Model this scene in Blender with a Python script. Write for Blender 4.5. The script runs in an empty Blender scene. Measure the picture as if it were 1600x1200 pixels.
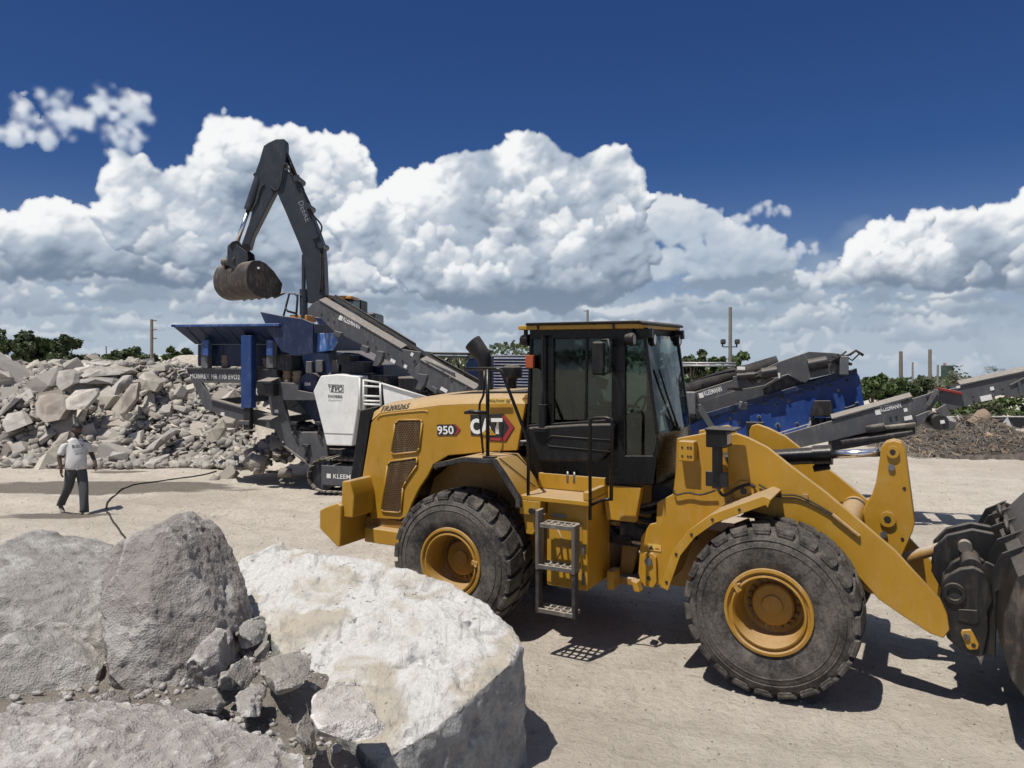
import bpy, bmesh, math, random
import numpy as np
from mathutils import Vector, Matrix
from mathutils.bvhtree import BVHTree

random.seed(7)
rng = np.random.default_rng(7)
SC = bpy.context.scene
COL = SC.collection
PI = math.pi
R = math.radians

# ------------------------------------------------------------------ camera
FPX, CAM_H, HZ = 1209.0, 3.2, 545.0          # focal length in photo pixels, eye height, horizon row
cam_data = bpy.data.cameras.new('camera')
cam_data.sensor_width = 36
cam_data.lens = 36 * FPX / 1600
cam_data.shift_y = -(600 - HZ) / 1600
cam_data.clip_start = 0.1
cam_data.clip_end = 6000
cam = bpy.data.objects.new('camera', cam_data)
COL.objects.link(cam)
cam.location = (0, 0, CAM_H)
cam.rotation_euler = (R(90), 0, 0)
SC.camera = cam

# ------------------------------------------------------------------ view and render settings
SC.view_settings.view_transform = 'Standard'
SC.view_settings.look = 'None'
SC.view_settings.exposure = 0.0
SC.view_settings.gamma = 1.0
SC.view_settings.use_curve_mapping = False
SC.render.engine = 'CYCLES'
SC.cycles.max_bounces = 6
SC.cycles.diffuse_bounces = 3
SC.cycles.glossy_bounces = 3
SC.cycles.transmission_bounces = 4
SC.cycles.transparent_max_bounces = 10
SC.cycles.caustics_reflective = False
SC.cycles.caustics_refractive = False
SC.cycles.use_denoising = True
try:
    SC.cycles.denoiser = 'OPENIMAGEDENOISE'
    SC.cycles.denoising_input_passes = 'RGB_ALBEDO_NORMAL'
except Exception:
    pass
SC.cycles.use_adaptive_sampling = True
SC.cycles.adaptive_threshold = 0.02

# ------------------------------------------------------------------ sun
SUN_TO = Vector((-0.72, -0.70, 2.25)).normalized()      # direction towards the sun
SUN_EL = math.asin(SUN_TO.z)
sun_data = bpy.data.lights.new('sun', 'SUN')
sun_data.energy = 4.8
sun_data.angle = R(0.53)
sun_data.color = (1.0, 0.95, 0.87)
sun = bpy.data.objects.new('sun', sun_data)
COL.objects.link(sun)
sun.rotation_euler = SUN_TO.to_track_quat('Z', 'Y').to_euler()
sun.location = (-20, -20, 60)


# ------------------------------------------------------------------ sky strength (built further down with its clouds)
SKY_STRENGTH = 0.055
SKY_TINT = (0.35, 0.56, 0.98)

# ------------------------------------------------------------------ node helpers
class NT:
    """Small wrapper that makes node graphs readable."""
    def __init__(self, tree):
        self.t = tree
        self.n = tree.nodes
        self.l = tree.links

    def add(self, kind, **kw):
        nd = self.n.new(kind)
        for k, v in kw.items():
            setattr(nd, k, v)
        return nd

    def put(self, sock, val):
        if isinstance(val, bpy.types.NodeSocket):
            self.l.new(val, sock)
        elif val is not None:
            sock.default_value = val

    def math(self, op, a, b=None, c=None, clamp=False):
        nd = self.add('ShaderNodeMath', operation=op, use_clamp=clamp)
        self.put(nd.inputs[0], a)
        if b is not None: self.put(nd.inputs[1], b)
        if c is not None: self.put(nd.inputs[2], c)
        return nd.outputs[0]

    def vmath(self, op, a, b=None, scale=None):
        nd = self.add('ShaderNodeVectorMath', operation=op)
        self.put(nd.inputs[0], a)
        if b is not None: self.put(nd.inputs[1], b)
        if scale is not None: self.put(nd.inputs['Scale'], scale)
        return nd.outputs['Value'] if op in ('LENGTH', 'DOT_PRODUCT') else nd.outputs[0]

    def sstep(self, x, lo, hi, a=0.0, b=1.0):
        nd = self.add('ShaderNodeMapRange', interpolation_type='SMOOTHSTEP')
        for s, v in zip(nd.inputs, (x, lo, hi, a, b)):
            self.put(s, v)
        return nd.outputs[0]

    def lin(self, x, lo, hi, a=0.0, b=1.0, clamp=True):
        nd = self.add('ShaderNodeMapRange', clamp=clamp)
        for s, v in zip(nd.inputs, (x, lo, hi, a, b)):
            self.put(s, v)
        return nd.outputs[0]

    def mix(self, f, a, b, blend='MIX'):
        nd = self.add('ShaderNodeMix', data_type='RGBA', blend_type=blend)
        self.put(nd.inputs['Factor'], f)
        self.put(nd.inputs[6], a if isinstance(a, bpy.types.NodeSocket) else c4(a))
        self.put(nd.inputs[7], b if isinstance(b, bpy.types.NodeSocket) else c4(b))
        return nd.outputs[2]

    def noise(self, vec, scale, detail=4.0, rough=0.55, dist=0.0, out='Fac'):
        nd = self.add('ShaderNodeTexNoise')
        self.put(nd.inputs['Vector'], vec)
        self.put(nd.inputs['Scale'], scale)
        nd.inputs['Detail'].default_value = detail
        nd.inputs['Roughness'].default_value = rough
        nd.inputs['Distortion'].default_value = dist
        return nd.outputs[out]

    def voro(self, vec, scale, feature='F1', detail=0.0, rough=0.5, smooth=0.4, out='Distance', rand=1.0):
        nd = self.add('ShaderNodeTexVoronoi', feature=feature)
        self.put(nd.inputs['Vector'], vec)
        self.put(nd.inputs['Scale'], scale)
        if 'Detail' in nd.inputs and feature not in ('DISTANCE_TO_EDGE_',):
            nd.inputs['Detail'].default_value = detail
            nd.inputs['Roughness'].default_value = rough
        if feature == 'SMOOTH_F1':
            nd.inputs['Smoothness'].default_value = smooth
        nd.inputs['Randomness'].default_value = rand
        return nd.outputs[out]

    def ramp(self, x, stops):
        nd = self.add('ShaderNodeValToRGB')
        self.put(nd.inputs[0], x)
        e = nd.color_ramp.elements
        while len(e) < len(stops):
            e.new(0.5)
        for el, (p, c) in zip(e, stops):
            el.position = p
            el.color = c4(c)
        return nd.outputs[0]

    def curve(self, x, pts):
        nd = self.add('ShaderNodeFloatCurve')
        self.put(nd.inputs['Value'], x)
        c = nd.mapping.curves[0]
        while len(c.points) < len(pts):
            c.points.new(0.5, 0.5)
        for p, (a, b) in zip(c.points, pts):
            p.location = (a, b)
            p.handle_type = 'AUTO_CLAMPED'
        nd.mapping.use_clip = False
        nd.mapping.update()
        return nd.outputs[0]

    def bump(self, height, strength, dist=0.05, normal=None):
        nd = self.add('ShaderNodeBump')
        nd.inputs['Strength'].default_value = strength
        nd.inputs['Distance'].default_value = dist
        self.put(nd.inputs['Height'], height)
        if normal is not None: self.put(nd.inputs['Normal'], normal)
        return nd.outputs[0]


def c4(c):
    return tuple(c) if len(c) == 4 else (c[0], c[1], c[2], 1.0)

# ------------------------------------------------------------------ numpy noise used for terrain, stone and cloud shapes
def _hash(ix, iy, iz, seed):
    h = (ix * 374761393 + iy * 668265263 + iz * 2147483647 + seed * 144665) & 0xFFFFFFFF
    h = ((h ^ (h >> 13)) * 1274126177) & 0xFFFFFFFF
    h = ((h ^ (h >> 16)) * 2246822519) & 0xFFFFFFFF
    return ((h ^ (h >> 15)) & 0xFFFFFF) / float(0xFFFFFF)

def vnoise(x, y, z=None, seed=0):
    """smooth value noise, 0..1"""
    x = np.asarray(x, float); y = np.asarray(y, float)
    xi = np.floor(x).astype(np.int64); yi = np.floor(y).astype(np.int64)
    fx = x - xi; fy = y - yi
    fx = fx * fx * fx * (fx * (fx * 6 - 15) + 10); fy = fy * fy * fy * (fy * (fy * 6 - 15) + 10)
    if z is None:
        a = _hash(xi, yi, 0, seed); b = _hash(xi + 1, yi, 0, seed); c = _hash(xi, yi + 1, 0, seed); d = _hash(xi + 1, yi + 1, 0, seed)
        return (a + (b - a) * fx) * (1 - fy) + (c + (d - c) * fx) * fy
    z = np.asarray(z, float); zi = np.floor(z).astype(np.int64); fz = z - zi
    fz = fz * fz * fz * (fz * (fz * 6 - 15) + 10)
    def pl(k):
        a = _hash(xi, yi, zi + k, seed); b = _hash(xi + 1, yi, zi + k, seed); c = _hash(xi, yi + 1, zi + k, seed); d = _hash(xi + 1, yi + 1, zi + k, seed)
        return (a + (b - a) * fx) * (1 - fy) + (c + (d - c) * fx) * fy
    return pl(0) * (1 - fz) + pl(1) * fz

def fbm(x, y, z=None, octv=5, gain=0.5, seed=0, ridge=False):
    """fractal noise centred on 0, about -0.5..0.5"""
    s = 0.0; a = 1.0; t = 0.0; f = 1.0
    for i in range(octv):
        n = vnoise(x * f + 17.3 * i, y * f - 9.1 * i, None if z is None else z * f + 5.7 * i, seed + i)
        if ridge: n = 1 - np.abs(2 * n - 1)
        s = s + a * (n - 0.5); t += a; a *= gain; f *= 2.03
    return s / t * 1.4

def sst(x, a, b):
    t = np.clip((x - a) / (b - a), 0, 1)
    return t * t * (3 - 2 * t)

# ------------------------------------------------------------------ world: clear-air sky with cumulus built from puffs, placed by direction
def az_of(px):
    return math.degrees(math.atan((px - 800) / FPX))

def el_of(px, py):
    return math.degrees(math.atan((HZ - py) / math.hypot(FPX, px - 800)))

class CloudPanel:
    """Paints lit heaps of puffs, far rows first, on an azimuth by elevation grid (degrees)."""
    def __init__(s, a0, a1, e0, e1, res, seed):
        s.a0, s.e0, s.res = a0, e0, res
        s.w, s.h = int((a1 - a0) * res), int((e1 - e0) * res)
        s.A, s.E = np.meshgrid(a0 + (np.arange(s.w) + .5) / res, e0 + (np.arange(s.h) + .5) / res)
        s.rgb = np.zeros((s.h, s.w, 3), np.float32); s.alpha = np.zeros((s.h, s.w), np.float32)
        s.rg = np.random.default_rng(seed); s.seed = seed; s.gap = None
        s.wx = fbm(s.A * 1.1, s.E * 1.1, octv=5, gain=.58, seed=seed + 3); s.wy = fbm(s.A * 1.1 + 40, s.E * 1.1, octv=5, gain=.58, seed=seed + 9)
        s.det = fbm(s.A * 2.2, s.E * 2.4, octv=6, gain=.62, seed=seed + 21)
        s.big = s.blur(fbm(s.A * .42, s.E * .5, octv=3, seed=seed + 41), .2)
        s.lo = fbm(s.A * .28, s.E * .36, octv=4, seed=seed + 31)

    def layer(s, puffs, dark, mid, lite, base=None, thick=3.0, wisp=.35, haze=0.0, hazec=(.42, .50, .60), kdark=1.0, opac=1.0, fade=None, dim=1.0, soft=.075):
        """puffs: array (az, el, depth, radius) in degrees; only the window they cover is worked on"""
        if not puffs: return
        q = np.array(puffs); m = 1.2
        X0 = max(0, int((np.min(q[:, 0] - q[:, 3]) - m - s.a0) * s.res)); X1 = min(s.w, int((np.max(q[:, 0] + q[:, 3]) + m - s.a0) * s.res) + 1)
        Y0 = max(0, int((np.min(q[:, 1] - q[:, 3]) - m - s.e0) * s.res)); Y1 = min(s.h, int((np.max(q[:, 1] + q[:, 3]) + m - s.e0) * s.res) + 1)
        if X1 - X0 < 4 or Y1 - Y0 < 4: return
        sl = (slice(Y0, Y1), slice(X0, X1)); A, E = s.A[sl], s.E[sl]; det, lo = s.det[sl], s.lo[sl]
        a00, e00 = s.a0 + X0 / s.res, s.e0 + Y0 / s.res; w, h = X1 - X0, Y1 - Y0
        zmin = float(np.min(q[:, 2])) - .3
        Z = np.full((h, w), zmin, np.float32); C = np.zeros((h, w), np.float32)
        for a, e, z, r in puffs:
            x0 = max(0, int((a - r - a00) * s.res)); x1 = min(w, int((a + r - a00) * s.res) + 2)
            y0 = max(0, int((e - r - e00) * s.res)); y1 = min(h, int((e + r - e00) * s.res) + 2)
            if x1 <= x0 or y1 <= y0: continue
            dx = (A[y0:y1, x0:x1] - a) / r; dy = (E[y0:y1, x0:x1] - e) / r
            k = 1 - dx * dx - dy * dy
            on = k > 0
            Zs = Z[y0:y1, x0:x1]; np.maximum(Zs, np.where(on, z + r * np.sqrt(np.maximum(k, 0)), zmin), out=Zs)
            Cs = C[y0:y1, x0:x1]; np.maximum(Cs, np.where(on, np.minimum(k * (r * 1.3 + .15), 1.0), 0), out=Cs)
        amp = .42                                            # break the circles up
        ix = np.clip((np.arange(w)[None, :] + s.wx[sl] * amp * s.res).round().astype(int), 0, w - 1)
        iy = np.clip((np.arange(h)[:, None] + s.wy[sl] * amp * s.res).round().astype(int), 0, h - 1)
        Z = Z[iy, ix]; C = C[iy, ix]
        edge = C + (det * 1.5 + lo * .8) * wisp * np.minimum(1, C * 4 + .25)
        al = s.blur(sst(edge, .06, .06 + .45 * wisp + .1), soft) * opac
        al = al * sst(C, .0, .10)
        if fade is not None: al = al * sst(E + lo * 1.5 + det * .6, fade[0], fade[1])
        Zs = s.blur(Z, .05) + det * .20
        Zl = s.blur(Z, .22); Zw = s.blur(Z, .8)
        def lit(Zq, kz):
            gy, gx = np.gradient(Zq); gx = gx * s.res; gy = gy * s.res
            nl = 1 / np.sqrt(1 + (gx * kz) ** 2 + (gy * kz) ** 2)
            return (gx * kz * .34 - gy * kz * .80 + .50) * nl
        l = .42 * lit(Zs, .38) + .58 * lit(Zl, .62)
        occl = np.clip((Zw - Zl) * .55, -.25, .45)           # hollows between heads
        above = s.shade_above(al, thick)
        tone = np.clip(.42 + .58 * l - .50 * occl, 0, 1.15)
        tone = tone * (1 - kdark * .72 * above) * (1 + lo * .65 + s.big[sl] * .75)
        if base is not None:
            tone = tone * (.30 + .70 * sst(E - base + lo * 2.2, -.1, thick * .62))
        tone = np.clip(tone * dim, 0, 1)[..., None]
        d, m, wt = (np.array(c, np.float32) for c in (dark, mid, lite))
        colr = np.where(tone < .5, d + (m - d) * sst(tone, 0.05, .5), m + (wt - m) * sst(tone, .45, .95))
        if haze: colr = colr * (1 - haze) + np.array(hazec, np.float32) * haze
        s.rgb[sl] = s.rgb[sl] * (1 - al[..., None]) + colr * al[..., None]
        s.alpha[sl] = 1 - (1 - s.alpha[sl]) * (1 - al)

    def mass(s, tops, base, n, rmax, lo, hi, nsub, cols, gaps=0.0, thick=4.0, wisp=.3, kdark=.8, flat=None):
        """one towering cloud: a heap, then smaller heads that stand out in front of it, the low ones dimmer"""
        s.layer(s.heap(tops, base, n, .25, rmax, lo, hi, gaps=gaps), *cols, base=flat, thick=thick, wisp=wisp, kdark=kdark)
        subs = []
        for _ in range(nsub):
            a = s.rg.uniform(lo + .8, hi - .8); t, b = float(tops(a)), float(base(a))
            if t - b < 1.5: continue
            k = s.rg.uniform(.30, .97)
            subs.append((b + (t - b) * k - .15, a, k, s.rg.uniform(.6, 1.9) * min(1.7, .30 * (t - b) + .5)))
        for e, a, k, wd in sorted(subs, reverse=True):
            hgt = wd * s.rg.uniform(1.0, 1.7)
            dome = lambda x, a=a, e=e, wd=wd, hgt=hgt: np.minimum(e - hgt * (np.abs(x - a) / wd) ** 2.2, tops(x))
            pf = s.heap(dome, lambda x, e=e, hgt=hgt: e - hgt, 26, .16, .75, a - wd, a + wd, child=6)
            s.layer(pf, *cols, thick=1.8, wisp=wisp, kdark=.55, fade=(e - hgt * 1.0, e - hgt * .1), dim=.50 + .52 * min(1, k * 1.15), opac=.90)

    def blur(s, Z, deg):
        n = max(1, int(deg * s.res)); out = Z
        for _ in range(2):
            for ax in (0, 1):
                pad = [(0, 0), (0, 0)]; pad[ax] = (n + 1, n)
                c = np.cumsum(np.pad(out, pad, mode='edge'), axis=ax)
                k = 2 * n + 1
                out = (c[k:, :] - c[:-k, :] if ax == 0 else c[:, k:] - c[:, :-k]) / k
        return out

    def shade_above(s, al, thick):
        """share of cloud that lies above-left (towards the sun) within a few degrees"""
        acc = np.zeros_like(al); n = 10
        for i in range(1, n + 1):
            sy = int(thick * i / n * s.res); sx = int(-.35 * thick * i / n * s.res)
            sh = np.roll(al, -sx, axis=1) if sx else al
            sy = min(sy, len(sh) - 1)
            sh = np.vstack([sh[sy:], np.zeros((sy, sh.shape[1]), sh.dtype)]) if sy else sh
            acc += sh
        return s.blur(acc / n, .25)

    def heap(s, tops, base, n, rmin, rmax, az_lo, az_hi, gaps=0.0, child=7):
        """puffs that fill the band between a base line and a skyline; tops and base are functions of azimuth"""
        out = []; tries = 0
        gx_ = np.arange(az_lo - 1, az_hi + 1.1, .05); tt = (tops(gx_) + gx_ * 0).tolist(); bb = (base(gx_) + gx_ * 0).tolist(); N_ = len(tt) - 1
        look = lambda tab, a: tab[min(N_, max(0, int((a - az_lo + 1) * 20)))]
        while len(out) < n and tries < n * 30:
            tries += 1
            a = s.rg.uniform(az_lo, az_hi); t = look(tt, a); b = look(bb, a)
            if t - b < .25: continue
            e = b + (t - b) * s.rg.random() ** .9
            near = min(t - e, look(tt, a - .6) - e, look(tt, a + .6) - e, 1.2 * (e - b) + .25)
            if near <= .08: continue
            if s.gap is not None and s.gap[0] < a < s.gap[1] and e > s.gap[2]: continue
            if gaps and vnoise(a * .55 + s.seed, e * .8, seed=s.seed + 5) < gaps * (1 - .5 * min(1, near)): continue
            r = min(rmax, max(rmin, near * s.rg.uniform(.55, 1.0)))
            if r > near * 1.35 + .05: r = near * 1.05 + .03
            out.append((a, e, min(near, 3.0) * .8 + s.rg.uniform(-.3, .3), r))
        gen = list(out); res = list(out)
        for depth, (kn, kr) in enumerate(((child, .44), (4, .46))):
            nxt = []
            for a, e, z, r in gen:
                if r < rmin * .8: continue
                for _ in range(kn):
                    th = s.rg.uniform(-.5, PI + .5); ph = s.rg.uniform(.15, 1.0)
                    rr = r * kr * s.rg.uniform(.6, 1.2)
                    nxt.append((a + math.cos(th) * r * ph * .95, e + math.sin(th) * r * ph * .95 - .1 * r, z + r * math.sqrt(max(0, 1 - ph * ph)) * .85, rr))
            res += nxt; gen = nxt
        return res

def lerp_fn(pts):
    xs = np.array([az_of(a) for a, b in pts]); ys = np.array([el_of(a, b) for a, b in pts])
    return lambda a: np.interp(a, xs, ys)

def noise_tops(lo, hi, freq, seed, pw=1.0):
    xs = np.linspace(-182, 182, 2400)
    ys = lo + (hi - lo) * np.clip(1.55 * (vnoise(xs * freq + seed, xs * 0 + seed * 3.3, seed=seed) * .65 + vnoise(xs * freq * 2.7, xs * 0 + seed * 1.7, seed=seed + 1) * .35) - .12, 0, 1) ** pw
    return lambda a: np.interp(a, xs, ys)

CLOUD_GREY = ((.22, .285, .385), (.42, .485, .565), (.74, .76, .78))
CLOUD_WHITE = ((.15, .205, .30), (.44, .51, .60), (.93, .935, .94))

def far_rows(P, lo, hi, dens=6, child=3):
    """ever smaller and hazier rows towards the horizon"""
    veil = np.clip(1.05 - np.maximum(P.E - .5, 0) / 7.0 + P.lo * .55, 0, .93).astype(np.float32)
    P.rgb[:] = np.array((.43, .505, .59), np.float32) * veil[..., None]; P.alpha[:] = veil
    for base, top, fr, sd, hz, rm in ((-4.2, -.6, .5, 41, .45, .4), (-2.6, .6, .45, 37, .42, .4), (-.8, 1.7, .40, 3, .40, .4), (.6, 2.5, .30, 7, .28, .5), (1.3, 3.5, .24, 11, .20, .6), (2.2, 4.9, .19, 17, .12, .75), (3.2, 6.0, .16, 23, .08, .8), (4.2, 7.6, .13, 29, .05, .9)):
        P.layer(P.heap(noise_tops(base - .7, top, fr, sd), lambda a, b=base: b, int(dens * (hi - lo)), .10, rm, lo, hi, child=child), *CLOUD_GREY, base=base, wisp=.42, thick=1.3, haze=hz, opac=.92, soft=.08)

def build_front(res=16):
    P = CloudPanel(-44, 44, -4, 26, res, 5)
    P.gap = (az_of(1236), az_of(1306), 4.9)          # the blue gap right of centre
    far_rows(P, -44, 44)
    P.gap = None
    # broad grey-white bank low on the left, broken field on the right
    P.mass(lerp_fn([(-40, 330), (0, 322), (40, 310), (75, 292), (110, 310), (165, 330), (190, 300), (240, 330), (300, 350), (420, 360), (520, 370), (580, 400), (640, 450)]),
           lerp_fn([(-40, 440), (0, 436), (150, 432), (330, 455), (640, 452)]), 380, 1.2, -40, az_of(640), 26, CLOUD_WHITE, gaps=.16, thick=3.2, wisp=.36, flat=4.0)
    P.layer(P.heap(lerp_fn([(985, 300), (1000, 292), (1060, 300), (1100, 308), (1135, 332), (1170, 345), (1220, 350), (1240, 400), (1300, 440), (1320, 470)]),
                   lerp_fn([(985, 430), (1060, 440), (1150, 430), (1240, 420), (1320, 490)]), 230, .2, .8, az_of(985), az_of(1320), gaps=.36), (.34, .42, .53), (.54, .61, .69), (.78, .81, .84), wisp=.55, thick=2.0, kdark=.6, opac=.9, soft=.1)
    # tall heads: left tower, right bank, centre mass
    P.mass(lerp_fn([(165, 300), (172, 222), (205, 232), (240, 262), (290, 250), (318, 172), (350, 168), (390, 178), (430, 186), (470, 196), (515, 206), (548, 190), (566, 214), (576, 250), (560, 290), (600, 330)]),
           lerp_fn([(165, 380), (330, 430), (480, 440), (560, 360), (600, 345)]), 340, 1.4, az_of(165), az_of(600), 26, CLOUD_WHITE, gaps=.12, thick=4.5, wisp=.36, kdark=.6)
    P.mass(lerp_fn([(1308, 400), (1318, 376), (1345, 346), (1390, 344), (1412, 330), (1432, 312), (1462, 322), (1500, 328), (1545, 318), (1575, 305), (1600, 290), (1700, 270)]),
           lerp_fn([(1308, 402), (1350, 436), (1480, 450), (1700, 440)]), 240, 1.3, az_of(1308), az_of(1700), 18, CLOUD_WHITE, thick=3.4, wisp=.3, flat=4.0)
    P.mass(lerp_fn([(525, 330), (560, 296), (610, 268), (648, 264), (690, 238), (735, 228), (770, 226), (795, 206), (840, 198), (868, 212), (888, 234), (912, 246), (930, 220), (955, 212), (980, 222), (990, 248), (985, 285), (1000, 330), (1010, 400)]),
           lerp_fn([(525, 370), (600, 420), (680, 468), (760, 486), (860, 488), (960, 470), (1010, 430)]), 560, 1.6, az_of(525), az_of(1010), 44, CLOUD_WHITE, thick=4.6, wisp=.28, kdark=.62, flat=3.3)
    # humid air in front of the lowest rows
    k = (np.clip(1 - (P.E + 1.0) / 8.0, 0, 1) ** 1.3 * .55).astype(np.float32)
    P.rgb[:] = P.rgb * (1 - k[..., None]) + np.array((.45, .52, .60), np.float32) * (k * P.alpha)[..., None]
    # scraps torn off high on the left, wisps in the gap on the right
    def blob(px, py, rx, ry, n):
        return [(az_of(px) + rx * P.rg.normal() * .5, el_of(px, py) + ry * P.rg.normal() * .45, P.rg.uniform(0, .4), .10 + .5 * P.rg.random() ** 2) for _ in range(n)]
    sc = ((.42, .50, .64), (.58, .65, .75), (.80, .83, .87))
    for b in (blob(78, 176, 2.3, 1.3, 80), blob(120, 190, 1.8, .9, 40), blob(197, 168, 1.3, 1.1, 60), blob(45, 214, 1.8, .4, 30), blob(185, 215, 1.6, .9, 34)):
        P.layer([(a, e, z, r * 1.3) for a, e, z, r in b], *sc, wisp=1.7, thick=2.0, kdark=.45, opac=.82, soft=.16)
        P.layer([(a, e, z, r * .8) for a, e, z, r in b], *sc, wisp=1.1, thick=1.2, kdark=.4, opac=.6, soft=.12)
    for b in (blob(1195, 328, 1.6, .45, 14), blob(1252, 390, 1.1, .5, 16), blob(1150, 345, 1.5, .6, 14), blob(1240, 432, 1.0, .3, 8), blob(1290, 420, .7, .3, 6)):
        P.layer(b, *sc, wisp=1.0, thick=1.2, kdark=.4, opac=.65, soft=.12)
    return P

def build_round(res=3):
    P = CloudPanel(-180, 180, -4, 72, res, 15)
    far_rows(P, -180, 180, 2.5, 1)
    P.layer(P.heap(noise_tops(2.0, 17.0, .055, 77), lambda a: 4.2, 700, .5, 1.7, -180, 180, gaps=.15, child=4), *CLOUD_WHITE, base=4.0, thick=4.0, wisp=.3)
    # flatter, larger heaps overhead, out of view, added to whiten the shadow fill
    hi = []
    for _ in range(70):
        a, e, sz = P.rg.uniform(-180, 180), P.rg.uniform(30, 68), P.rg.uniform(2.0, 5.5)
        hi.append((e, [(a + P.rg.normal() * sz * 1.3 / math.cos(R(e)), e + P.rg.normal() * sz * .45, P.rg.uniform(0, 1), sz * P.rg.uniform(.25, .6)) for _ in range(26)]))
    for e, pf in sorted(hi, key=lambda q: q[0]): P.layer(pf, *CLOUD_WHITE, thick=3.0, wisp=.5, kdark=.8, opac=.95, soft=.3)
    return P

# ---- nodes
def panel_image(name, P):
    im = bpy.data.images.new(name, P.w, P.h, alpha=True, float_buffer=True)
    im.colorspace_settings.name = 'Non-Color'
    px = np.empty((P.h, P.w, 4), np.float32)
    px[..., :3] = P.rgb; px[..., 3] = P.alpha
    im.pixels.foreach_set(px.ravel())
    im.update(); im.pack()
    return im

world = bpy.data.worlds.new('World')
SC.world = world
world.use_nodes = True
W = NT(world.node_tree)
W.n.clear()
w_out = W.add('ShaderNodeOutputWorld')
w_bg = W.add('ShaderNodeBackground')
sky = W.add('ShaderNodeTexSky', sky_type='NISHITA', sun_disc=False)
sky.sun_elevation = SUN_EL
sky.sun_rotation = math.atan2(SUN_TO.x, SUN_TO.y)
sky.altitude = 0
sky.air_density = 1.0
sky.dust_density = 0.3
sky.ozone_density = 4.0
sky_rad = W.vmath('SCALE', W.vmath('MULTIPLY', sky.outputs[0], SKY_TINT), scale=SKY_STRENGTH)
geo = W.add('ShaderNodeTexCoord')
dirv = W.vmath('NORMALIZE', geo.outputs['Generated'])
sep = W.add('ShaderNodeSeparateXYZ'); W.put(sep.inputs[0], dirv)
azd = W.math('MULTIPLY', W.math('ARCTAN2', sep.outputs[0], sep.outputs[1]), 180 / PI)
eld = W.math('MULTIPLY', W.math('ARCSINE', sep.outputs[2]), 180 / PI)

def panel_nodes(P, name):
    cmb = W.add('ShaderNodeCombineXYZ')
    W.put(cmb.inputs[0], W.lin(azd, P.a0, P.a0 + P.w / P.res, clamp=False))
    W.put(cmb.inputs[1], W.lin(eld, P.e0, P.e0 + P.h / P.res, clamp=False))
    t = W.add('ShaderNodeTexImage', extension='EXTEND', interpolation='Linear')
    t.image = panel_image(name, P)
    t.image.alpha_mode = 'CHANNEL_PACKED'
    W.put(t.inputs[0], cmb.outputs[0])
    return t.outputs['Color'], t.outputs['Alpha']

ca, aa = panel_nodes(build_front(), 'clouds_ahead')
cr, ar = panel_nodes(build_round(), 'clouds_around')
fr = W.math('MAXIMUM', W.sstep(W.math('ABSOLUTE', azd), 36.5, 42.5), W.sstep(eld, 24.6, 25.9))
cc = W.mix(fr, ca, cr)
al = W.lin(fr, 0.0, 1.0, aa, ar)
low_air = W.mix(W.sstep(eld, 14.0, 0.0, 0.0, 0.45), sky_rad, (0.30, 0.40, 0.55))
colr = W.vmath('ADD', W.vmath('SCALE', low_air, scale=W.math('SUBTRACT', 1.0, al)), cc)
colr = W.mix(W.sstep(eld, -3.2, -3.9), colr, (0.30, 0.30, 0.29))
W.put(w_bg.inputs[0], colr)
w_bg.inputs[1].default_value = 1.0
W.l.new(w_bg.outputs[0], w_out.inputs[0])
world.cycles.sampling_method = 'MANUAL'
world.cycles.sample_map_resolution = 1024

# ------------------------------------------------------------------ mesh helpers
class Frame:
    """A machine's own axes on the ground: u along its length, v across it, w up. q() finds (u, w) of a
    point seen in the photo when it lies in the plane v."""
    def __init__(s, ox, oy, deg):
        t = R(deg); s.deg = deg; s.o = (ox, oy); s.h = (math.cos(t), math.sin(t)); s.n = (-math.sin(t), math.cos(t))
    def q(s, px, py, v):
        a = (px - 800) / FPX; b = (py - HZ) / FPX
        t = (v + s.o[0] * s.n[0] + s.o[1] * s.n[1]) / (a * s.n[0] + s.n[1])
        x, y = a * t - s.o[0], t - s.o[1]
        return (x * s.h[0] + y * s.h[1], CAM_H - b * t)
    def p3(s, px, py, v):
        u, w = s.q(px, py, v)
        return (u, v, w)
    def poly(s, pts, v):
        return [s.q(a, b, v) for a, b in pts]
    def world(s, u, v, w=0.0):
        return (s.o[0] + u * s.h[0] + v * s.n[0], s.o[1] + u * s.h[1] + v * s.n[1], w)

def at(px, py, d):
    """world point at depth d"""
    return ((px - 800) / FPX * d, d, CAM_H - (py - HZ) / FPX * d)

def spline(pts, k=6):
    """Catmull-Rom curve through the points"""
    P = [Vector(p) for p in pts]; out = []
    for i in range(len(P) - 1):
        a, b, c, d = P[max(i - 1, 0)], P[i], P[i + 1], P[min(i + 2, len(P) - 1)]
        for j in range(k):
            f = j / k; out.append(.5 * (2 * b + (c - a) * f + (2 * a - 5 * b + 4 * c - d) * f * f + (3 * b - a - 3 * c + d) * f ** 3))
    return out + [P[-1]]

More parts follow.
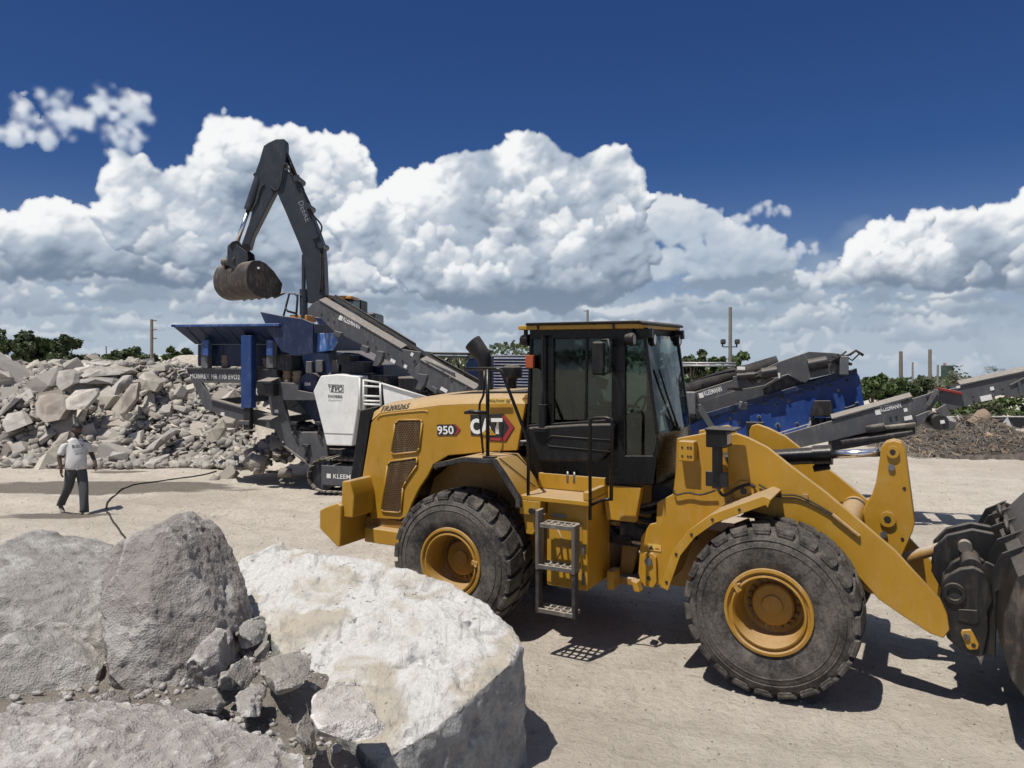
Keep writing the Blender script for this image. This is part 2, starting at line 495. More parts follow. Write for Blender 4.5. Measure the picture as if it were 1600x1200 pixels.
class MB:
    def __init__(s):
        s.v = []; s.f = []; s.cuts = []
    def raw(s, v, f):
        s.cuts.append((len(s.v), len(s.f)))
        o = len(s.v); s.v += [tuple(p) for p in v]; s.f += [[i + o for i in q] for q in f]
        return s
    def box(s, c, d, rot=None):
        m = rot if rot is not None else Matrix.Identity(3)
        c = Vector(c); h = Vector(d) / 2
        v = [c + m @ Vector((x * h.x, y * h.y, z * h.z)) for x in (-1, 1) for y in (-1, 1) for z in (-1, 1)]
        return s.raw(v, [(0, 1, 3, 2), (4, 6, 7, 5), (0, 4, 5, 1), (2, 3, 7, 6), (0, 2, 6, 4), (1, 5, 7, 3)])
    def box2(s, a, b):
        return s.box([(p + q) / 2 for p, q in zip(a, b)], [abs(p - q) for p, q in zip(a, b)])
    def plate(s, poly, v0, v1):
        """outline in (u, w) pushed from v0 to v1"""
        n = len(poly)
        v = [(u, v0, w) for u, w in poly] + [(u, v1, w) for u, w in poly]
        f = [list(range(n)), list(range(2 * n - 1, n - 1, -1))] + [(i, (i + 1) % n, n + (i + 1) % n, n + i) for i in range(n)]
        return s.raw(v, f)
    def cyl(s, a, b, r, n=12, r2=None, cap=True):
        a, b = Vector(a), Vector(b); r2 = r if r2 is None else r2
        d = (b - a).normalized(); x = d.orthogonal().normalized(); y = d.cross(x)
        v = []
        for c, rr in ((a, r), (b, r2)):
            v += [c + (x * math.cos(2 * PI * i / n) + y * math.sin(2 * PI * i / n)) * rr for i in range(n)]
        f = [(i, (i + 1) % n, n + (i + 1) % n, n + i) for i in range(n)]
        if cap: f += [list(range(n - 1, -1, -1)), list(range(n, 2 * n))]
        return s.raw(v, f)
    def tube(s, path, r, n=8):
        P = [Vector(p) for p in path]; rings = []
        x = None
        for i, p in enumerate(P):
            d = (P[min(i + 1, len(P) - 1)] - P[max(i - 1, 0)]).normalized()
            x = d.orthogonal().normalized() if x is None else (x - d * x.dot(d)).normalized()
            y = d.cross(x); rr = r[i] if isinstance(r, (list, tuple)) else r
            rings.append([p + (x * math.cos(2 * PI * k / n) + y * math.sin(2 * PI * k / n)) * rr for k in range(n)])
        v = [q for g in rings for q in g]; f = []
        for i in range(len(P) - 1):
            f += [(i * n + k, i * n + (k + 1) % n, (i + 1) * n + (k + 1) % n, (i + 1) * n + k) for k in range(n)]
        f += [list(range(n - 1, -1, -1)), list(range((len(P) - 1) * n, len(P) * n))]
        return s.raw(v, f)
    def lathe(s, prof, c, n=32, axis='y', closed=False):
        """prof: (radius, offset along the axis)"""
        v = []; m = len(prof)
        for k in range(n):
            t = 2 * PI * k / n
            for r, o in prof:
                if axis == 'y': v.append((c[0] + r * math.cos(t), c[1] + o, c[2] + r * math.sin(t)))
                elif axis == 'z': v.append((c[0] + r * math.cos(t), c[1] + r * math.sin(t), c[2] + o))
                else: v.append((c[0] + o, c[1] + r * math.cos(t), c[2] + r * math.sin(t)))
        f = []
        for k in range(n):
            k2 = (k + 1) % n
            for j in range(m if closed else m - 1):
                j2 = (j + 1) % m
                f.append((k * m + j, k * m + j2, k2 * m + j2, k2 * m + j))
        return s.raw(v, f)
    def build(s, name, mat, parent=None, smooth=None, bevel=0.0, seg=2, each=False):
        if each:                                  # every shape becomes an object of its own
            ends = s.cuts[1:] + [(len(s.v), len(s.f))]; out = []
            for (v0, f0), (v1, f1) in zip(s.cuts, ends):
                m = MB().raw(s.v[v0:v1], [[i - v0 for i in q] for q in s.f[f0:f1]])
                out.append(m.build(name, mat, parent, smooth, bevel, seg))
            return out
        me = bpy.data.meshes.new(name)
        bm = bmesh.new()
        vs = [bm.verts.new(p) for p in s.v]
        for q in s.f:
            try: bm.faces.new([vs[i] for i in q])
            except ValueError: pass
        bmesh.ops.remove_doubles(bm, verts=bm.verts, dist=1e-5)
        bmesh.ops.recalc_face_normals(bm, faces=bm.faces)
        bm.to_mesh(me); bm.free()
        return finish(name, me, mat, parent, smooth, bevel, seg)

def finish(name, me, mat, parent=None, smooth=None, bevel=0.0, seg=2):
    o = bpy.data.objects.new(name, me)
    COL.objects.link(o)
    if mat is not None: me.materials.append(mat)
    if parent is not None: o.parent = parent
    if bevel:
        m = o.modifiers.new('edge', 'BEVEL'); m.width = bevel; m.segments = seg; m.limit_method = 'ANGLE'; m.angle_limit = R(35)
        m.use_clamp_overlap = True
        m.harden_normals = True
        me.shade_smooth(); me.set_sharp_from_angle(angle=R(35))
    elif smooth:
        me.shade_smooth()
        if smooth is not True: me.set_sharp_from_angle(angle=R(smooth))
    return o

def np_mesh(name, v, f, mat, parent=None, smooth=None):
    """v: (n,3) array, f: (m,3) or (m,4) index array"""
    me = bpy.data.meshes.new(name)
    v = np.asarray(v, np.float32); f = np.asarray(f, np.int32)
    me.vertices.add(len(v)); me.vertices.foreach_set('co', v.ravel())
    k = f.shape[1]
    me.loops.add(f.size); me.loops.foreach_set('vertex_index', f.ravel())
    me.polygons.add(len(f)); me.polygons.foreach_set('loop_start', np.arange(0, f.size, k, dtype=np.int32))
    me.update(calc_edges=True)
    return finish(name, me, mat, parent, smooth)

def thing(name, label, cat, loc=(0, 0, 0), rotz=0.0, group=None):
    o = bpy.data.objects.new(name, None)
    COL.objects.link(o)
    o.empty_display_size = .3
    o.location = loc; o.rotation_euler = (0, 0, rotz)
    return tag(o, label, cat, group)

def tag(o, label=None, cat=None, group=None, kind=None):
    if cat and not kind: kind = 'thing'
    for k, v in (('label', label), ('category', cat), ('group', group), ('kind', kind)):
        if v: o[k] = v
    return o

def lettering(s, p0, p1, height, normal, mat, parent, name='lettering', bold=0.0, shear=0.0, lift=0.004, depth=0.002):
    """writing whose baseline runs from p0 to p1 (local points), letters of the given height, facing normal"""
    cu = bpy.data.curves.new(name, 'FONT')
    cu.body = s; cu.size = 1.0; cu.offset = bold; cu.shear = shear; cu.extrude = 0.0; cu.resolution_u = 3
    t = bpy.data.objects.new('tmp_text', cu); COL.objects.link(t)
    dg = bpy.context.evaluated_depsgraph_get()
    me = bpy.data.meshes.new_from_object(t.evaluated_get(dg))
    bpy.data.objects.remove(t); bpy.data.curves.remove(cu)
    co = np.empty(len(me.vertices) * 3); me.vertices.foreach_get('co', co); co = co.reshape(-1, 3)
    if len(co) == 0: return None
    x0, x1, y0, y1 = co[:, 0].min(), co[:, 0].max(), co[:, 1].min(), co[:, 1].max()
    p0, p1, n = Vector(p0), Vector(p1), Vector(normal).normalized()
    X = (p1 - p0); L = X.length; X.normalize(); Y = n.cross(X).normalized()
    out = []
    for x, y, _ in co:
        out.append(p0 + X * ((x - x0) / (x1 - x0) * L) + Y * ((y - y0) / (y1 - y0) * height) + n * lift)
    me.vertices.foreach_set('co', np.array(out, np.float32).ravel()); me.update()
    return finish(name, me, mat, parent)

def copy_tree(o, parent=None):
    c = o.copy(); COL.objects.link(c)
    if parent is not None: c.parent = parent
    for ch in [k for k in o.children]:
        copy_tree(ch, c)
    return c

# ------------------------------------------------------------------ materials
MATS = {}
def new_mat(name):
    m = bpy.data.materials.new(name); m.use_nodes = True
    t = NT(m.node_tree); t.n.clear()
    out = t.add('ShaderNodeOutputMaterial'); p = t.add('ShaderNodeBsdfPrincipled')
    t.l.new(p.outputs[0], out.inputs[0])
    return m, t, p, out

DUST = (0.43, 0.37, 0.30)
def paint(name, col, rough=0.4, metal=0.0, dust=0.35, dust_col=DUST, var=0.10, scale=3.0, coat=0.0, rust=0.0, bump=0.02, side_dust=0.12, spec=0.5):
    """machine paint: slight patchiness, site dust lying on upward faces and in streaks, chips of rust"""
    m, t, p, _ = new_mat(name)
    g = t.add('ShaderNodeNewGeometry'); tc = t.add('ShaderNodeTexCoord'); ob = tc.outputs['Object']
    n1 = t.noise(ob, scale, 5, 0.6); n2 = t.noise(ob, scale * 9, 4, 0.65)
    base = t.mix(t.lin(n1, 0.3, 0.7), [c * (1 - var) for c in col], [min(1, c * (1 + var)) for c in col])
    sp = t.add('ShaderNodeSeparateXYZ'); t.put(sp.inputs[0], g.outputs['Normal'])
    up = t.sstep(sp.outputs[2], 0.25, 0.95)
    st = t.noise(t.vmath('MULTIPLY', ob, (1.0, 1.0, 0.22)), scale * 5, 4, 0.6)
    d = t.math('ADD', t.math('MULTIPLY', t.math('MULTIPLY', up, t.lin(n2, 0.25, 0.7, 0.45, 1.0)), dust * 1.6),
               t.math('MULTIPLY', t.math('MULTIPLY', t.sstep(st, 0.42, 0.75), t.sstep(n1, 0.35, 0.7)), side_dust * 2.0), clamp=True)
    gr = t.math('MULTIPLY', t.sstep(t.noise(t.vmath('MULTIPLY', ob, (1.0, 1.0, 0.35)), scale * 2.3, 6, 0.65, 0.3), 0.56, 0.72), 0.28)
    base = t.mix(gr, base, [c * .45 + .012 for c in col])                                  # grime and runs
    cc = t.mix(d, base, dust_col)
    if rust:
        rr = t.math('MULTIPLY', t.sstep(t.noise(ob, scale * 4, 6, 0.7), 0.60 - 0.12 * rust, 0.72 - .1 * rust), min(1, rust))
        cc = t.mix(rr, cc, (0.16, 0.075, 0.04))
    t.put(p.inputs['Base Color'], cc)
    t.put(p.inputs['Roughness'], t.lin(t.math('ADD', d, t.math('MULTIPLY', n2, 0.25)), 0.0, 0.9, rough, min(0.95, rough + 0.42)))
    p.inputs['Metallic'].default_value = metal
    p.inputs['Specular IOR Level'].default_value = spec
    if coat: p.inputs['Coat Weight'].default_value = coat; p.inputs['Coat Roughness'].default_value = 0.2
    if bump: t.put(p.inputs['Normal'], t.bump(n2, bump * 4, 0.01))
    MATS[name] = m
    return m

def plain(name, col, rough=0.5, metal=0.0, spec=0.5):
    m, t, p, _ = new_mat(name)
    tc = t.add('ShaderNodeTexCoord')
    n = t.noise(tc.outputs['Object'], 14, 4, 0.6)
    t.put(p.inputs['Base Color'], t.mix(n, [c * .86 for c in col], [min(1, c * 1.12) for c in col]))
    t.put(p.inputs['Roughness'], t.lin(n, 0.3, 0.7, max(0.03, rough - .08), min(1, rough + .08)))
    p.inputs['Metallic'].default_value = metal
    p.inputs['Specular IOR Level'].default_value = spec
    MATS[name] = m
    return m

def glass(name, tint, dirt=0.06):
    m, t, p, out = new_mat(name)
    t.n.remove(p)
    tr = t.add('ShaderNodeBsdfTransparent'); tr.inputs[0].default_value = c4(tint)
    gl = t.add('ShaderNodeBsdfGlossy'); gl.inputs['Roughness'].default_value = 0.03; gl.inputs[0].default_value = (.9, .95, .95, 1)
    df = t.add('ShaderNodeBsdfDiffuse'); df.inputs[0].default_value = (.40, .37, .32, 1)
    fr = t.add('ShaderNodeFresnel'); fr.inputs[0].default_value = 1.5
    tc = t.add('ShaderNodeTexCoord')
    dm = t.math('MULTIPLY', t.sstep(t.noise(tc.outputs['Object'], 3.5, 6, 0.6), 0.35, 0.75), dirt * 2)
    m1 = t.add('ShaderNodeMixShader'); m2 = t.add('ShaderNodeMixShader')
    t.put(m1.inputs[0], fr.outputs[0]); t.l.new(tr.outputs[0], m1.inputs[1]); t.l.new(gl.outputs[0], m1.inputs[2])
    t.put(m2.inputs[0], dm); t.l.new(m1.outputs[0], m2.inputs[1]); t.l.new(df.outputs[0], m2.inputs[2])
    t.l.new(m2.outputs[0], out.inputs[0])
    MATS[name] = m
    return m

def rubber(name, col, dust=0.5):
    m, t, p, _ = new_mat(name)
    tc = t.add('ShaderNodeTexCoord'); ob = tc.outputs['Object']
    n1 = t.noise(ob, 5, 6, 0.65); n2 = t.noise(ob, 40, 4, 0.6)
    d = t.math('MULTIPLY', t.sstep(t.math('ADD', n1, t.math('MULTIPLY', n2, .35)), 0.45, 0.95), dust)
    t.put(p.inputs['Base Color'], t.mix(d, col, (0.34, 0.30, 0.25)))
    p.inputs['Roughness'].default_value = 0.78
    p.inputs['Specular IOR Level'].default_value = 0.35
    t.put(p.inputs['Normal'], t.bump(n2, 0.25, 0.01))
    MATS[name] = m
    return m

def stone(name, base, pale, dark, scale=1.0, bump=0.6, grit=1.0, pale_amt=0.5, extra=None, tint=None, relief=0.03):
    """broken concrete and limestone: patches of pale mortar, dark stains, aggregate grit"""
    m, t, p, _ = new_mat(name)
    tc = t.add('ShaderNodeTexCoord'); ob = tc.outputs['Object']
    inf = t.add('ShaderNodeObjectInfo')
    ob = t.vmath('ADD', ob, t.vmath('SCALE', t.add('ShaderNodeCombineXYZ').outputs[0], scale=1.0)) if False else ob
    n1 = t.noise(ob, 1.7 * scale, 6, 0.6, 0.4); n2 = t.noise(ob, 7 * scale, 6, 0.65); n3 = t.noise(ob, 45 * scale, 5, 0.7)
    vo = t.voro(ob, 60 * scale, 'F1')
    c = t.mix(t.lin(n2, 0.3, 0.7), [k * .82 for k in base], [min(1, k * 1.15) for k in base])
    c = t.mix(t.math('MULTIPLY', t.sstep(n1, 0.62 - .25 * pale_amt, 0.78 - .2 * pale_amt), .85), c, pale)
    c = t.mix(t.math('MULTIPLY', t.sstep(t.noise(ob, 3.1 * scale, 7, 0.7), 0.56, 0.72), .7), c, dark)
    c = t.mix(t.math('MULTIPLY', t.sstep(n3, 0.52, 0.72), 0.45 * grit), c, [k * .45 for k in base])
    c = t.mix(t.math('MULTIPLY', t.sstep(vo, 0.28, 0.05), 0.30 * grit), c, [min(1, k * 1.5) for k in pale])
    if tint:
        c = t.mix(t.math('MULTIPLY', t.sstep(inf.outputs['Random'], .55, 1.0), .5), c, tint, 'MULTIPLY')
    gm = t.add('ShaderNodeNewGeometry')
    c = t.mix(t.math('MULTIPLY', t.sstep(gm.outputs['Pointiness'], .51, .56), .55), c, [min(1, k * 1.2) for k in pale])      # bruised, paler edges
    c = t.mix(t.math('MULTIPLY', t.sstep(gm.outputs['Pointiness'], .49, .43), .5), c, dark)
    c2 = t.vmath('SCALE', c, scale=t.math('MULTIPLY', t.lin(inf.outputs['Random'], 0, 1, .78, 1.14), t.lin(gm.outputs['Random Per Island'], 0, 1, .80, 1.14)))
    t.put(p.inputs['Base Color'], c2)
    p.inputs['Roughness'].default_value = 0.92
    p.inputs['Specular IOR Level'].default_value = 0.2
    h = t.math('ADD', t.math('MULTIPLY', n3, .5), t.math('ADD', n2, t.math('MULTIPLY', vo, .25)))
    t.put(p.inputs['Normal'], t.bump(h, bump, relief))
    MATS[name] = m
    return m

YEL = paint('machine_yellow', (0.405, 0.218, 0.015), 0.36, dust=0.40, coat=0.1, side_dust=0.09, var=.07)
YELD = paint('dusty_yellow', (0.30, 0.16, 0.03), 0.5, dust=0.7, side_dust=0.35)
RIMY = paint('rim_yellow', (0.36, 0.19, 0.018), 0.5, dust=0.25, side_dust=0.22, scale=6)
BLK = paint('black_paint', (0.0045, 0.005, 0.006), 0.22, dust=0.10, side_dust=0.012, spec=0.3)
BLKM = paint('black_steel', (0.010, 0.010, 0.011), 0.42, dust=0.18, side_dust=0.05, rust=0.2)
BLKP = paint('black_plastic', (0.0075, 0.008, 0.009), 0.45, dust=0.20, side_dust=0.03, spec=0.3)
MESHM = paint('grille_brown', (0.055, 0.03, 0.010), 0.6, dust=0.1)
STEELD = paint('dusty_steel', (0.13, 0.12, 0.105), 0.55, metal=0.3, dust=0.6, side_dust=0.5)
CHROME = plain('chrome_rod', (0.78, 0.78, 0.78), 0.28, 1.0)
BOLT = plain('bolt_steel', (0.22, 0.22, 0.23), 0.45, 0.8)
TYRE = rubber('tyre_rubber', (0.026, 0.025, 0.025), 0.42)
RUB = rubber('black_rubber', (0.016, 0.016, 0.017), 0.15)
GLS = glass('tinted_cab_glass', (0.42, 0.50, 0.48), 0.012)
GLS2 = glass('windscreen_glass', (0.60, 0.68, 0.65), 0.03)
WHT = plain('white_lettering', (0.75, 0.75, 0.74), 0.5)
BLKL = plain('black_lettering', (0.02, 0.02, 0.02), 0.5)
RED = plain('red_badge', (0.30, 0.03, 0.035), 0.45)
LAMP = plain('lamp_lens', (0.55, 0.55, 0.52), 0.15)
ORNG = plain('orange_lens', (0.32, 0.07, 0.02), 0.25)
STICK = plain('white_sticker', (0.70, 0.70, 0.68), 0.6)
YSTICK = plain('yellow_sticker', (0.62, 0.42, 0.10), 0.5)
GREY = paint('plant_grey', (0.068, 0.072, 0.080), 0.45, dust=0.40, side_dust=0.10)
GREYL = paint('plant_grey_light', (0.10, 0.105, 0.115), 0.5, dust=0.40, side_dust=0.2)
BLUE = paint('plant_blue', (0.006, 0.018, 0.062), 0.4, dust=0.30, side_dust=0.06)
BLUEB = paint('plant_blue_dusty', (0.022, 0.075, 0.25), 0.5, dust=0.5, side_dust=0.3)
WHITEP = paint('plant_white', (0.74, 0.75, 0.73), 0.4, dust=0.25, side_dust=0.12)
EXC = paint('excavator_black', (0.026, 0.032, 0.043), 0.40, dust=0.2, side_dust=0.04)
EXY = paint('excavator_yellow', (0.55, 0.25, 0.05), 0.45, dust=0.35)
RUSTY = paint('worn_bucket_steel', (0.062, 0.052, 0.045), 0.48, metal=0.35, dust=0.3, side_dust=0.3, rust=0.3)
BKT = paint('bucket_steel', (0.030, 0.027, 0.026), 0.42, metal=0.3, dust=0.25, side_dust=0.25, rust=0.35)
GLET = plain('grey_lettering', (0.26, 0.28, 0.30), 0.5)
DARKM = paint('machine_dark', (0.012, 0.015, 0.022), 0.55, dust=0.3, side_dust=0.15)

# ================================================================== ground
def mound(x, y):
    """low heap of dirt and spall under the boulders close to the camera"""
    a = sst(-x + fbm(x * 1.5, y * 1.5, octv=3, seed=4) * .5, .25, 1.5) * sst(y, 2.2, 3.6) * (1 - sst(y + fbm(x, y, octv=2, seed=8) * .8, 5.9, 7.9))
    return .80 * a
def berm(x, y):
    """ramp behind the crusher that carries the excavator"""
    foot = 22.0 + 4.6 * sst(-x, 7.2, 9.6)
    a = sst(y + fbm(x * .3, y * .3, octv=3, seed=14) * 1.0, foot, foot + 1.6) * (1 - sst(y, 32, 38)) * sst(x, -15, -12) * (1 - sst(x, -2.5, 1.5))
    return (1.72 + 1.25 * sst(-x, 8.0, 10.5)) * a
def ground_z(x, y):
    near = np.exp(-((y - 8) / 30) ** 2)
    z = fbm(x * .35, y * .35, octv=4, seed=2) * .10 + fbm(x * 2.2, y * 2.6, octv=4, gain=.55, seed=5) * .030 * near + fbm(x * 9, y * 9, octv=3, gain=.6, seed=6) * .012 * near
    # wheel ruts: long shallow furrows across the yard
    ca, sa = math.cos(R(-17)), math.sin(R(-17)); q = -x * sa + y * ca; p = x * ca + y * sa
    for c, wd in ((10.2, .34), (12.35, .34), (14.1, .4), (4.6, .35), (6.7, .34), (17.5, .6)):
        d = (q - c + fbm(p * .15, p * 0 + c, octv=2, seed=9) * 1.2) / wd
        z = z - .038 * np.exp(-d * d) * (.6 + .8 * vnoise(p * 7.0, q * 0 + c, seed=12)) + .018 * np.exp(-(np.abs(d) - 1.4) ** 2 * 6) + .020 * np.sin(p * 29 + np.abs(d) * 2.5 + c) * np.exp(-d * d) * near * sst(vnoise(p * .6, q * 0 + c, seed=19), .35, .7)
    flat = np.exp(-(((x - 1.2) / 3.5) ** 2 + ((y - 8.6) / 2.5) ** 2) ** 2)
    fall = -np.maximum(0, y - 36) * (.010 + .036 * sst(x / np.maximum(y, 1), .16, .42))     # the land drops away gently, more so on the right
    return z * (1 - .55 * flat) - .03 + mound(x, y) + berm(x, y) + fall
def warp_axis(lo, hi, c0, c1, fine, grow=1.13):
    """even steps between c0 and c1, ever longer ones beyond"""
    a = list(np.arange(c0, c1, fine)); s_ = fine; x = c0; left = []
    while x > lo: s_ *= grow; x -= s_; left.append(x)
    s_ = fine; x = a[-1]; right = []
    while x < hi: s_ *= grow; x += s_; right.append(x)
    return np.array(left[::-1] + a + right)
gx = warp_axis(-1500, 1500, -7.0, 6.5, .045, 1.03); gy = warp_axis(-60, 3000, 4.0, 12.0, .045, 1.025)
GXX, GYY = np.meshgrid(gx, gy); GZZ = ground_z(GXX, GYY)
nx, ny = len(gx), len(gy)
idx = np.arange(nx * ny).reshape(ny, nx)
gf = np.stack([idx[:-1, :-1], idx[:-1, 1:], idx[1:, 1:], idx[1:, :-1]], -1).reshape(-1, 4)

m, t, p, _ = new_mat('dusty_ground')
tc = t.add('ShaderNodeTexCoord'); ob = tc.outputs['Object']
str_ = t.vmath('MULTIPLY', ob, (0.35, 1.0, 1.0))
rot = t.add('ShaderNodeVectorRotate'); rot.inputs['Angle'].default_value = R(17); rot.rotation_type = 'Z_AXIS'; t.put(rot.inputs['Vector'], ob)
track = t.vmath('MULTIPLY', rot.outputs[0], (0.06, 1.0, 1.0))
n_big = t.noise(ob, .22, 5, .55); n_mid = t.noise(ob, 1.6, 6, .62); n_fin = t.noise(ob, 14, 7, .7); n_tr = t.noise(track, 2.4, 6, .6); n_gr = t.noise(ob, 70, 4, .7)
c = t.mix(t.lin(n_mid, .3, .7), (.51, .453, .378), (.66, .597, .51))
c = t.mix(t.math('MULTIPLY', t.sstep(n_tr, .46, .66), .30), c, (.68, .62, .535))
c = t.mix(t.math('MULTIPLY', t.sstep(n_big, .50, .66), .75), c, (.47, .415, .345))
c = t.mix(t.math('MULTIPLY', t.sstep(n_fin, .50, .66), .55), c, (.41, .36, .297))
clod = t.noise(ob, 4.5, 7, .72, .3)
c = t.mix(t.math('MULTIPLY', t.sstep(clod, .55, .68), .45), c, (.38, .332, .275))
c = t.mix(t.math('MULTIPLY', t.sstep(clod, .44, .33), .4), c, (.70, .645, .56))
c = t.mix(t.math('MULTIPLY', t.sstep(n_gr, .58, .70), .40), c, (.70, .66, .59))
# grey spall on the heap near the camera
sp = t.add('ShaderNodeSeparateXYZ'); t.put(sp.inputs[0], ob)
heapm = t.math('MULTIPLY', t.math('MULTIPLY', t.sstep(sp.outputs[2], .18, .5), t.sstep(sp.outputs[1], 9.0, 8.0)), t.lin(n_mid, .25, .6, .5, 1.0))
c = t.mix(heapm, c, t.mix(n_fin, (.17, .145, .125), (.31, .275, .245)))
# damp soil where a hose has run out
def damp(px, py, rx, ry):
    d = CAM_H * FPX / (py - HZ); x0 = (px - 800) / FPX * d
    dx = t.math('DIVIDE', t.math('SUBTRACT', sp.outputs[0], x0), rx); dy = t.math('DIVIDE', t.math('SUBTRACT', sp.outputs[1], d), ry)
    r2 = t.math('ADD', t.math('MULTIPLY', dx, dx), t.math('MULTIPLY', dy, dy))
    return t.sstep(t.math('ADD', t.math('SUBTRACT', 1.0, r2), t.math('MULTIPLY', t.math('SUBTRACT', t.noise(str_, 1.1, 5, .6), .5), 2.6)), .05, .45)
wet = t.math('MAXIMUM', t.math('MAXIMUM', damp(60, 757, 3.6, .75), damp(195, 760, 3.0, .85)), t.math('MAXIMUM', damp(60, 804, 1.5, .32), damp(185, 735, .8, .25)))
c = t.mix(t.math('MULTIPLY', wet, .9), c, (.175, .152, .13))
t.put(p.inputs['Base Color'], c)
p.inputs['Roughness'].default_value = .95; p.inputs['Specular IOR Level'].default_value = .15
hh = t.math('ADD', t.math('ADD', t.math('MULTIPLY', n_fin, .6), t.math('MULTIPLY', n_gr, .25)), t.math('ADD', t.math('MULTIPLY', n_mid, .7), t.math('ADD', t.math('MULTIPLY', n_tr, .4), t.math('MULTIPLY', clod, .7))))
t.put(p.inputs['Normal'], t.bump(hh, 1.0, .09))
ground = np_mesh('ground', np.stack([GXX, GYY, GZZ], -1).reshape(-1, 3), gf, m, smooth=True)
tag(ground, 'pale dusty sand yard with wheel tracks and damp patches', None, kind='structure')
def gz(x, y): return float(ground_z(np.array([x]), np.array([y]))[0])

# ================================================================== broken stone
def subdiv_tris(v, f, target):
    """split long edges until triangles are about the target size"""
    bm = bmesh.new()
    vs = [bm.verts.new(p) for p in v]
    r_ = bmesh.ops.convex_hull(bm, input=vs)
    bmesh.ops.delete(bm, geom=[g for g in r_['geom_interior'] if isinstance(g, bmesh.types.BMVert)], context='VERTS')
    bmesh.ops.triangulate(bm, faces=bm.faces)
    for _ in range(9):
        lg = [e for e in bm.edges if e.calc_length() > target * 1.5]
        if not lg: break
        bmesh.ops.subdivide_edges(bm, edges=lg, cuts=1, use_grid_fill=False)
        bmesh.ops.triangulate(bm, faces=[q for q in bm.faces if len(q.verts) > 3])
    return bm
def rock_mesh(name, pts, target, amp, freq, seed, smooth_it=1, cuts=14, fine=.25, bite=.13):
    """hull -> dense mesh -> knocked flat by random fracture planes -> roughened"""
    bm = subdiv_tris(pts, None, target)
    for _ in range(smooth_it): bmesh.ops.smooth_vert(bm, verts=bm.verts, factor=.5, use_axis_x=True, use_axis_y=True, use_axis_z=True)
    bm.normal_update()
    co = np.array([q.co[:] for q in bm.verts]); rg = np.random.default_rng(seed)
    ext = float(np.linalg.norm(co.max(0) - co.min(0)))
    for _ in range(cuts):
        n = rg.normal(0, 1, 3); n /= np.linalg.norm(n); h = co @ n; d0 = h.max() - ext * rg.uniform(.006, bite)
        over = h - d0; wv = .03 * fbm(co[:, 0] * 4, co[:, 1] * 4, co[:, 2] * 4, 3, .5, seed + 3)
        co = co - n[None] * (np.maximum(over + wv * (over > 0), 0) * .96)[:, None]
    for q, c_ in zip(bm.verts, co): q.co = c_
    bm.normal_update(); no = np.array([q.normal[:] for q in bm.verts])
    x, y, z = co.T * freq
    d = fbm(x, y, z, 4, .5, seed) * .6 + fbm(x * 1.7, y * 1.7, z * 1.7, 4, .55, seed + 9, ridge=True) * .4
    d = d + fbm(x * 6, y * 6, z * 6, 4, .6, seed + 20) * fine
    pit = np.maximum(fbm(x * 2.6 + 9, y * 2.6, z * 2.6, 3, .5, seed + 60) - .16, 0) * 2.0          # broken-out hollows
    new = co + no * ((d - pit) * amp)[:, None]
    for q, c_ in zip(bm.verts, new): q.co = c_
    me = bpy.data.meshes.new(name); bm.to_mesh(me); bm.free()
    me.shade_smooth(); me.set_sharp_from_angle(angle=R(38))
    return me
def rock(name, pts, label, mat, target=.03, amp=.06, freq=2.5, seed=1, smooth_it=1, cuts=14, fine=.25, cat='boulder', group=None, bite=.13):
    P = np.array(pts); c = P.mean(0); c[2] = P[:, 2].min()
    me = rock_mesh(name, [tuple(q) for q in (P - c)], target, amp, freq, seed, smooth_it, cuts, fine, bite)
    o = finish(name, me, mat); o.location = tuple(c)
    return tag(o, label, cat, group)
CONC = stone('grey_concrete', (.27, .25, .222), (.44, .415, .38), (.14, .125, .11), 1.0, 1.0, relief=.03)
PURP = stone('purple_grey_stone', (.345, .315, .29), (.56, .54, .51), (.17, .148, .133), 1.0, 1.0, grit=1.0, pale_amt=.7, relief=.026)
GRIT = stone('gritty_grey_stone', (.35, .333, .306), (.55, .535, .505), (.16, .147, .133), 1.2, 1.0, grit=1.1, pale_amt=.65, relief=.028)
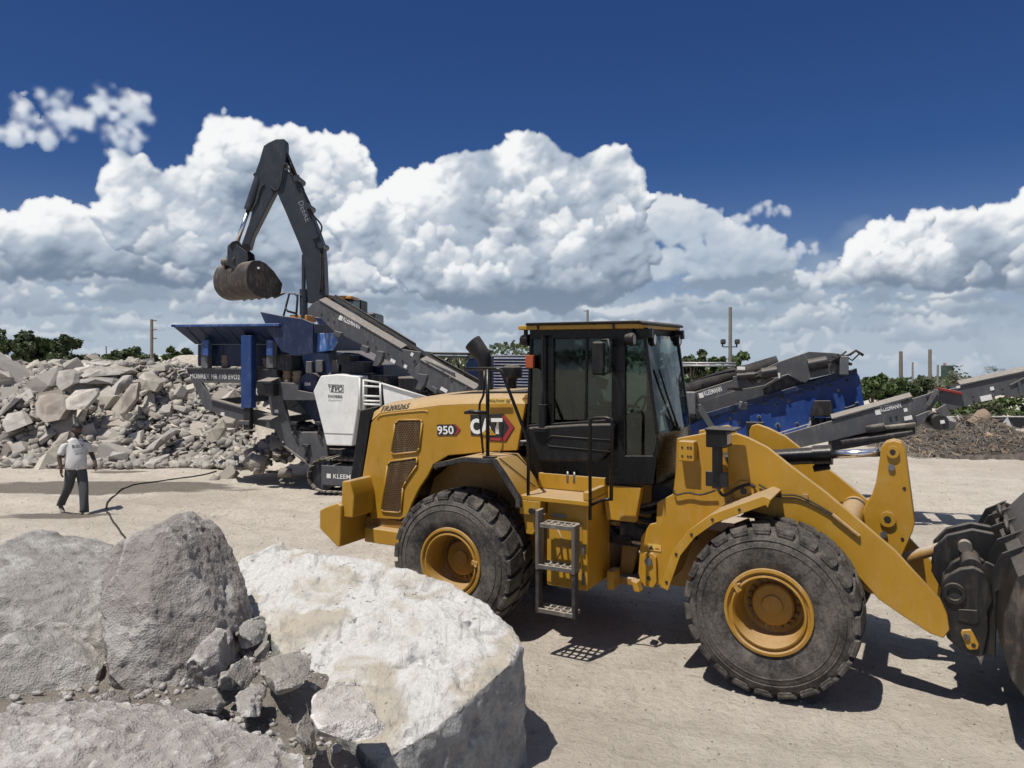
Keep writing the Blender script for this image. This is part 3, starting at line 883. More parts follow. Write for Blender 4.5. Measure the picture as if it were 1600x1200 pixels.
def white_slab_mat():
    m, t, p, _ = new_mat('lime_white_slab')
    tc = t.add('ShaderNodeTexCoord'); ob = tc.outputs['Object']; g = t.add('ShaderNodeNewGeometry')
    sp = t.add('ShaderNodeSeparateXYZ'); t.put(sp.inputs[0], g.outputs['Normal'])
    n1 = t.noise(ob, 1.6, 6, .6, .6); n2 = t.noise(ob, 6, 7, .68, .5); n3 = t.noise(ob, 30, 6, .7); n4 = t.noise(ob, 3.3, 5, .6)
    c = t.mix(t.lin(n3, .3, .7), (.54, .53, .505), (.70, .69, .67))
    c = t.mix(t.math('MULTIPLY', t.sstep(n1, .46, .60), .85), c, (.45, .395, .31))            # cream limestone core
    c = t.mix(t.math('MULTIPLY', t.sstep(n4, .57, .70), .6), c, (.30, .29, .275))
    c = t.mix(t.math('MULTIPLY', t.sstep(n2, .60, .70), .75), c, (.19, .175, .155))
    rdg = t.noise(t.vmath('MULTIPLY', ob, (2.2, .7, 1.0)), 3.4, 7, .62, .9)
    c = t.mix(t.math('MULTIPLY', t.sstep(rdg, .55, .66), .65), c, (.34, .33, .31))
    c = t.mix(t.math('MULTIPLY', t.sstep(t.noise(ob, 11, 5, .6, .4), .64, .70), .8), c, (.15, .135, .12))
    side = t.mix(t.lin(n2, .35, .65), (.26, .262, .258), (.47, .47, .46))                      # greyer where the surface turns steep
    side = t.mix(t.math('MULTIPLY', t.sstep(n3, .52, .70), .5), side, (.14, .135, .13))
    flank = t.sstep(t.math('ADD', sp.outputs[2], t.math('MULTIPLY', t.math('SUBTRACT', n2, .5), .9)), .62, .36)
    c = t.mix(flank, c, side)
    t.put(p.inputs['Base Color'], c); p.inputs['Roughness'].default_value = .9; p.inputs['Specular IOR Level'].default_value = .2
    h = t.math('ADD', t.math('MULTIPLY', n3, .45), t.math('ADD', t.math('MULTIPLY', n2, .7), t.math('MULTIPLY', rdg, .9)))
    t.put(p.inputs['Normal'], t.bump(h, 1.0, .05))
    return m
def pts_of(lst): return [at(*q) for q in lst]
# the big white slab between camera and loader
top_pts = [(348, 905, 7.6), (362, 885, 7.75), (395, 864, 8.0), (430, 850, 8.1), (500, 860, 8.0), (560, 872, 7.8), (640, 891, 7.45), (700, 914, 7.15), (760, 944, 6.8), (800, 975, 6.45), (817, 1005, 6.1),
           (800, 1035, 5.85), (745, 1090, 5.55), (690, 1135, 5.3), (640, 1172, 5.1), (600, 1205, 4.95), (572, 1180, 5.05), (537, 1095, 5.6), (483, 1026, 6.2), (403, 940, 7.1)]
tp = [Vector(at(*q)) for q in top_pts]
cen = sum(tp, Vector()) / len(tp)
bot = []
for q in tp:
    d = (q - cen); k = 1.0
    bot.append((cen.x + d.x * k + .03, cen.y + d.y * k + .02, -.15))
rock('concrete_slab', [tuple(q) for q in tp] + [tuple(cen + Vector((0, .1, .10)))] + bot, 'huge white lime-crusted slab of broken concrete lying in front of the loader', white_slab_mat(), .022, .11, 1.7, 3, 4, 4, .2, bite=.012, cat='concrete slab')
def prism_rock(front, depth, zlo, jitter=.06, shrink=.86, seed=0):
    """hull from a traced face plus a smaller copy pushed back"""
    rr = random.Random(seed); P = [Vector(at(*q)) for q in front]; c = sum(P, Vector()) / len(P); out = [tuple(q) for q in P]
    for q in P:
        b_ = c + (q - c) * shrink + Vector((rr.uniform(-jitter, jitter), depth * rr.uniform(.8, 1.1), rr.uniform(-jitter, jitter)))
        out.append(tuple(b_))
    fm = c + Vector((rr.uniform(-.1, .1), -.22, .05)); out.append(tuple(fm))
    if zlo is not None: out += [(q.x, q.y + depth * .3, zlo) for q in P[::2]]
    return out
rock('boulder', prism_rock([(-80, 880, 6.4), (-40, 858, 6.6), (30, 876, 6.7), (100, 905, 6.6), (160, 935, 6.4), (172, 965, 6.2), (190, 1055, 5.8), (120, 1040, 5.75), (30, 1010, 5.8), (-80, 990, 5.8)], 1.3, -.1, seed=2),
     'long grey boulder leaning down to the tall boulder, at the left edge', GRIT, .019, .055, 2.4, 11, 0, 20, .55, bite=.07)
rock('boulder', prism_rock([(150, 880, 5.95), (160, 860, 6.0), (238, 826, 6.15), (262, 828, 6.15), (280, 850, 6.1), (296, 905, 6.05), (340, 960, 6.0), (352, 1010, 5.85), (335, 1060, 5.7), (300, 1075, 5.6), (240, 1102, 5.5), (200, 1085, 5.5), (172, 1050, 5.55), (160, 960, 5.75)], .95, 0.0, seed=5),
     'tall upright purple-grey boulder with a pointed top, beside the white slab', PURP, .018, .055, 2.4, 21, 0, 18, .55, bite=.055)
rock('boulder', prism_rock([(-80, 995, 5.5), (-20, 998, 5.5), (30, 1015, 5.45), (95, 1045, 5.35), (112, 1070, 5.25), (90, 1108, 5.1), (20, 1112, 5.05), (-80, 1112, 5.05)], .8, .25, seed=8),
     'dark shaded grey boulder under the long leaning boulder', GRIT, .020, .045, 2.4, 31, 0, 22, .5)
rock('boulder', [at(-120, 1130, 4.25), at(0, 1104, 4.6), at(90, 1094, 4.8), at(200, 1098, 4.8), at(330, 1118, 4.65), at(420, 1150, 4.4), at(470, 1185, 4.2), at(480, 1260, 3.9), at(380, 1380, 3.4), at(200, 1400, 3.3), at(0, 1400, 3.3), at(-150, 1330, 3.5),
                 (-3.0, 5.0, .4), (-1.4, 4.8, .4), (-2.9, 3.4, .1), (-1.2, 3.5, .1), (-2.2, 4.2, 1.12)], 'broad rough pinkish-grey boulder filling the bottom left corner', PURP, .018, .08, 2.2, 41, 1, 14, .6, bite=.05)
rock('rock', prism_rock([(290, 1060, 5.3), (300, 1020, 5.35), (325, 998, 5.4), (350, 1005, 5.4), (352, 1035, 5.35), (335, 1080, 5.25), (318, 1090, 5.2), (292, 1086, 5.2)], .35, None, .03, seed=11), 'upright grey stone leaning on the tall boulder', PURP, .016, .04, 4.5, 51, 0, 12, .35, cat='rock')
small = [
    ([(336, 1078, 5.2), (345, 1050, 5.25), (375, 1040, 5.3), (392, 1052, 5.3), (385, 1078, 5.2), (350, 1088, 5.15)], .3, 'rounded grey stone next to the upright stone', CONC),
    ([(385, 1060, 5.3), (405, 1042, 5.35), (440, 1035, 5.4), (485, 1050, 5.3), (470, 1075, 5.2), (420, 1095, 5.1), (388, 1085, 5.15)], .35, 'largest flat grey stone in the heap by the white slab', CONC),
    ([(258, 1085, 5.05), (275, 1080, 5.08), (348, 1085, 5.05), (352, 1108, 4.98), (340, 1115, 4.95), (262, 1112, 4.95)], .22, 'long flat grey block lying in front of the upright stone', CONC),
    ([(362, 1095, 5.05), (385, 1080, 5.1), (415, 1100, 5.0), (412, 1118, 4.95), (370, 1122, 4.92), (358, 1108, 5.0)], .25, 'wedge-shaped brown-grey stone at the end of the flat block', PURP),
    ([(380, 1022, 5.6), (400, 1005, 5.7), (415, 1015, 5.7), (410, 1035, 5.6), (388, 1038, 5.55)], .25, 'small grey stone above the heap, against the white slab', CONC),
    ([(455, 1140, 4.7), (470, 1125, 4.75), (486, 1150, 4.65), (490, 1190, 4.5), (472, 1200, 4.45), (458, 1180, 4.5)], .2, 'thin upright splinter of concrete at the foot of the slab', CONC),
    ([(355, 985, 6.2), (372, 975, 6.3), (400, 985, 6.3), (403, 1015, 6.1), (375, 1020, 6.05), (356, 1005, 6.1)], .3, 'dark stone wedged between tall boulder and slab', GRIT),
    ([(480, 1110, 4.8), (520, 1090, 4.9), (575, 1105, 4.8), (600, 1145, 4.65), (560, 1160, 4.6), (495, 1150, 4.65)], .35, 'purple-brown stone pressed under the near flank of the slab', PURP),
    ([(190, 1085, 5.2), (205, 1078, 5.25), (212, 1090, 5.2), (205, 1100, 5.15), (192, 1098, 5.15)], .12, 'small pale stone below the tall boulder', CONC),
    ([(150, 1088, 5.2), (168, 1080, 5.25), (178, 1092, 5.2), (170, 1102, 5.15), (152, 1100, 5.15)], .12, 'small brown stone in the gap left of the tall boulder', PURP),
]
for i, (fr_, dp, lab, mt) in enumerate(small):
    rock('rock', prism_rock(fr_, dp, None, .02, .8, seed=60 + i), lab, mt, .016, .03, 5, 61 + i, 0, 12, .35, cat='rock')
# bent reinforcing wire on the slab
wire = MB().tube([at(722, 962, 6.72), at(738, 944, 6.85), at(752, 941, 6.85), at(768, 946, 6.8)], .006, 6)
wire.tube([at(723, 946, 6.85), at(730, 972, 6.68), at(733, 966, 6.7)], .005, 6)
tag(wire.build('wire', RUSTY, None, smooth=True), 'bent rusty reinforcing wire sticking out of the white slab', 'wire')
# loose chips and gravel
def chips(name, xs, ys, ss, mat, zfun, label, sink=.3, squash=.6):
    base = []; ico = bmesh.new(); bmesh.ops.create_icosphere(ico, subdivisions=1, radius=1.0)
    iv = np.array([q.co[:] for q in ico.verts]); fi = np.array([[q.index for q in f_.verts] for f_ in ico.faces]); ico.free()
    n = len(xs); k = len(iv)
    V = np.empty((n, k, 3)); rg = np.random.default_rng(len(xs))
    for i in range(n):
        q = iv * rg.uniform(.55, 1.25, (k, 1)); th = rg.uniform(0, 6.28); c_, s_ = math.cos(th), math.sin(th)
        q = q * np.array([1, rg.uniform(.5, .9), squash * rg.uniform(.6, 1.2)])
        V[i, :, 0] = q[:, 0] * c_ - q[:, 1] * s_; V[i, :, 1] = q[:, 0] * s_ + q[:, 1] * c_; V[i, :, 2] = q[:, 2]
        V[i] *= ss[i]
    V[:, :, 0] += np.asarray(xs)[:, None]; V[:, :, 1] += np.asarray(ys)[:, None]; V[:, :, 2] += (zfun(np.asarray(xs), np.asarray(ys)) + np.asarray(ss) * (squash - sink))[:, None]
    F = (fi[None] + (np.arange(n) * k)[:, None, None]).reshape(-1, 3)
    o = np_mesh(name, V.reshape(-1, 3), F, mat)
    return tag(o, label, None, kind='stuff')
N1 = 1500
yy = 5.0 + 22 * rng.random(N1) ** 1.8; xx = (rng.random(N1) - .5) * 1.4 * yy; ss = .004 + .016 * rng.random(N1) ** 5 + .0007 * yy
keep = mound(xx, yy) < .3
chips('gravel', xx[keep], yy[keep], ss[keep], stone('pebble', (.44, .41, .36), (.58, .55, .50), (.28, .25, .22), 1, .3, grit=.3), ground_z, 'pale pebbles and chips strewn over the dusty yard')
xx = rng.random(2600); N3 = 2600
yy = 5.2 + 14 * rng.random(N3) ** 1.7; xx = (rng.random(N3) - .5) * 1.4 * yy; ss = .003 + .010 * rng.random(N3) ** 4 + .0006 * yy
keep = mound(xx, yy) < .3
chips('gravel', xx[keep], yy[keep], ss[keep], stone('dark_pebble', (.22, .195, .165), (.34, .31, .27), (.14, .12, .10), 1, .3, grit=.3), ground_z, 'dark grit and clods strewn over the dusty yard')
N2 = 2200
yy = 3.6 + 3.6 * rng.random(N2); xx = -.35 * yy - .1 + (rng.random(N2) - .5) * 2.9; ss = .010 + .045 * rng.random(N2) ** 3
keep = mound(xx, yy) > .2
chips('rock_debris', xx[keep], yy[keep], ss[keep], PURP, ground_z, 'brown-grey crumbs and spall between the near boulders')

# ================================================================== wheel loader
L = Frame(-.053, 9.916, -28.2)
loader = thing('wheel_loader', 'yellow and black wheel loader with black cab, crossing the dusty yard', 'wheel loader', L.world(0, 0, 0), R(L.deg))

def lp(pts, v): return L.poly(pts, v)
def P3(px, py, v): return L.p3(px, py, v)

WB = 3.451
# ---- wheels
def make_tyre_mesh():
    b = MB()
    prof = [(.365, -.235), (.395, -.268), (.48, -.292), (.58, -.300), (.645, -.294), (.655, -.288), (.705, -.281), (.745, -.255), (.768, -.12), (.771, 0),
            (.768, .12), (.745, .255), (.705, .281), (.645, .294), (.58, .300), (.48, .292), (.395, .268), (.365, .235)]
    b.lathe(prof, (0, 0, 0), 72)
    N = 23
    for k in range(N):
        for sd in (-1, 1):
            t0 = 2 * PI * (k + (0 if sd < 0 else .5)) / N
            st = []                      # stations from the sidewall over the shoulder to the crown; each: v, r_in, r_out, angle shift, half width
            for v, ri, ro, sh, hw in ((.283, .715, .728, 0, .074), (.288, .728, .755, .0, .092), (.278, .74, .779, .005, .102), (.20, .75, .792, .03, .104), (.10, .75, .797, .075, .098), (.03, .75, .797, .11, .084)):
                for a in (-hw, hw):
                    t = t0 + (sh + a) * (1 if sd < 0 else -1)
                    for r in (ri, ro):
                        st.append((r * math.cos(t), v * sd, r * math.sin(t)))
            f = []
            for i in range(5):
                o = i * 4; n = o + 4
                f += [(o, n, n + 1, o + 1), (o + 2, o + 3, n + 3, n + 2), (o + 1, n + 1, n + 3, o + 3), (o, o + 2, n + 2, n)]
            f += [(0, 1, 3, 2), (20, 22, 23, 21)]
            b.raw(st, f)
    for r, v in ((.60, .300), (.665, .293), (.47, .284)):
        for sd in (-1, 1):
            b.lathe([(r - .006, v * sd), (r, (v + .006) * sd), (r + .006, v * sd)], (0, 0, 0), 72)
    return b

def make_wheel(u, v, side, spin):
    w = bpy.data.objects.new('wheel', None); COL.objects.link(w); w.parent = loader
    w.location = (u, v, .785); w.rotation_euler = (0, spin, 0 if side < 0 else PI)
    return w

tyre0 = make_tyre_mesh().build('tyre', TYRE, None, smooth=32)
bt = MB().lathe([(0.3614, .24), (0.3843, -.255), (0.4008, -.272), (0.3953, -.292), (0.3706, -.296), (0.3587, -.27), (0.3404, -.262), (0.3349, -.285), (0.3202, -.290), (0.3093, -.262),
                 (0.3056, -.20), (0.2974, -.06), (0.2745, .02), (0.2333, .035), (0.2050, .03), (0.1950, -.03), (0.1800, -.045), (0.1000, -.048), (0.0900, -.065), (0.0010, -.065)], (0, 0, 0), 64)
bt.box((-.275, -.29, .19), (.075, .03, .045), Matrix.Rotation(R(55), 3, 'Y'))
bt.cyl((-.24, -.24, .24), (-.27, -.31, .22), .012, 8)
rim0 = bt.build('rim', RIMY, None, smooth=30)
bb = MB()
for k in range(20):
    t = 2 * PI * k / 20
    bb.cyl((.222 * math.cos(t), .04, .222 * math.sin(t)), (.222 * math.cos(t), .0, .222 * math.sin(t)), .018, 6)
bolts0 = tag(bb.build('wheel_bolts', paint('bolt_dirty', (.16, .11, .05), .7, dust=.5, side_dust=.4), None), kind='stuff')
first = True
for u, side, spin in ((0, -1, 2.4), (WB, -1, 0.0), (0, 1, 1.0), (WB, 1, .4)):
    w = make_wheel(u, -1.085 if side < 0 else .80, side, spin)
    for src in (tyre0, rim0, bolts0):
        o = src if first else src.copy()
        if not first: COL.objects.link(o)
        o.parent = w
    first = False

# ---- running gear and frames
b = MB()
b.box2((-1.3, -.42, .62), (1.55, .42, 1.05)); b.box2((-.2, -.75, .55), (.2, .75, 1.0)); b.cyl((0, -.9, .785), (0, .9, .785), .23, 20)
b.build('rear_axle_frame', YELD, loader, bevel=.02)
b = MB()
b.cyl((WB, -.9, .785), (WB, .9, .785), .23, 20); b.box2((WB - .22, -.7, .52), (WB + .22, .7, 1.0)); b.box2((2.15, -.40, .60), (3.9, .40, 1.15))
b.build('front_axle_frame', YELD, loader, bevel=.02)

# ---- hood
side = [(821, 631), (808, 704), (760, 706), (700, 712), (677, 726), (668, 744), (655, 763), (643, 788), (636, 806), (625, 812), (579, 810), (575, 770), (566, 745), (580, 660), (594, 645), (640, 640), (690, 633), (740, 631)]
VS = -.84
sp_ = lp(side, VS)
hood = MB().plate(sp_, VS, VS + .05).build('engine_hood', YEL, loader, bevel=.012)
MB().plate(sp_, .79, .84).build('engine_hood', YEL, loader, bevel=.012)
top = [L.q(a, b_, -.70) for a, b_ in ((592, 636), (600, 633), (640, 627), (687, 619.5), (730, 617), (775, 616.5), (821, 617))]
shl = [L.q(a, b_, VS) for a, b_ in ((581, 657), (594, 645), (640, 640), (690, 633), (740, 631), (780, 631), (821, 631))]
b = MB(); n = len(top); rows_ = []
for i in range(n):
    (u1, w1), (u2, w2) = shl[i], top[i]
    uu = u2
    rows_.append([(u1, VS, w1), (u2, -.79, w2 - .045), (uu, -.70, w2), (uu, -.45, w2 + .035), (uu, .45, w2 + .035), (uu, .70, w2), (uu, .79, w2 - .045), (u1, -VS, w1)])
m = len(rows_[0])
b.raw([p for r_ in rows_ for p in r_], [(i * m + j, i * m + j + 1, (i + 1) * m + j + 1, (i + 1) * m + j) for i in range(n - 1) for j in range(m - 1)] + [list(range(m)), list(range((n - 1) * m, n * m))])
b.build('hood_top', YEL, loader, smooth=40)
# pressed crease on the side panel
b = MB(); cr = [(590, 655), (600, 648), (660, 642), (668, 645)]
b.tube(spline([P3(a, c, VS - .002) for a, c in cr]), .010, 6)
b.build('hood_crease', YEL, hood, smooth=True)
def grille(outl):
    q = lp(outl, VS - .004)
    fr_ = MB().plate(lp(outl, VS), VS - .012, VS + .002).build('side_grille', MESHM, loader, bevel=.004)
    us = [p[0] for p in q]; ws = [p[1] for p in q]
    b = MB(); cx, cz = sum(us) / len(us), sum(ws) / len(ws)
    for i in range(len(q)):
        a_, b_ = q[i], q[(i + 1) % len(q)]
        b.cyl((a_[0], VS - .012, a_[1]), (b_[0], VS - .012, b_[1]), .012, 6)
    b.build('grille_frame', YEL, fr_, smooth=True)
    # perforated sheet: rows of slots
    from mathutils.geometry import intersect_point_tri_2d
    def inside(x, z):
        c = False
        for i in range(len(q)):
            (x1, z1), (x2, z2) = q[i], q[i - 1]
            if (z1 > z) != (z2 > z) and x < (x2 - x1) * (z - z1) / (z2 - z1) + x1: c = not c
        return c
    b = MB(); zz = min(ws) + .03; k = 0
    while zz < max(ws) - .02:
        xx = min(us) + (.018 if k % 2 else 0)
        while xx < max(us):
            if inside(xx, zz) and inside(xx + .022, zz) and inside(xx, zz + .03) and inside(xx + .02, zz - .02):
                b.box((xx + .010, VS - .0145, zz), (.017, .006, .010))
            xx += .036
        zz += .024; k += 1
    b.build('grille_bars', paint('grille_bar_brown', (.16, .085, .02), .55, dust=.2), fr_)
grille([(621, 659), (624, 656), (658, 656), (660, 660), (656, 700), (652, 706), (614, 710), (612.5, 706), (617.5, 662)])
grille([(610, 721), (652, 715), (652, 727), (635, 752), (630, 762), (627.5, 798), (624, 801), (599, 799), (597, 796), (606, 727)])
# dark rear corner of the hood
q = lp([(562, 641), (590, 634.5), (578.5, 659), (565, 746), (560, 775), (545, 775), (547, 749)], -.80)
MB().plate(q, -.80, .80).build('radiator_guard', BLKP, loader, bevel=.02)
b = MB()
q = lp([(690, 618), (735, 612), (823, 611), (822, 618)], -.62)
b.plate(q, -.62, .62).build('hood_vent', BLKP, loader, bevel=.01)

# ---- counterweight
q = lp([(534, 752), (546, 751), (552.5, 775), (551, 812), (532, 811)], -1.25)
q2 = [(u, w) for u, w in q]
MB().plate([(q2[0][0], q2[0][1]), (q2[1][0], q2[1][1]), (q2[2][0], q2[2][1]), (q2[3][0], q2[3][1] + .02), (q2[4][0], q2[4][1] + .02)], -1.25, 1.25).build('counterweight', YEL, loader, bevel=.02)
q = lp([(499, 797), (512, 791), (527, 786), (533, 790), (531, 855), (527, 855), (499, 826)], -1.3)
MB().plate(q, -1.3, 1.3).build('counterweight', YEL, loader, bevel=.02)
b = MB(); u0, w0 = L.q(569, 824, -.95); u1, w1 = L.q(612, 853, -.95)
b.box2((u0, -.95, w1), (u1 + .12, .95, w0)).build('rear_step_box', YEL, loader, bevel=.015)
b = MB().box2((u0 - .45, -.80, w1 + .05), (u0 + .9, .80, w0 + .1)).build('rear_frame', YELD, loader)

# ---- rear fender
fo = [(-.216, 1.85), (-.19, 1.90), (.169, 1.99), (.579, 1.997), (.70, 1.86), (.893, 1.605), (.90, 1.50)]
def band(pts, th):
    out = list(pts); inn = []
    for i, (u, w) in enumerate(pts):
        a = pts[max(i - 1, 0)]; c = pts[min(i + 1, len(pts) - 1)]
        d = Vector((c[0] - a[0], c[1] - a[1])).normalized()
        inn.append((u + d.y * th, w - d.x * th))
    return out + inn[::-1]
fen = MB().plate(band(fo, .03), -1.33, -.80).build('rear_fender', YEL, loader, bevel=.006)
MB().plate(band(fo, .055), -1.39, -1.325).build('fender_flap', RUB, fen, bevel=.012)
fo2 = [(u, w - .002) for u, w in fo]
fen2 = MB().plate(band(fo2, .03), .80, 1.33).build('rear_fender', YEL, loader, bevel=.006)
MB().plate(band(fo2, .055), 1.325, 1.39).build('fender_flap', RUB, fen2, bevel=.012)
MB().cyl((.60, -1.30, 2.0), (.88, -.98, 1.66), .006, 6).build('fender_seam', BLKL, fen)
# wheel arch lining behind the rear wheel
b = MB().plate([(-.95, 1.05), (-.8, 1.55), (-.45, 1.82), (.2, 1.93), (.6, 1.9), (.9, 1.5), (.95, 1.05), (.8, .95), (-.8, .95)], -.50, -.44)
b.plate([(-.95, 1.05), (-.8, 1.55), (-.45, 1.82), (.2, 1.93), (.6, 1.9), (.9, 1.5), (.95, 1.05), (.8, .95), (-.8, .95)], .72, .78).build('wheel_arch', YELD, loader, each=True)

# ---- platform, battery box, ladder
b = MB(); b.box2((.86, -1.32, 1.575), (1.66, -.80, 1.625)); b.box2((.86, -1.32, 1.42), (1.11, -1.0, 1.574)); b.box2((.86, -.86, 1.63), (1.66, -.80, 1.80)); b.box2((1.60, -1.32, 1.63), (1.66, -.82, 1.72))
b.build('platform', YEL, loader, bevel=.008)
b = MB(); b.box2((1.13, -1.20, .66), (1.60, -.55, 1.572)).build('battery_box', YEL, loader, bevel=.012)
b = MB(); b.box2((1.135, -1.212, .70), (1.54, -1.202, 1.36)); b.build('box_door', YEL, loader, bevel=.005)
b = MB()
for w_ in (.78, 1.10): b.box2((1.545, -1.225, w_ - .05), (1.575, -1.203, w_ + .05))
b.box2((1.20, -1.208, 1.40), (1.36, -1.203, 1.44)).build('hinge', BOLT, loader, each=True)
b = MB(); b.box2((.85, 1.32, .66), (1.66, .62, 1.62)).build('fuel_tank', YEL, loader, bevel=.015)
lad = bpy.data.objects.new('ladder', None); COL.objects.link(lad); lad.parent = loader
def rung(w, u0, u1, name='step'):
    b = MB(); d0, d1 = -1.50, -1.30
    b.box2((u0, d0, w - .015), (u1, d0 + .025, w + .03)); b.box2((u0, d1 - .025, w - .015), (u1, d1, w + .03))
    nn = 5
    for i in range(nn + 1):
        x = u0 + (u1 - u0) * i / nn
        b.box2((x - .012, d0 + .02, w - .01), (x + .012, d1 - .02, w + .025))
    b.box2((u0, (d0 + d1) / 2 - .01, w - .01), (u1, (d0 + d1) / 2 + .01, w + .025))
    b.build(name, STEELD, lad, bevel=.004)
rung(1.36, 1.19, 1.56); rung(.93, 1.17, 1.56); rung(.475, 1.17, 1.56)
b = MB()
for u in (1.155, 1.565):
    b.box2((u - .02, -1.50, .90), (u + .02, -1.36, 1.40 if u > 1.3 else 1.52))
b.build('ladder_rail', STEELD, lad, bevel=.01, each=True)
b = MB()
for u in (1.155, 1.565):
    b.box2((u - .022, -1.49, .44), (u + .022, -1.40, .925))
b.build('ladder_hanger', RUB, lad, bevel=.01, each=True)
b = MB()
for s_ in ((1.20, 1.24, 1.12, 1.0), (1.48, 1.24, 1.40, 1.0)): pass
b.tube([(1.24, -1.207, 1.32), (1.34, -1.207, 1.12), (1.24, -1.207, .94)], .012, 6); b.tube([(1.52, -1.207, 1.32), (1.42, -1.207, 1.12), (1.52, -1.207, .94)], .012, 6); b.cyl((1.34, -1.207, 1.12), (1.42, -1.207, 1.12), .012, 6)
b.build('ladder_brace', YELD, lad, smooth=True)
b = MB(); b.box2((1.0, -1.30, 1.44), (1.14, -1.10, 1.36)); b.plate([(.88, 1.42), (1.1, 1.42), (1.1, 1.34), (1.0, 1.2), (.92, 1.2)], -1.28, -1.24).build('ladder_bracket', YEL, loader, bevel=.01, each=True)

# ---- articulation joint, hydraulics between the frames
b = MB()
b.box2((1.55, -.45, 1.20), (2.05, .45, 1.72)); b.box2((1.55, -.55, .58), (1.95, .55, .66)); b.box2((1.9, -.35, .62), (2.3, .35, .70)); b.box2((1.9, -.35, 1.25), (2.35, .35, 1.33))
b.plate([(1.66, .60), (1.80, .60), (1.95, 1.25), (1.72, 1.25)], -.42, -.34); b.plate([(1.66, .60), (1.80, .60), (1.95, 1.25), (1.72, 1.25)], .34, .42)
b.build('articulation_joint', YELD, loader, bevel=.012)
b = MB().plate([(1.66, 1.34), (1.98, 1.34), (2.05, 1.72), (1.60, 1.72)], -.80, -.70); b.build('cab_mount', YEL, loader, bevel=.01)
b = MB(); b.box2((1.66, -.80, .58), (1.74, -.60, .78)); b.plate([(1.97, .60), (2.04, .60), (2.0, .70), (1.93, .72)], -.80, -.68); b.build('frame_lock_bracket', YEL, loader, bevel=.01, each=True)
b = MB(); b.cyl((1.5, -.45, 1.06), (1.85, -.50, 1.06), .055, 14); b.build('steering_cylinder', BLKM, loader, smooth=40)
b = MB(); b.cyl((1.8, -.50, 1.06), (2.35, -.58, 1.06), .028, 12).build('steering_rod', CHROME, loader, smooth=40)
b = MB()
for k in range(9):
    y0 = -.5 + random.uniform(-.1, .5); w0 = random.uniform(1.15, 1.65)
    b.tube([(1.5, y0, w0), (1.75, y0 + random.uniform(-.1, .1), w0 + random.uniform(-.2, .05)), (2.0, y0 + random.uniform(-.1, .1), w0 + random.uniform(-.15, .05)), (2.5, y0, w0 + random.uniform(-.1, .1))], .022, 7)
b.build('hydraulic_hose', RUB, loader, smooth=True, each=True)
b = MB(); b.lathe([(.001, -.3), (.16, -.28), (.19, -.2), (.19, .2), (.16, .28), (.001, .3)], (2.15, -.15, 1.55), 18); b.box2((1.7, -.5, 1.0), (2.2, .5, 1.25)); b.box2((2.2, -.35, .95), (2.6, .35, 1.7)); b.build('transmission', DARKM, loader, smooth=40, each=True)

# ---- cab
cab = bpy.data.objects.new('cab', None); COL.objects.link(cab); cab.parent = loader
CV = .82; CM = -.19; CF = 2 * CM + CV       # near side, middle and far side of the cab
def mir_v(v): return 2 * CM - v
def cabplate(pts, v0=-CV, v1=-CV + .07, name='pillar', mat=BLK, bev=.012):
    b = MB().plate(lp(pts, -CV), v0, v1); b.plate(lp(pts, -CV), mir_v(v0), mir_v(v1))
    return b.build(name, mat, cab, bevel=bev, each=True)
lower = [(822, 664), (955, 655), (977, 655), (977, 712), (1020, 712), (1027, 678), (1030, 690), (1021, 757), (965, 758), (905, 752), (829, 747), (821, 700)]
lo_p = lp(lower, -CV)
cabplate(lower, -CV, -CV + .09, 'cab_lower_panel', BLK, .015)
b = MB().plate([lo_p[5], lo_p[6], lo_p[7], (lo_p[7][0] - .06, lo_p[7][1]), (lo_p[5][0] - .06, lo_p[5][1])], -CV + .09, CF - .09); b.box2((.70, -.73, 1.74), (2.15, CF - .09, 1.82)); b.box2((.69, -.73, 1.82), (.76, CF - .09, 2.40))
b.build('cab_floor', BLK, cab, bevel=.01)
cabplate([(845, 522), (865, 522), (865, 662), (850, 662)])
cabplate([(827, 522), (831, 522), (827, 664), (822, 664)])
cabplate([(827, 514), (1018, 512), (1019, 528), (827, 530)], name='roof_rail')
cabplate([(914, 526), (918, 526), (916, 656), (912, 656)], -CV + .012, -CV + .05, 'window_divider')
cabplate([(955, 524), (976, 524), (977, 714), (955, 656)])
cabplate([(1003, 522), (1009, 522), (1029, 678), (1024, 680)], -CV, -CV + .05, 'front_pillar')
# panes
def pane(pts, name='side_window', mat=GLS, v=-CV + .03):
    q = lp(pts, -CV)
    o = MB().plate(q, v, v + .008).build(name, mat, cab)
    MB().plate(q, mir_v(v + .008), mir_v(v)).build(name, mat, cab)
pane([(831, 528), (846, 528), (850, 662), (827, 662)], 'rear_quarter_window')
pane([(864, 527), (915, 527), (914, 656), (866, 656)])
pane([(917, 527), (956, 527), (956, 656), (915, 656)])
pane([(976, 526), (1005, 526), (1026, 680), (1019, 713), (977, 713)], 'door_window')
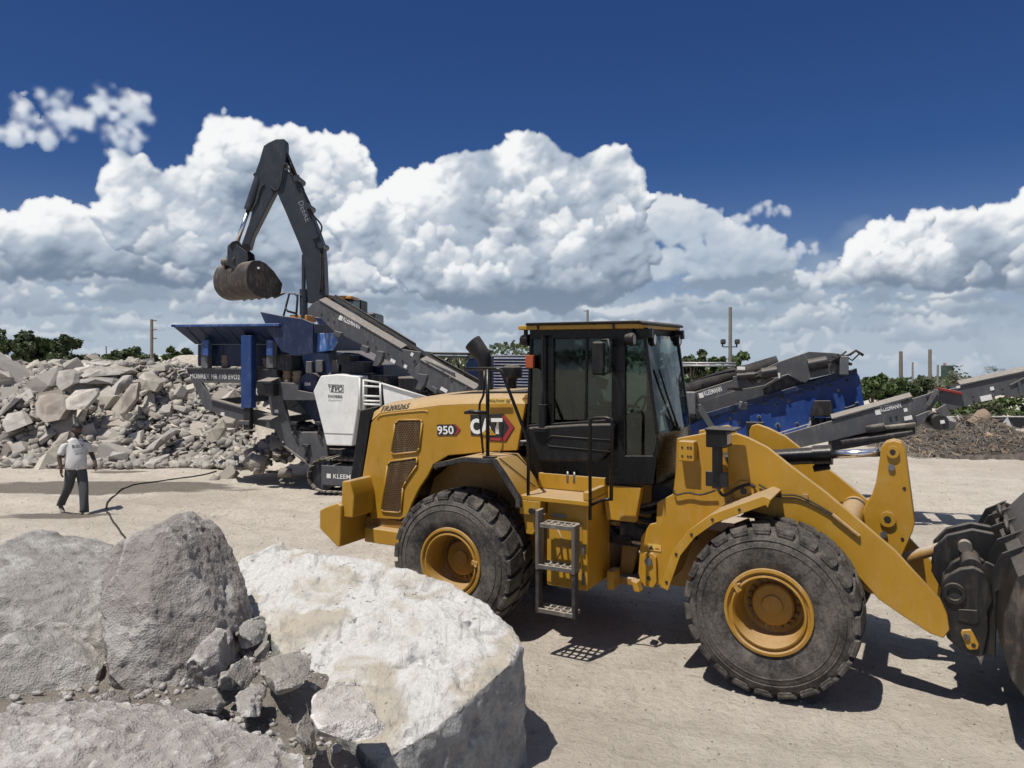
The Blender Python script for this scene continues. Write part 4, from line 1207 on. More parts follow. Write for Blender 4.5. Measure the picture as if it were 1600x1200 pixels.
# windscreen: bowed sheet, raked back at the top
b = MB(); NV, NW = 14, 8; vv = []
(ut, wt), (ub, wb_) = L.q(1006, 524, -CV), L.q(1027, 679, -CV)
for j in range(NW + 1):
    k = j / NW
    for i in range(NV + 1):
        v = -CV + .02 + (CF + CV - .04) * i / NV
        bow = (1 - ((v - CM) / (CF - CM)) ** 2) * (.02 + .04 * (1 - k))
        vv.append((ub + (ut - ub) * k + bow, v, wb_ + (wt - wb_) * k))
ff = [(j * (NV + 1) + i, j * (NV + 1) + i + 1, (j + 1) * (NV + 1) + i + 1, (j + 1) * (NV + 1) + i) for j in range(NW) for i in range(NV)]
b.raw(vv, ff).build('windscreen', GLS2, cab, smooth=True)
b = MB(); bow = lambda v, k: (1 - ((v - CM) / (CF - CM)) ** 2) * (.02 + .04 * (1 - k))
lowp = [(ub + bow(-CV + (CF + CV) * i / 12, 0), -CV + (CF + CV) * i / 12, wb_) for i in range(13)]
b.raw([(x, y, z) for x, y, z in lowp] + [(lo_p[7][0] + .03, y, lo_p[7][1]) for x, y, z in lowp], [(i, i + 1, 14 + i, 13 + i) for i in range(12)])
b.build('cab_front_panel', BLK, cab, smooth=True)
b = MB(); b.box2((.70, -CV + .05, 2.4), (.715, CF - .05, 3.36)).build('rear_window', GLS, cab)
# wiper
b = MB(); b.tube([(2.31, -.30, 2.32), (2.24, -.50, 2.70), (2.19, -.62, 2.98)], .012, 6); b.cyl((2.33, -.30, 2.32), (2.24, -.30, 2.32), .03, 8); b.build('wiper', BLKP, cab, smooth=True)
# roof
roof = MB().plate([(.62, 3.415), (.62, 3.465), (2.06, 3.47), (2.10, 3.455), (2.09, 3.415)], -.90, CF + .08).build('roof', YEL, cab, bevel=.012)
b = MB().plate([(.72, 3.466), (.74, 3.495), (2.07, 3.50), (2.125, 3.48), (2.13, 3.455), (2.105, 3.452), (2.065, 3.472)], -.93, CF + .11); b.build('roof_cap', BLKP, roof, bevel=.01)
b = MB().plate([(.72, 3.34), (2.04, 3.35), (2.04, 3.412), (.72, 3.41)], -.80, CF - .02).build('roof_liner', BLKP, roof)
b = MB()
for u in (.88, 1.78): b.box2((u - .012, -.915, 3.415), (u + .012, -.902, 3.475))
b.build('roof_strap', BLKP, roof, each=True)
def worklight(u, v, w, facing):
    b = MB(); b.lathe([(.001, -.06), (.055, -.055), (.07, 0), (.07, .035), (.06, .045)], (u, v, w), 14, 'x'); b.box2((u - .02, v - .015, w + .05), (u + .02, v + .015, w + .12))
    o = b.build('work_light', BLKP, cab, smooth=40)
    MB().lathe([(.001, .040 * facing), (.058, .040 * facing)], (u, v, w), 14, 'x').build('lamp_lens', LAMP, o)
for u, v, f in ((2.10, -.60, 1), (2.10, .36, 1), (1.96, -.87, 1), (.67, -.80, -1), (.67, .42, -1)): worklight(u, v, 3.30, f)
b = MB(); u, w = L.q(829, 565, -.86); b.box((u, -.87, w), (.10, .06, .15)).build('signal_lamp', ORNG, cab, bevel=.012)
b = MB(); u, w = L.q(848, 650, -.88); b.cyl((u, -.88, w - .13), (u, -.88, w + .13), .05, 12); b.cyl((u, -.88, w - .13), (u, -.88, w - .17), .11, 12); b.cyl((u, -.88, w + .1), (u, -.88, 3.35), .016, 8); b.build('air_intake', BLKP, cab, smooth=40)
# door detail: pressed outline, handle, side locker
b = MB().plate(lp([(823, 668), (905, 663), (958, 662), (958, 700), (935, 722), (862, 722), (842, 722)], -.92), -.92, -.825).build('side_locker', BLKP, cab, bevel=.03, seg=3)
b = MB(); b.tube([P3(a, c, -.925) for a, c in ((955, 688), (862, 681), (852, 690), (858, 697), (955, 706))], .007, 6).build('locker_pressing', BLKP, cab, smooth=True)
b = MB(); b.cyl((1.22, -.85, 1.84), (1.22, -.85, 1.72), .018, 8); b.cyl((1.30, -.85, 1.84), (1.30, -.85, 1.72), .018, 8).build('hose_fitting', BOLT, cab, smooth=True, each=True)
# mirror
b = MB(); c = P3(935, 560, -1.02); b.box((c[0], c[1], c[2]), (.14, .07, .36)); mir = b.build('mirror', BLKP, cab, bevel=.03, seg=3)
b = MB(); b.tube([P3(940, 532, -.86), P3(950, 531, -1.0), P3(953, 545, -1.04), P3(953, 580, -1.04), P3(942, 586, -1.02)], .014, 6); b.build('mirror_bracket', BLKP, mir, smooth=True)
# seat, console, wheel
b = MB(); b.box2((.98, CM - .26, 2.12), (1.45, CM + .26, 2.26)); b.box((1.02, CM, 2.58), (.15, .48, .70), Matrix.Rotation(R(-8), 3, 'Y')); b.box2((1.05, CM - .12, 1.83), (1.38, CM + .12, 2.12)); b.box((.98, CM, 3.02), (.10, .26, .18))
b.build('operator_seat', BLKP, cab, bevel=.04)
b = MB(); b.tube([(2.05, CM, 1.83), (1.98, CM, 2.2), (1.86, CM, 2.46)], .05, 8); b.box2((1.98, -.55, 1.83), (2.14, .25, 2.05)); b.box2((1.05, .12, 2.2), (1.6, .26, 2.42))
b.build('steering_console', BLKP, cab, smooth=40)
b = MB(); tp = [(1.80 + .07 * math.cos(t), CM + .19 * math.sin(t), 2.50 + .16 * math.cos(t)) for t in [2 * PI * k / 20 for k in range(21)]]; b.tube(tp, .014, 6); b.build('steering_wheel', BLKP, cab, smooth=True)
b = MB(); u, w = L.q(888, 562, .36); b.box((u, .36, w), (.16, .01, .18)); u, w = L.q(938, 598, .36); b.box((u, .36, w), (.2, .01, .14), Matrix.Rotation(.3, 3, 'Y')); b.build('paper_notice', STICK, cab, each=True)
b = MB(); b.box2((2.0, .18, 2.75), (2.03, .34, 2.98)).build('display_screen', BLKP, cab, bevel=.01)

# ---- handrails and steps around the cab
def rail(name, pts, v, r=.019):
    P = [P3(*p, v) if len(p) == 2 else P3(*p) for p in pts]
    Q = [Vector(P[0])]
    for i in range(1, len(P) - 1):                       # round the bends
        a, c, d = Vector(P[i - 1]), Vector(P[i]), Vector(P[i + 1])
        k = min(.06, (a - c).length * .4, (d - c).length * .4)
        p1, p2 = c + (a - c).normalized() * k, c + (d - c).normalized() * k
        Q += [p1, (p1 + p2) / 4 + c / 2, p2]
    Q.append(Vector(P[-1]))
    return MB().tube(Q, r, 8).build(name, BLK, loader, smooth=True)
rail('handrail', [(727, 576), (782, 576), (826, 690), (825, 795)], -1.30)
rail('handrail', [(762, 577), (762, 716)], -1.30, .022)
rail('handrail', [(757, 579), (756, 618), (749, 630), (750, 655), (755, 709)], -1.12, .014)
rail('handrail', [(922, 812), (922, 653), (957, 653), (955, 782)], -1.28, .019)
rail('handrail', [(955, 780), (940, 781), (922, 790)], -1.28, .016)
b = MB(); b.tube([P3(726, 645, -1.30), P3(735, 643.5, -1.30), P3(759, 645, -1.30)], [.016, .028, .02], 8).build('grab_bar', BLK, loader, smooth=True)
b = MB(); b.cyl((1.02, -1.31, 1.47), (1.02, -1.36, 1.47), .035, 10); b.box((.48, -1.3, 2.005), (.14, .08, .02)).build('rail_foot', BLKM, loader, smooth=40, each=True)

# ---- exhaust stack, pre-cleaner
b = MB(); ue, ve = -.28, -.1; 
b.lathe([(.10, 0), (.10, .06), (.001, .06)], (ue, ve, 2.66), 16, 'z')
b.tube([(ue, ve, 2.70), (ue, ve, 2.95), (ue, ve, 3.04), (ue - .02, ve, 3.10), (ue - .06, ve, 3.155)], [.088, .088, .092, .098, .10], 20)
# the outlet is an oblong hood leaning back, cut off square to its axis
ax = Vector((-.66, 0, .75)).normalized(); up_ = Vector((.75, 0, .66))
def ring_at(c, ra, rb): return [tuple(Vector(c) + up_ * (ra * math.cos(t)) + Vector((0, rb * math.sin(t), 0))) for t in [2 * PI * k / 20 for k in range(20)]]
c0_ = Vector((ue - .015, ve, 3.09)); rs = [ring_at(c0_, .10, .09), ring_at(c0_ + ax * .10, .115, .09), ring_at(c0_ + ax * .26, .125, .09), ring_at(c0_ + ax * .26, .112, .078), ring_at(c0_ + ax * .12, .10, .07)]
b.raw([p for g in rs for p in g], [(i * 20 + k, i * 20 + (k + 1) % 20, (i + 1) * 20 + (k + 1) % 20, (i + 1) * 20 + k) for i in range(4) for k in range(20)] + [list(range(80, 100))])
st = b.build('exhaust_stack', BLKP, loader, smooth=45)
b = MB(); u, w = L.q(800, 606, .25); b.lathe([(.06, 0), (.06, .13), (.10, .15), (.135, .17), (.14, .25), (.13, .29), (.08, .32), (.001, .325)], (u, .25, w - .02), 20, 'z').build('air_precleaner', BLKP, loader, smooth=40)

# ---- front frame and fender
q = lp([(1057, 685), (1105, 676), (1118, 684), (1140, 740), (1150, 790), (1113, 812), (1080, 838), (1056, 868), (1040, 908), (1032, 915), (1001, 912), (997, 895), (1001, 840), (1015, 819), (1025, 817), (1026, 785), (1051, 772), (1055, 740)], -.66)
MB().plate(q, -.66, -.58).build('front_frame_plate', YEL, loader, bevel=.012)
MB().plate(q, .24, .32).build('front_frame_plate', YEL, loader, bevel=.012)
b = MB(); b.box2((2.45, -.58, 1.35), (2.62, .24, 2.2)); b.box2((2.6, -.58, 1.1), (3.9, .24, 1.3)).build('front_frame_web', YELD, loader)
c = P3(1075, 704, -.72); b = MB().box((c[0], -.73, c[2]), (.17, .13, .21)).build('valve_cover', YEL, loader, bevel=.012)
b = MB()
for du in (-.04, .02, .05):
    for dw in (-.05, .04): b.cyl((c[0] + du, -.795, c[2] + dw), (c[0] + du, -.802, c[2] + dw), .011, 8)
b.build('cover_bolt', BLKL, loader, each=True)
fb = [(2.42, .86), (2.444, .932), (2.547, 1.228), (2.705, 1.446), (2.915, 1.616), (3.167, 1.735), (3.40, 1.84), (3.47, 1.815)]
ffn = MB().plate(band(fb, .025), -1.30, -.60).build('front_fender', YEL, loader, bevel=.006)
fl = MB().plate(band(fb, .085), -1.325, -1.302).build('fender_flange', YEL, ffn, bevel=.006)
b = MB()
for i in range(1, 6):
    (u, w), (u2, w2) = fb[i], fb[i + 1] 
    d = Vector((u2 - u, w2 - w)).normalized(); b.cyl((u + d.y * .045, -1.325, w - d.x * .045), (u + d.y * .045, -1.334, w - d.x * .045), .014, 8)
b.build('flange_bolt', BLKL, ffn, each=True)
ffn2 = MB().plate(band(fb, .025), .30, 1.0).build('front_fender', YEL, loader, bevel=.006)
# steering pin and decals on the plate
b = MB(); c = P3(1015, 889, -.67); b.plate([(c[0] - .09, c[2] - .12), (c[0] - .05, c[2] - .19), (c[0] + .05, c[2] - .19), (c[0] + .09, c[2] - .12), (c[0] + .08, c[2] + .14), (c[0] + .04, c[2] + .18), (c[0] - .04, c[2] + .18), (c[0] - .08, c[2] + .14)], -.70, -.655); pk = b.build('pin_keeper', YEL, loader, bevel=.01)
MB().cyl((c[0], -.70, c[2] + .09), (c[0], -.725, c[2] + .09), .045, 6).build('bolt', BOLT, pk)
b = MB().cyl((c[0], -.70, c[2] - .09), (c[0], -.707, c[2] - .09), .022, 10).build('grease_hole', BLKL, pk)
a0 = P3(1012, 849, -.664); a1 = P3(1033, 862, -.664)
dc = MB().box2((a0[0], -.667, a1[2]), (a1[0], -.663, a0[2])).build('warning_decal', YSTICK, loader)
MB().plate([(a0[0] + .01, a1[2] + .01), (a0[0] + .07, a1[2] + .01), (a0[0] + .04, a0[2] - .01)], -.669, -.6675).build('warning_triangle', BLKL, dc)
b = MB().box2((a0[0] + .085, -.669, a1[2] + .02), (a1[0] - .02, -.6675, a0[2] - .04)).build('warning_mark', RED, dc)
# head lamp on its post
c0 = P3(1121, 697, -.95); c1 = P3(1121, 763, -.95)
b = MB().box2((c0[0] - .045, -.99, c1[2]), (c0[0] + .045, -.91, c0[2])); b.box2((c0[0] - .11, -.99, c1[2] + .02), (c0[0] + .11, -.95, c1[2] + .17)); post = b.build('lamp_post_bracket', BLKM, loader, bevel=.008)
c0 = P3(1127, 684, -.97); b = MB().box((c0[0] - .02, -.98, c0[2]), (.20, .26, .17)); b.box((c0[0] + .02, -.98, c0[2] + .09), (.30, .30, .025)); hl = b.build('head_lamp', BLKP, loader, bevel=.012)
MB().box((c0[0] + .083, -.98, c0[2] - .005), (.008, .20, .10)).build('lamp_lens', LAMP, hl, bevel=.003)
b = MB(); b.tube(spline([P3(1052, 765, -.70), P3(1056, 773, -.70), P3(1075, 770, -.70), P3(1095, 773, -.70), P3(1118, 766, -.72)]), .010, 6).build('cable', RUB, loader, smooth=True)

# ---- lift arms, bellcrank, tilt cylinder
armp = [(1136, 690), (1140, 680), (1150, 677), (1169, 684), (1199, 699), (1238, 730), (1291, 770), (1345, 815), (1400, 862), (1426, 891), (1469, 937), (1480, 960), (1484, 985), (1474, 998), (1453, 990), (1415, 966), (1373, 937), (1335, 895), (1290, 850), (1230, 812), (1180, 800), (1150, 785), (1138, 760)]
aq = lp(armp, -.755)
MB().plate(aq, -.755, -.685).build('lift_arm', YEL, loader, bevel=.012)
MB().plate(aq, .345, .415).build('lift_arm', YEL, loader, bevel=.012)
b = MB(); c = P3(1165, 765, -.70); b.lathe([(.001, -.05), (.05, -.05), (.05, -.04), (.10, -.035), (.10, .02)], (c[0], -.745, c[2]), 20).build('pivot_boss', YEL, loader, smooth=40)
b = MB().cyl((c[0], -.797, c[2]), (c[0], -.80, c[2]), .035, 12).build('pivot_hole', BLKL, loader)
b = MB().cyl((4.05, -.69, 1.50), (4.05, .345, 1.50), .12, 20).build('arm_cross_tube', YEL, loader, smooth=40)
bq = lp([(1375, 713), (1376, 700), (1384, 691), (1396, 688), (1408, 691), (1414, 701), (1416, 712), (1429.5, 816), (1426, 831), (1415, 856), (1402, 885), (1385, 890), (1365, 862), (1345, 822), (1350, 793), (1362, 775), (1369, 752)], -.10)
bell = MB().plate(bq, -.11, -.05).plate(bq, .05, .11).build('bellcrank', YEL, loader, bevel=.012, each=True)[0]
for (px, py), r_ in (((1395, 706), .06), ((1387, 811), .075)):
    c = P3(px, py, -.11)
    MB().lathe([(.001, -.025), (r_ * .45, -.025), (r_ * .47, -.03), (r_, -.03), (r_, .0)], (c[0], -.112, c[2]), 18).build('pin_boss', YEL, bell, smooth=35)
    MB().cyl((c[0], -.142, c[2]), (c[0], -.146, c[2]), r_ * .42, 12).build('pin_hole', BLKL, bell)
    cc_ = P3(px - 2 if py < 760 else px - 6, py + 24, -.11)
    MB().cyl((cc_[0], -.11, cc_[2]), (cc_[0], -.135, cc_[2]), .035, 6).build('bolt', BOLT, bell)
b = MB()
for px, py in ((1413, 763), (1410, 842)):
    c = P3(px, py, -.11); b.cyl((c[0], -.112, c[2]), (c[0], -.118, c[2]), .016, 8)
b.build('grease_hole', BLKL, bell, each=True)
t0, t1 = Vector((2.75, 0, 1.96)), Vector(P3(1395, 706, 0))
dd = (t1 - t0).normalized(); gl = Vector(P3(1287, 711, 0))
b = MB().cyl(t0, gl - dd * .08, .088, 20); b.cyl(gl - dd * .1, gl + dd * .08, .105, 20); b.cyl(gl - dd * .1 + Vector((0, 0, -.14)), gl + dd * .06 + Vector((0, 0, -.12)), .035, 10); cy = b.build('tilt_cylinder', BLK, loader, smooth=40)
MB().cyl(gl, t1 - dd * .06, .043, 16).build('tilt_rod', CHROME, loader, smooth=True)
b = MB().cyl(t1 - dd * .12, t1, .06, 14); b.cyl(t1 + Vector((0, -.05, 0)), t1 + Vector((0, .05, 0)), .08, 16).build('rod_eye', BLKM, loader, smooth=40)
b = MB(); b.tube(spline([P3(1185, 757, -.78), P3(1215, 772, -.775), P3(1250, 776, -.775), P3(1300, 803, -.775), P3(1338, 833, -.775)]), .009, 6); b.tube(spline([P3(1187, 763, -.78), P3(1215, 776, -.775), P3(1250, 780, -.775), P3(1300, 806, -.775), P3(1338, 838, -.775)]), .007, 6).build('grease_line', RUB, loader, smooth=True, each=True)
b = MB(); b.cyl(P3(1300, 804, -.775), P3(1342, 838, -.775), .02, 8); b.box(P3(1258, 777, -.77), (.05, .02, .06)).build('line_clamp', YELD, loader, smooth=40, each=True)
b = MB().tube(spline([P3(1118, 756, -.78), P3(1130, 774, -.80), P3(1150, 764, -.80), P3(1170, 757, -.78), P3(1180, 762, -.78)]), .016, 8).build('hydraulic_hose', RUB, loader, smooth=True, each=True)
# lift rams low between arm and frame
b = MB().cyl((2.9, -.52, 1.0), (3.7, -.52, 1.05), .08, 14); b.cyl((2.9, .20, 1.0), (3.7, .20, 1.05), .08, 14).build('lift_cylinder', BLK, loader, smooth=40, each=True)
b = MB().cyl((3.7, -.52, 1.05), (4.28, -.52, 1.08), .045, 12); b.cyl((3.7, .20, 1.05), (4.28, .20, 1.08), .045, 12).build('lift_rod', CHROME, loader, smooth=40, each=True)
b = MB().cyl((4.28, -.68, .98), (4.28, -.40, .98), .09, 14); b.cyl((4.28, .10, .98), (4.28, .34, .98), .09, 14).build('ram_eye', YELD, loader, smooth=40, each=True)

# ---- coupler
cp = bpy.data.objects.new('quick_coupler', None); COL.objects.link(cp); cp.parent = loader
cq = lp([(1467, 958), (1468, 935), (1474, 912), (1484, 898), (1500, 889), (1520, 886), (1537, 894), (1548, 912), (1552, 940), (1545, 958), (1546, 985), (1543, 1000), (1538, 1025), (1531, 1032), (1522, 1025), (1500, 1016), (1480, 998)], -.66)
for v0 in (-.66, -.34, .26, .58):
    pl_ = [(u + (.0 if abs(v0) > .5 else .02), w + (0 if v0 < -.5 else .03)) for u, w in cq]
    MB().plate(pl_, v0, v0 + .08).build('coupler_plate', BLKM, cp, bevel=.02, seg=3)
b = MB(); us = [p[0] for p in cq]; c = P3(1491, 927, -.67)
b.cyl((c[0], -.58, c[2]), (c[0], .60, c[2]), .10, 20); b.cyl((c[0] + .14, -.6, c[2] + .22), (c[0] + .14, .6, c[2] + .22), .09, 18); b.box2((c[0] + .18, -.6, c[2] - .42), (c[0] + .26, .6, c[2] + .1))
b.build('coupler_tube', BLKM, cp, smooth=40)
MB().lathe([(.055, .0), (.06, -.03), (.09, -.03), (.095, .0)], (c[0], -.662, c[2]), 20, closed=True).build('pin_collar', BLKM, cp, smooth=40)
MB().cyl((c[0], -.664, c[2]), (c[0], -.668, c[2]), .056, 16).build('pin_hole', BLKL, cp)
hump = [(c[0] - .18, c[2] + .05), (c[0] - .16, c[2] + .28), (c[0] - .05, c[2] + .42), (c[0] + .16, c[2] + .50), (c[0] + .34, c[2] + .48), (c[0] + .40, c[2] + .2), (c[0] + .3, c[2] - .1), (c[0] - .1, c[2] - .1)]
for v0 in (-.20, .12): MB().plate(hump, v0, v0 + .07).build('coupler_hook', BLKM, cp, bevel=.02, seg=3)
MB().cyl((c[0] + .1, -.3, c[2] + .34), (c[0] + .1, .3, c[2] + .34), .06, 14).build('link_pin', STEELD, cp, smooth=40)
b = MB().plate(lp([(1497, 952), (1527, 954), (1531, 972), (1524, 976), (1496, 970)], -.675), -.675, -.655).build('name_plate', BLKM, cp, bevel=.006)
yb = MB().plate(lp([(1501, 990), (1503, 985), (1517, 984), (1521, 990), (1530, 1008), (1528, 1015), (1515, 1016), (1510, 1012)], -.69), -.69, -.655).build('yellow_keeper', YEL, cp, bevel=.008)
c2 = P3(1521, 1008, -.69); MB().cyl((c2[0], -.69, c2[2]), (c2[0], -.696, c2[2]), .018, 10).build('bolt_hole', BLKL, yb)
c2 = P3(1510, 994, -.69); MB().cyl((c2[0], -.69, c2[2]), (c2[0], -.71, c2[2]), .03, 6).build('bolt', RUSTY, yb)
b = MB().plate(lp([(1526, 1024), (1537, 1024), (1533, 1038)], -.64), -.66, -.6).build('coupler_tooth', STEELD, cp)
lk = MB(); pb = Vector(P3(1388, 880, 0)); lk.cyl(pb, Vector((c[0] + .02, 0, c[2] + .30)), .055, 12); lk.build('tilt_link', YELD, loader, smooth=40)

# ---- bucket
bk = bpy.data.objects.new('bucket', None); COL.objects.link(bk); bk.parent = loader
bp = [(5.48, 1.50), (5.36, 1.42), (5.27, 1.10), (5.262, .80), (5.32, .60), (5.42, .46), (5.60, .34), (5.9, .28), (6.55, .24)]
inn = [(6.55, .275), (5.9, .32), (5.64, .375), (5.46, .49), (5.36, .625), (5.30, .81), (5.31, 1.09), (5.395, 1.40), (5.49, 1.465)]
MB().plate(bp + inn, -1.48, 1.48).build('bucket_shell', BLKM, bk, bevel=.006)
sidep = [(5.48, 1.50), (5.36, 1.42), (5.27, 1.10), (5.262, .80), (5.32, .60), (5.42, .46), (5.60, .34), (5.9, .28), (6.55, .24), (6.5, .40), (6.0, .95), (5.75, 1.40)]
for v0 in (-1.51, 1.47): MB().plate(sidep, v0, v0 + .04).build('bucket_side', BKT, bk, bevel=.01)
MB().plate([(6.5, .225), (6.85, .22), (6.85, .25), (6.5, .28)], -1.53, 1.53).build('cutting_edge', BKT, bk, bevel=.008)
MB().plate([(5.46, 1.49), (5.50, 1.475), (5.80, 1.80), (5.78, 1.83), (5.70, 1.78)], -1.0, 1.0).build('spill_guard', BLKM, bk, bevel=.01)
for v0 in (-.9, -.35, .25, .80, 1.2): MB().plate([(5.42, 1.46), (5.36, 1.36), (5.30, 1.15), (5.24, 1.10), (5.23, 1.3), (5.30, 1.45), (5.5, 1.56)], v0, v0 + .03).build('bucket_rib', BLKM, bk, bevel=.005)
for v0 in (-.2, .55):
    MB().tube([(5.40, v0 - .09, 1.47), (5.38, v0 - .09, 1.56), (5.38, v0, 1.60), (5.38, v0 + .09, 1.56), (5.40, v0 + .09, 1.47)], .022, 8).build('lifting_eye', BLKM, bk, smooth=True)
for v0 in (-.62, .5): MB().plate([(5.10, .50), (5.27, .45), (5.30, 1.25), (5.20, 1.30), (5.08, 1.1)], v0, v0 + .05).build('coupler_lug', BLKM, bk, bevel=.012)

# ---- badges and writing
N_ = (0, -1, 0)
lettering('950', P3(684.5, 679, VS), P3(710, 678.5, VS), .105, N_, WHT, hood, bold=.022, lift=.012)
MB().plate(lp([(683, 663.5), (711, 663), (719.5, 671), (712, 680), (683.5, 680.5)], VS - .004), VS - .008, VS - .001).build('model_badge', BLKL, hood)
MB().plate(lp([(712, 664), (719.5, 671), (712.5, 679.5), (709.5, 679.5), (715, 671), (709.5, 664)], VS - .009), VS - .011, VS - .0085).build('badge_chevron', RED, hood)
MB().plate(lp([(735, 648), (787, 647), (804, 668), (791, 690), (764, 689), (764, 681), (736, 680)], VS - .004), VS - .008, VS - .001).build('maker_badge', BLKL, hood)
MB().plate(lp([(788, 648.5), (803, 668), (790, 689), (766, 688), (766, 684), (786, 684), (796, 668), (784, 650)], VS - .009), VS - .0115, VS - .0085).build('badge_chevron', RED, hood)
lettering('C', P3(736.5, 678.5, VS), P3(753, 678, VS), .185, N_, WHT, hood, bold=.05, lift=.013)
lettering('A', P3(752, 678, VS), P3(771, 678, VS), .185, N_, WHT, hood, bold=.05, lift=.013)
lettering('T', P3(769, 678, VS), P3(787, 678, VS), .185, N_, WHT, hood, bold=.05, lift=.013)
MB().plate(lp([(751, 680), (763, 666), (775, 680)], VS - .014), VS - .017, VS - .0135).build('badge_triangle', YEL, hood)
l1, l2 = Vector((shl[1][0], VS, shl[1][1])), Vector((shl[2][0], VS, shl[2][1])); t1_, t2_ = Vector((top[1][0], -.79, top[1][1] - .045)), Vector((top[2][0], -.79, top[2][1] - .045))
b1, b2 = l1 + (t1_ - l1) * .18, l2 + (t2_ - l2) * .18; fn = (b2 - b1).cross(t2_ - l2).normalized()
if fn.y > 0: fn = -fn
lettering('TR200265', b1, b2, (t2_ - l2).length * .72, fn, BLKL, hood, bold=.02, shear=.22, lift=.006)
pw0, pw1 = P3(765, 630, VS - .005), P3(800, 629.5, VS - .005)
MB().plate(lp([(764, 622.5), (800, 622), (800, 630.5), (764, 631)], VS), VS - .052, VS - .045).build('dealer_sticker', YSTICK, hood)
lettering('Ring Power', P3(766, 629, VS - .05), P3(789, 628.5, VS - .05), .034, N_, BLKL, hood, bold=.01, lift=.006)
lettering('CAT', P3(791.5, 629, VS - .05), P3(799, 628.8, VS - .05), .035, N_, BLKL, hood, bold=.03, lift=.006)

# ================================================================== mobile crusher behind the loader
K = Frame(-6.2, 18.0, -16)
crusher = thing('mobile_crusher', 'blue, grey and white tracked crushing plant with feed hopper, beside the rubble pile', 'crusher', K.world(0, 0, 0), R(K.deg))
def c7(pts): return [(260 + x / 3.53, 440 + y / 3.53) for x, y in pts]
def c5(pts): return [(460 + x / 5.333, 460 + y / 5.333) for x, y in pts]
def kplate(pts, v, v1, name, mat, bev=.01, par=None):
    return MB().plate(K.poly(pts, v), v, v1).build(name, mat, par or crusher, bevel=bev)
# chassis side made of beams round two openings
for v in (0.0, 2.4):
    def bm_(pts, nm='chassis_beam'):
        return MB().plate(K.poly(c7(pts), 0), v, v + .10).build(nm, GREY, crusher, bevel=.012)
    top_beam = bm_([(108, 480), (607, 488), (607, 560), (193, 558)])
    bm_([(108, 482), (193, 560), (245, 655), (212, 705)], 'chassis_strut')
    bm_([(243, 648), (585, 742), (600, 818), (415, 770), (212, 704)])
    bm_([(609, 555), (730, 562), (728, 600), (812, 615), (822, 655), (642, 655), (692, 830), (880, 830), (890, 960), (822, 1032), (635, 895), (588, 790), (562, 650), (578, 572)], 'chassis_plate')
    if v == 0.0:
        fl_ = MB().plate(K.poly(c7([(104, 474), (609, 484), (609, 490), (106, 481)]), -.03), -.06, .16).build('beam_flange', GREY, crusher)
        MB().plate(K.poly(c7([(245, 645), (585, 738), (586, 745), (244, 652)]), -.03), -.06, .14).build('beam_flange', GREYL, crusher)
        MB().plate(K.poly(c7([(635, 893), (822, 1030), (822, 1040), (634, 901)]), -.03), -.05, .14).build('beam_flange', GREYL, crusher)
        p0, p1 = K.p3(*c7([(132, 533)])[0], -.004), K.p3(*c7([(405, 540)])[0], -.004)
        lettering('MOBIREX MR 110i EVO2', p0, p1, .115, (0, -1, 0), WHT, top_beam, bold=.0, lift=.006)
b = MB(); 
for x, y in ((607, 715), (310, 730), (643, 884)):
    c = K.p3(*c7([(x, y)])[0], -.006); b.box(c, (.10 if y != 884 else .05, .006, .075 if y != 884 else .05))
b.build('decal', STICK, crusher, each=True)
# cross members so that the chassis is a frame
b = MB()
for px, py in ((300, 585), (330, 630), (420, 585), (425, 660), (500, 640), (480, 715)):
    u, w = K.q(px, py, 0); b.box2((u - .06, .10, w - .08), (u + .06, 2.4, w + .08))
b.build('cross_member', GREY, crusher, each=True)
# hopper: flared walls on a dark blue trough
u0, wr = K.q(271, 511, -.35); u1, _ = K.q(419, 512, -.35); ub, wb2 = K.q(305, 538, .1); ue2, _ = K.q(431, 538, .1)
hop = bpy.data.objects.new('feed_hopper', None); COL.objects.link(hop); hop.parent = crusher
def quad(a, b_, c, d, th, name, mat, par=hop):
    A, B, C, D = map(Vector, (a, b_, c, d)); n = (B - A).cross(D - A).normalized() * th
    vs = [A, B, C, D, A + n, B + n, C + n, D + n]
    return MB().raw(vs, [(0, 1, 2, 3), (7, 6, 5, 4), (0, 4, 5, 1), (1, 5, 6, 2), (2, 6, 7, 3), (3, 7, 4, 0)]).build(name, mat, par, bevel=.008)
quad((u0, -.35, wr), (u1 + .3, -.35, wr), (ue2, .1, wb2), (ub, .1, wb2), .04, 'hopper_wall', BLUE)
quad((u1 + .3, 2.85, wr), (u0, 2.85, wr), (ub, 2.4, wb2), (ue2, 2.4, wb2), .04, 'hopper_wall', BLUE)
quad((u0, 2.85, wr), (u0, -.35, wr), (ub, .1, wb2), (ub, 2.4, wb2), .04, 'hopper_wall', BLUE)
b = MB(); b.box2((u0 - .03, -.40, wr), (u1 + .3, -.28, wr + .06)); b.box2((u0 - .03, 2.78, wr), (u1 + .3, 2.9, wr + .06)); b.box2((u0 - .03, -.40, wr + .001), (u0 + .10, 2.9, wr + .061)); b.build('hopper_rim', BLUEB, hop, bevel=.012, each=True)
for k in range(6):
    uu = ub + (ue2 - ub) * (k + .5) / 6; quad((uu - .02 - .1, -.33, wr - .03), (uu + .02 - .1, -.33, wr - .03), (uu + .02, .06, wb2), (uu - .02, .06, wb2), .05, 'hopper_rib', BLUE)
MB().box2((ub + .05, .12, K.q(305, 572, .1)[1]), (ue2 + .1, 2.38, wb2)).build('hopper_trough', BLUE, hop, bevel=.02)
q = K.poly([(406, 487), (436, 493), (472, 498), (489, 505), (489, 552), (462, 556), (440, 549), (419, 517)], -.30)
MB().plate(q, -.30, -.22).build('hopper_flap', BLUE, hop, bevel=.012)
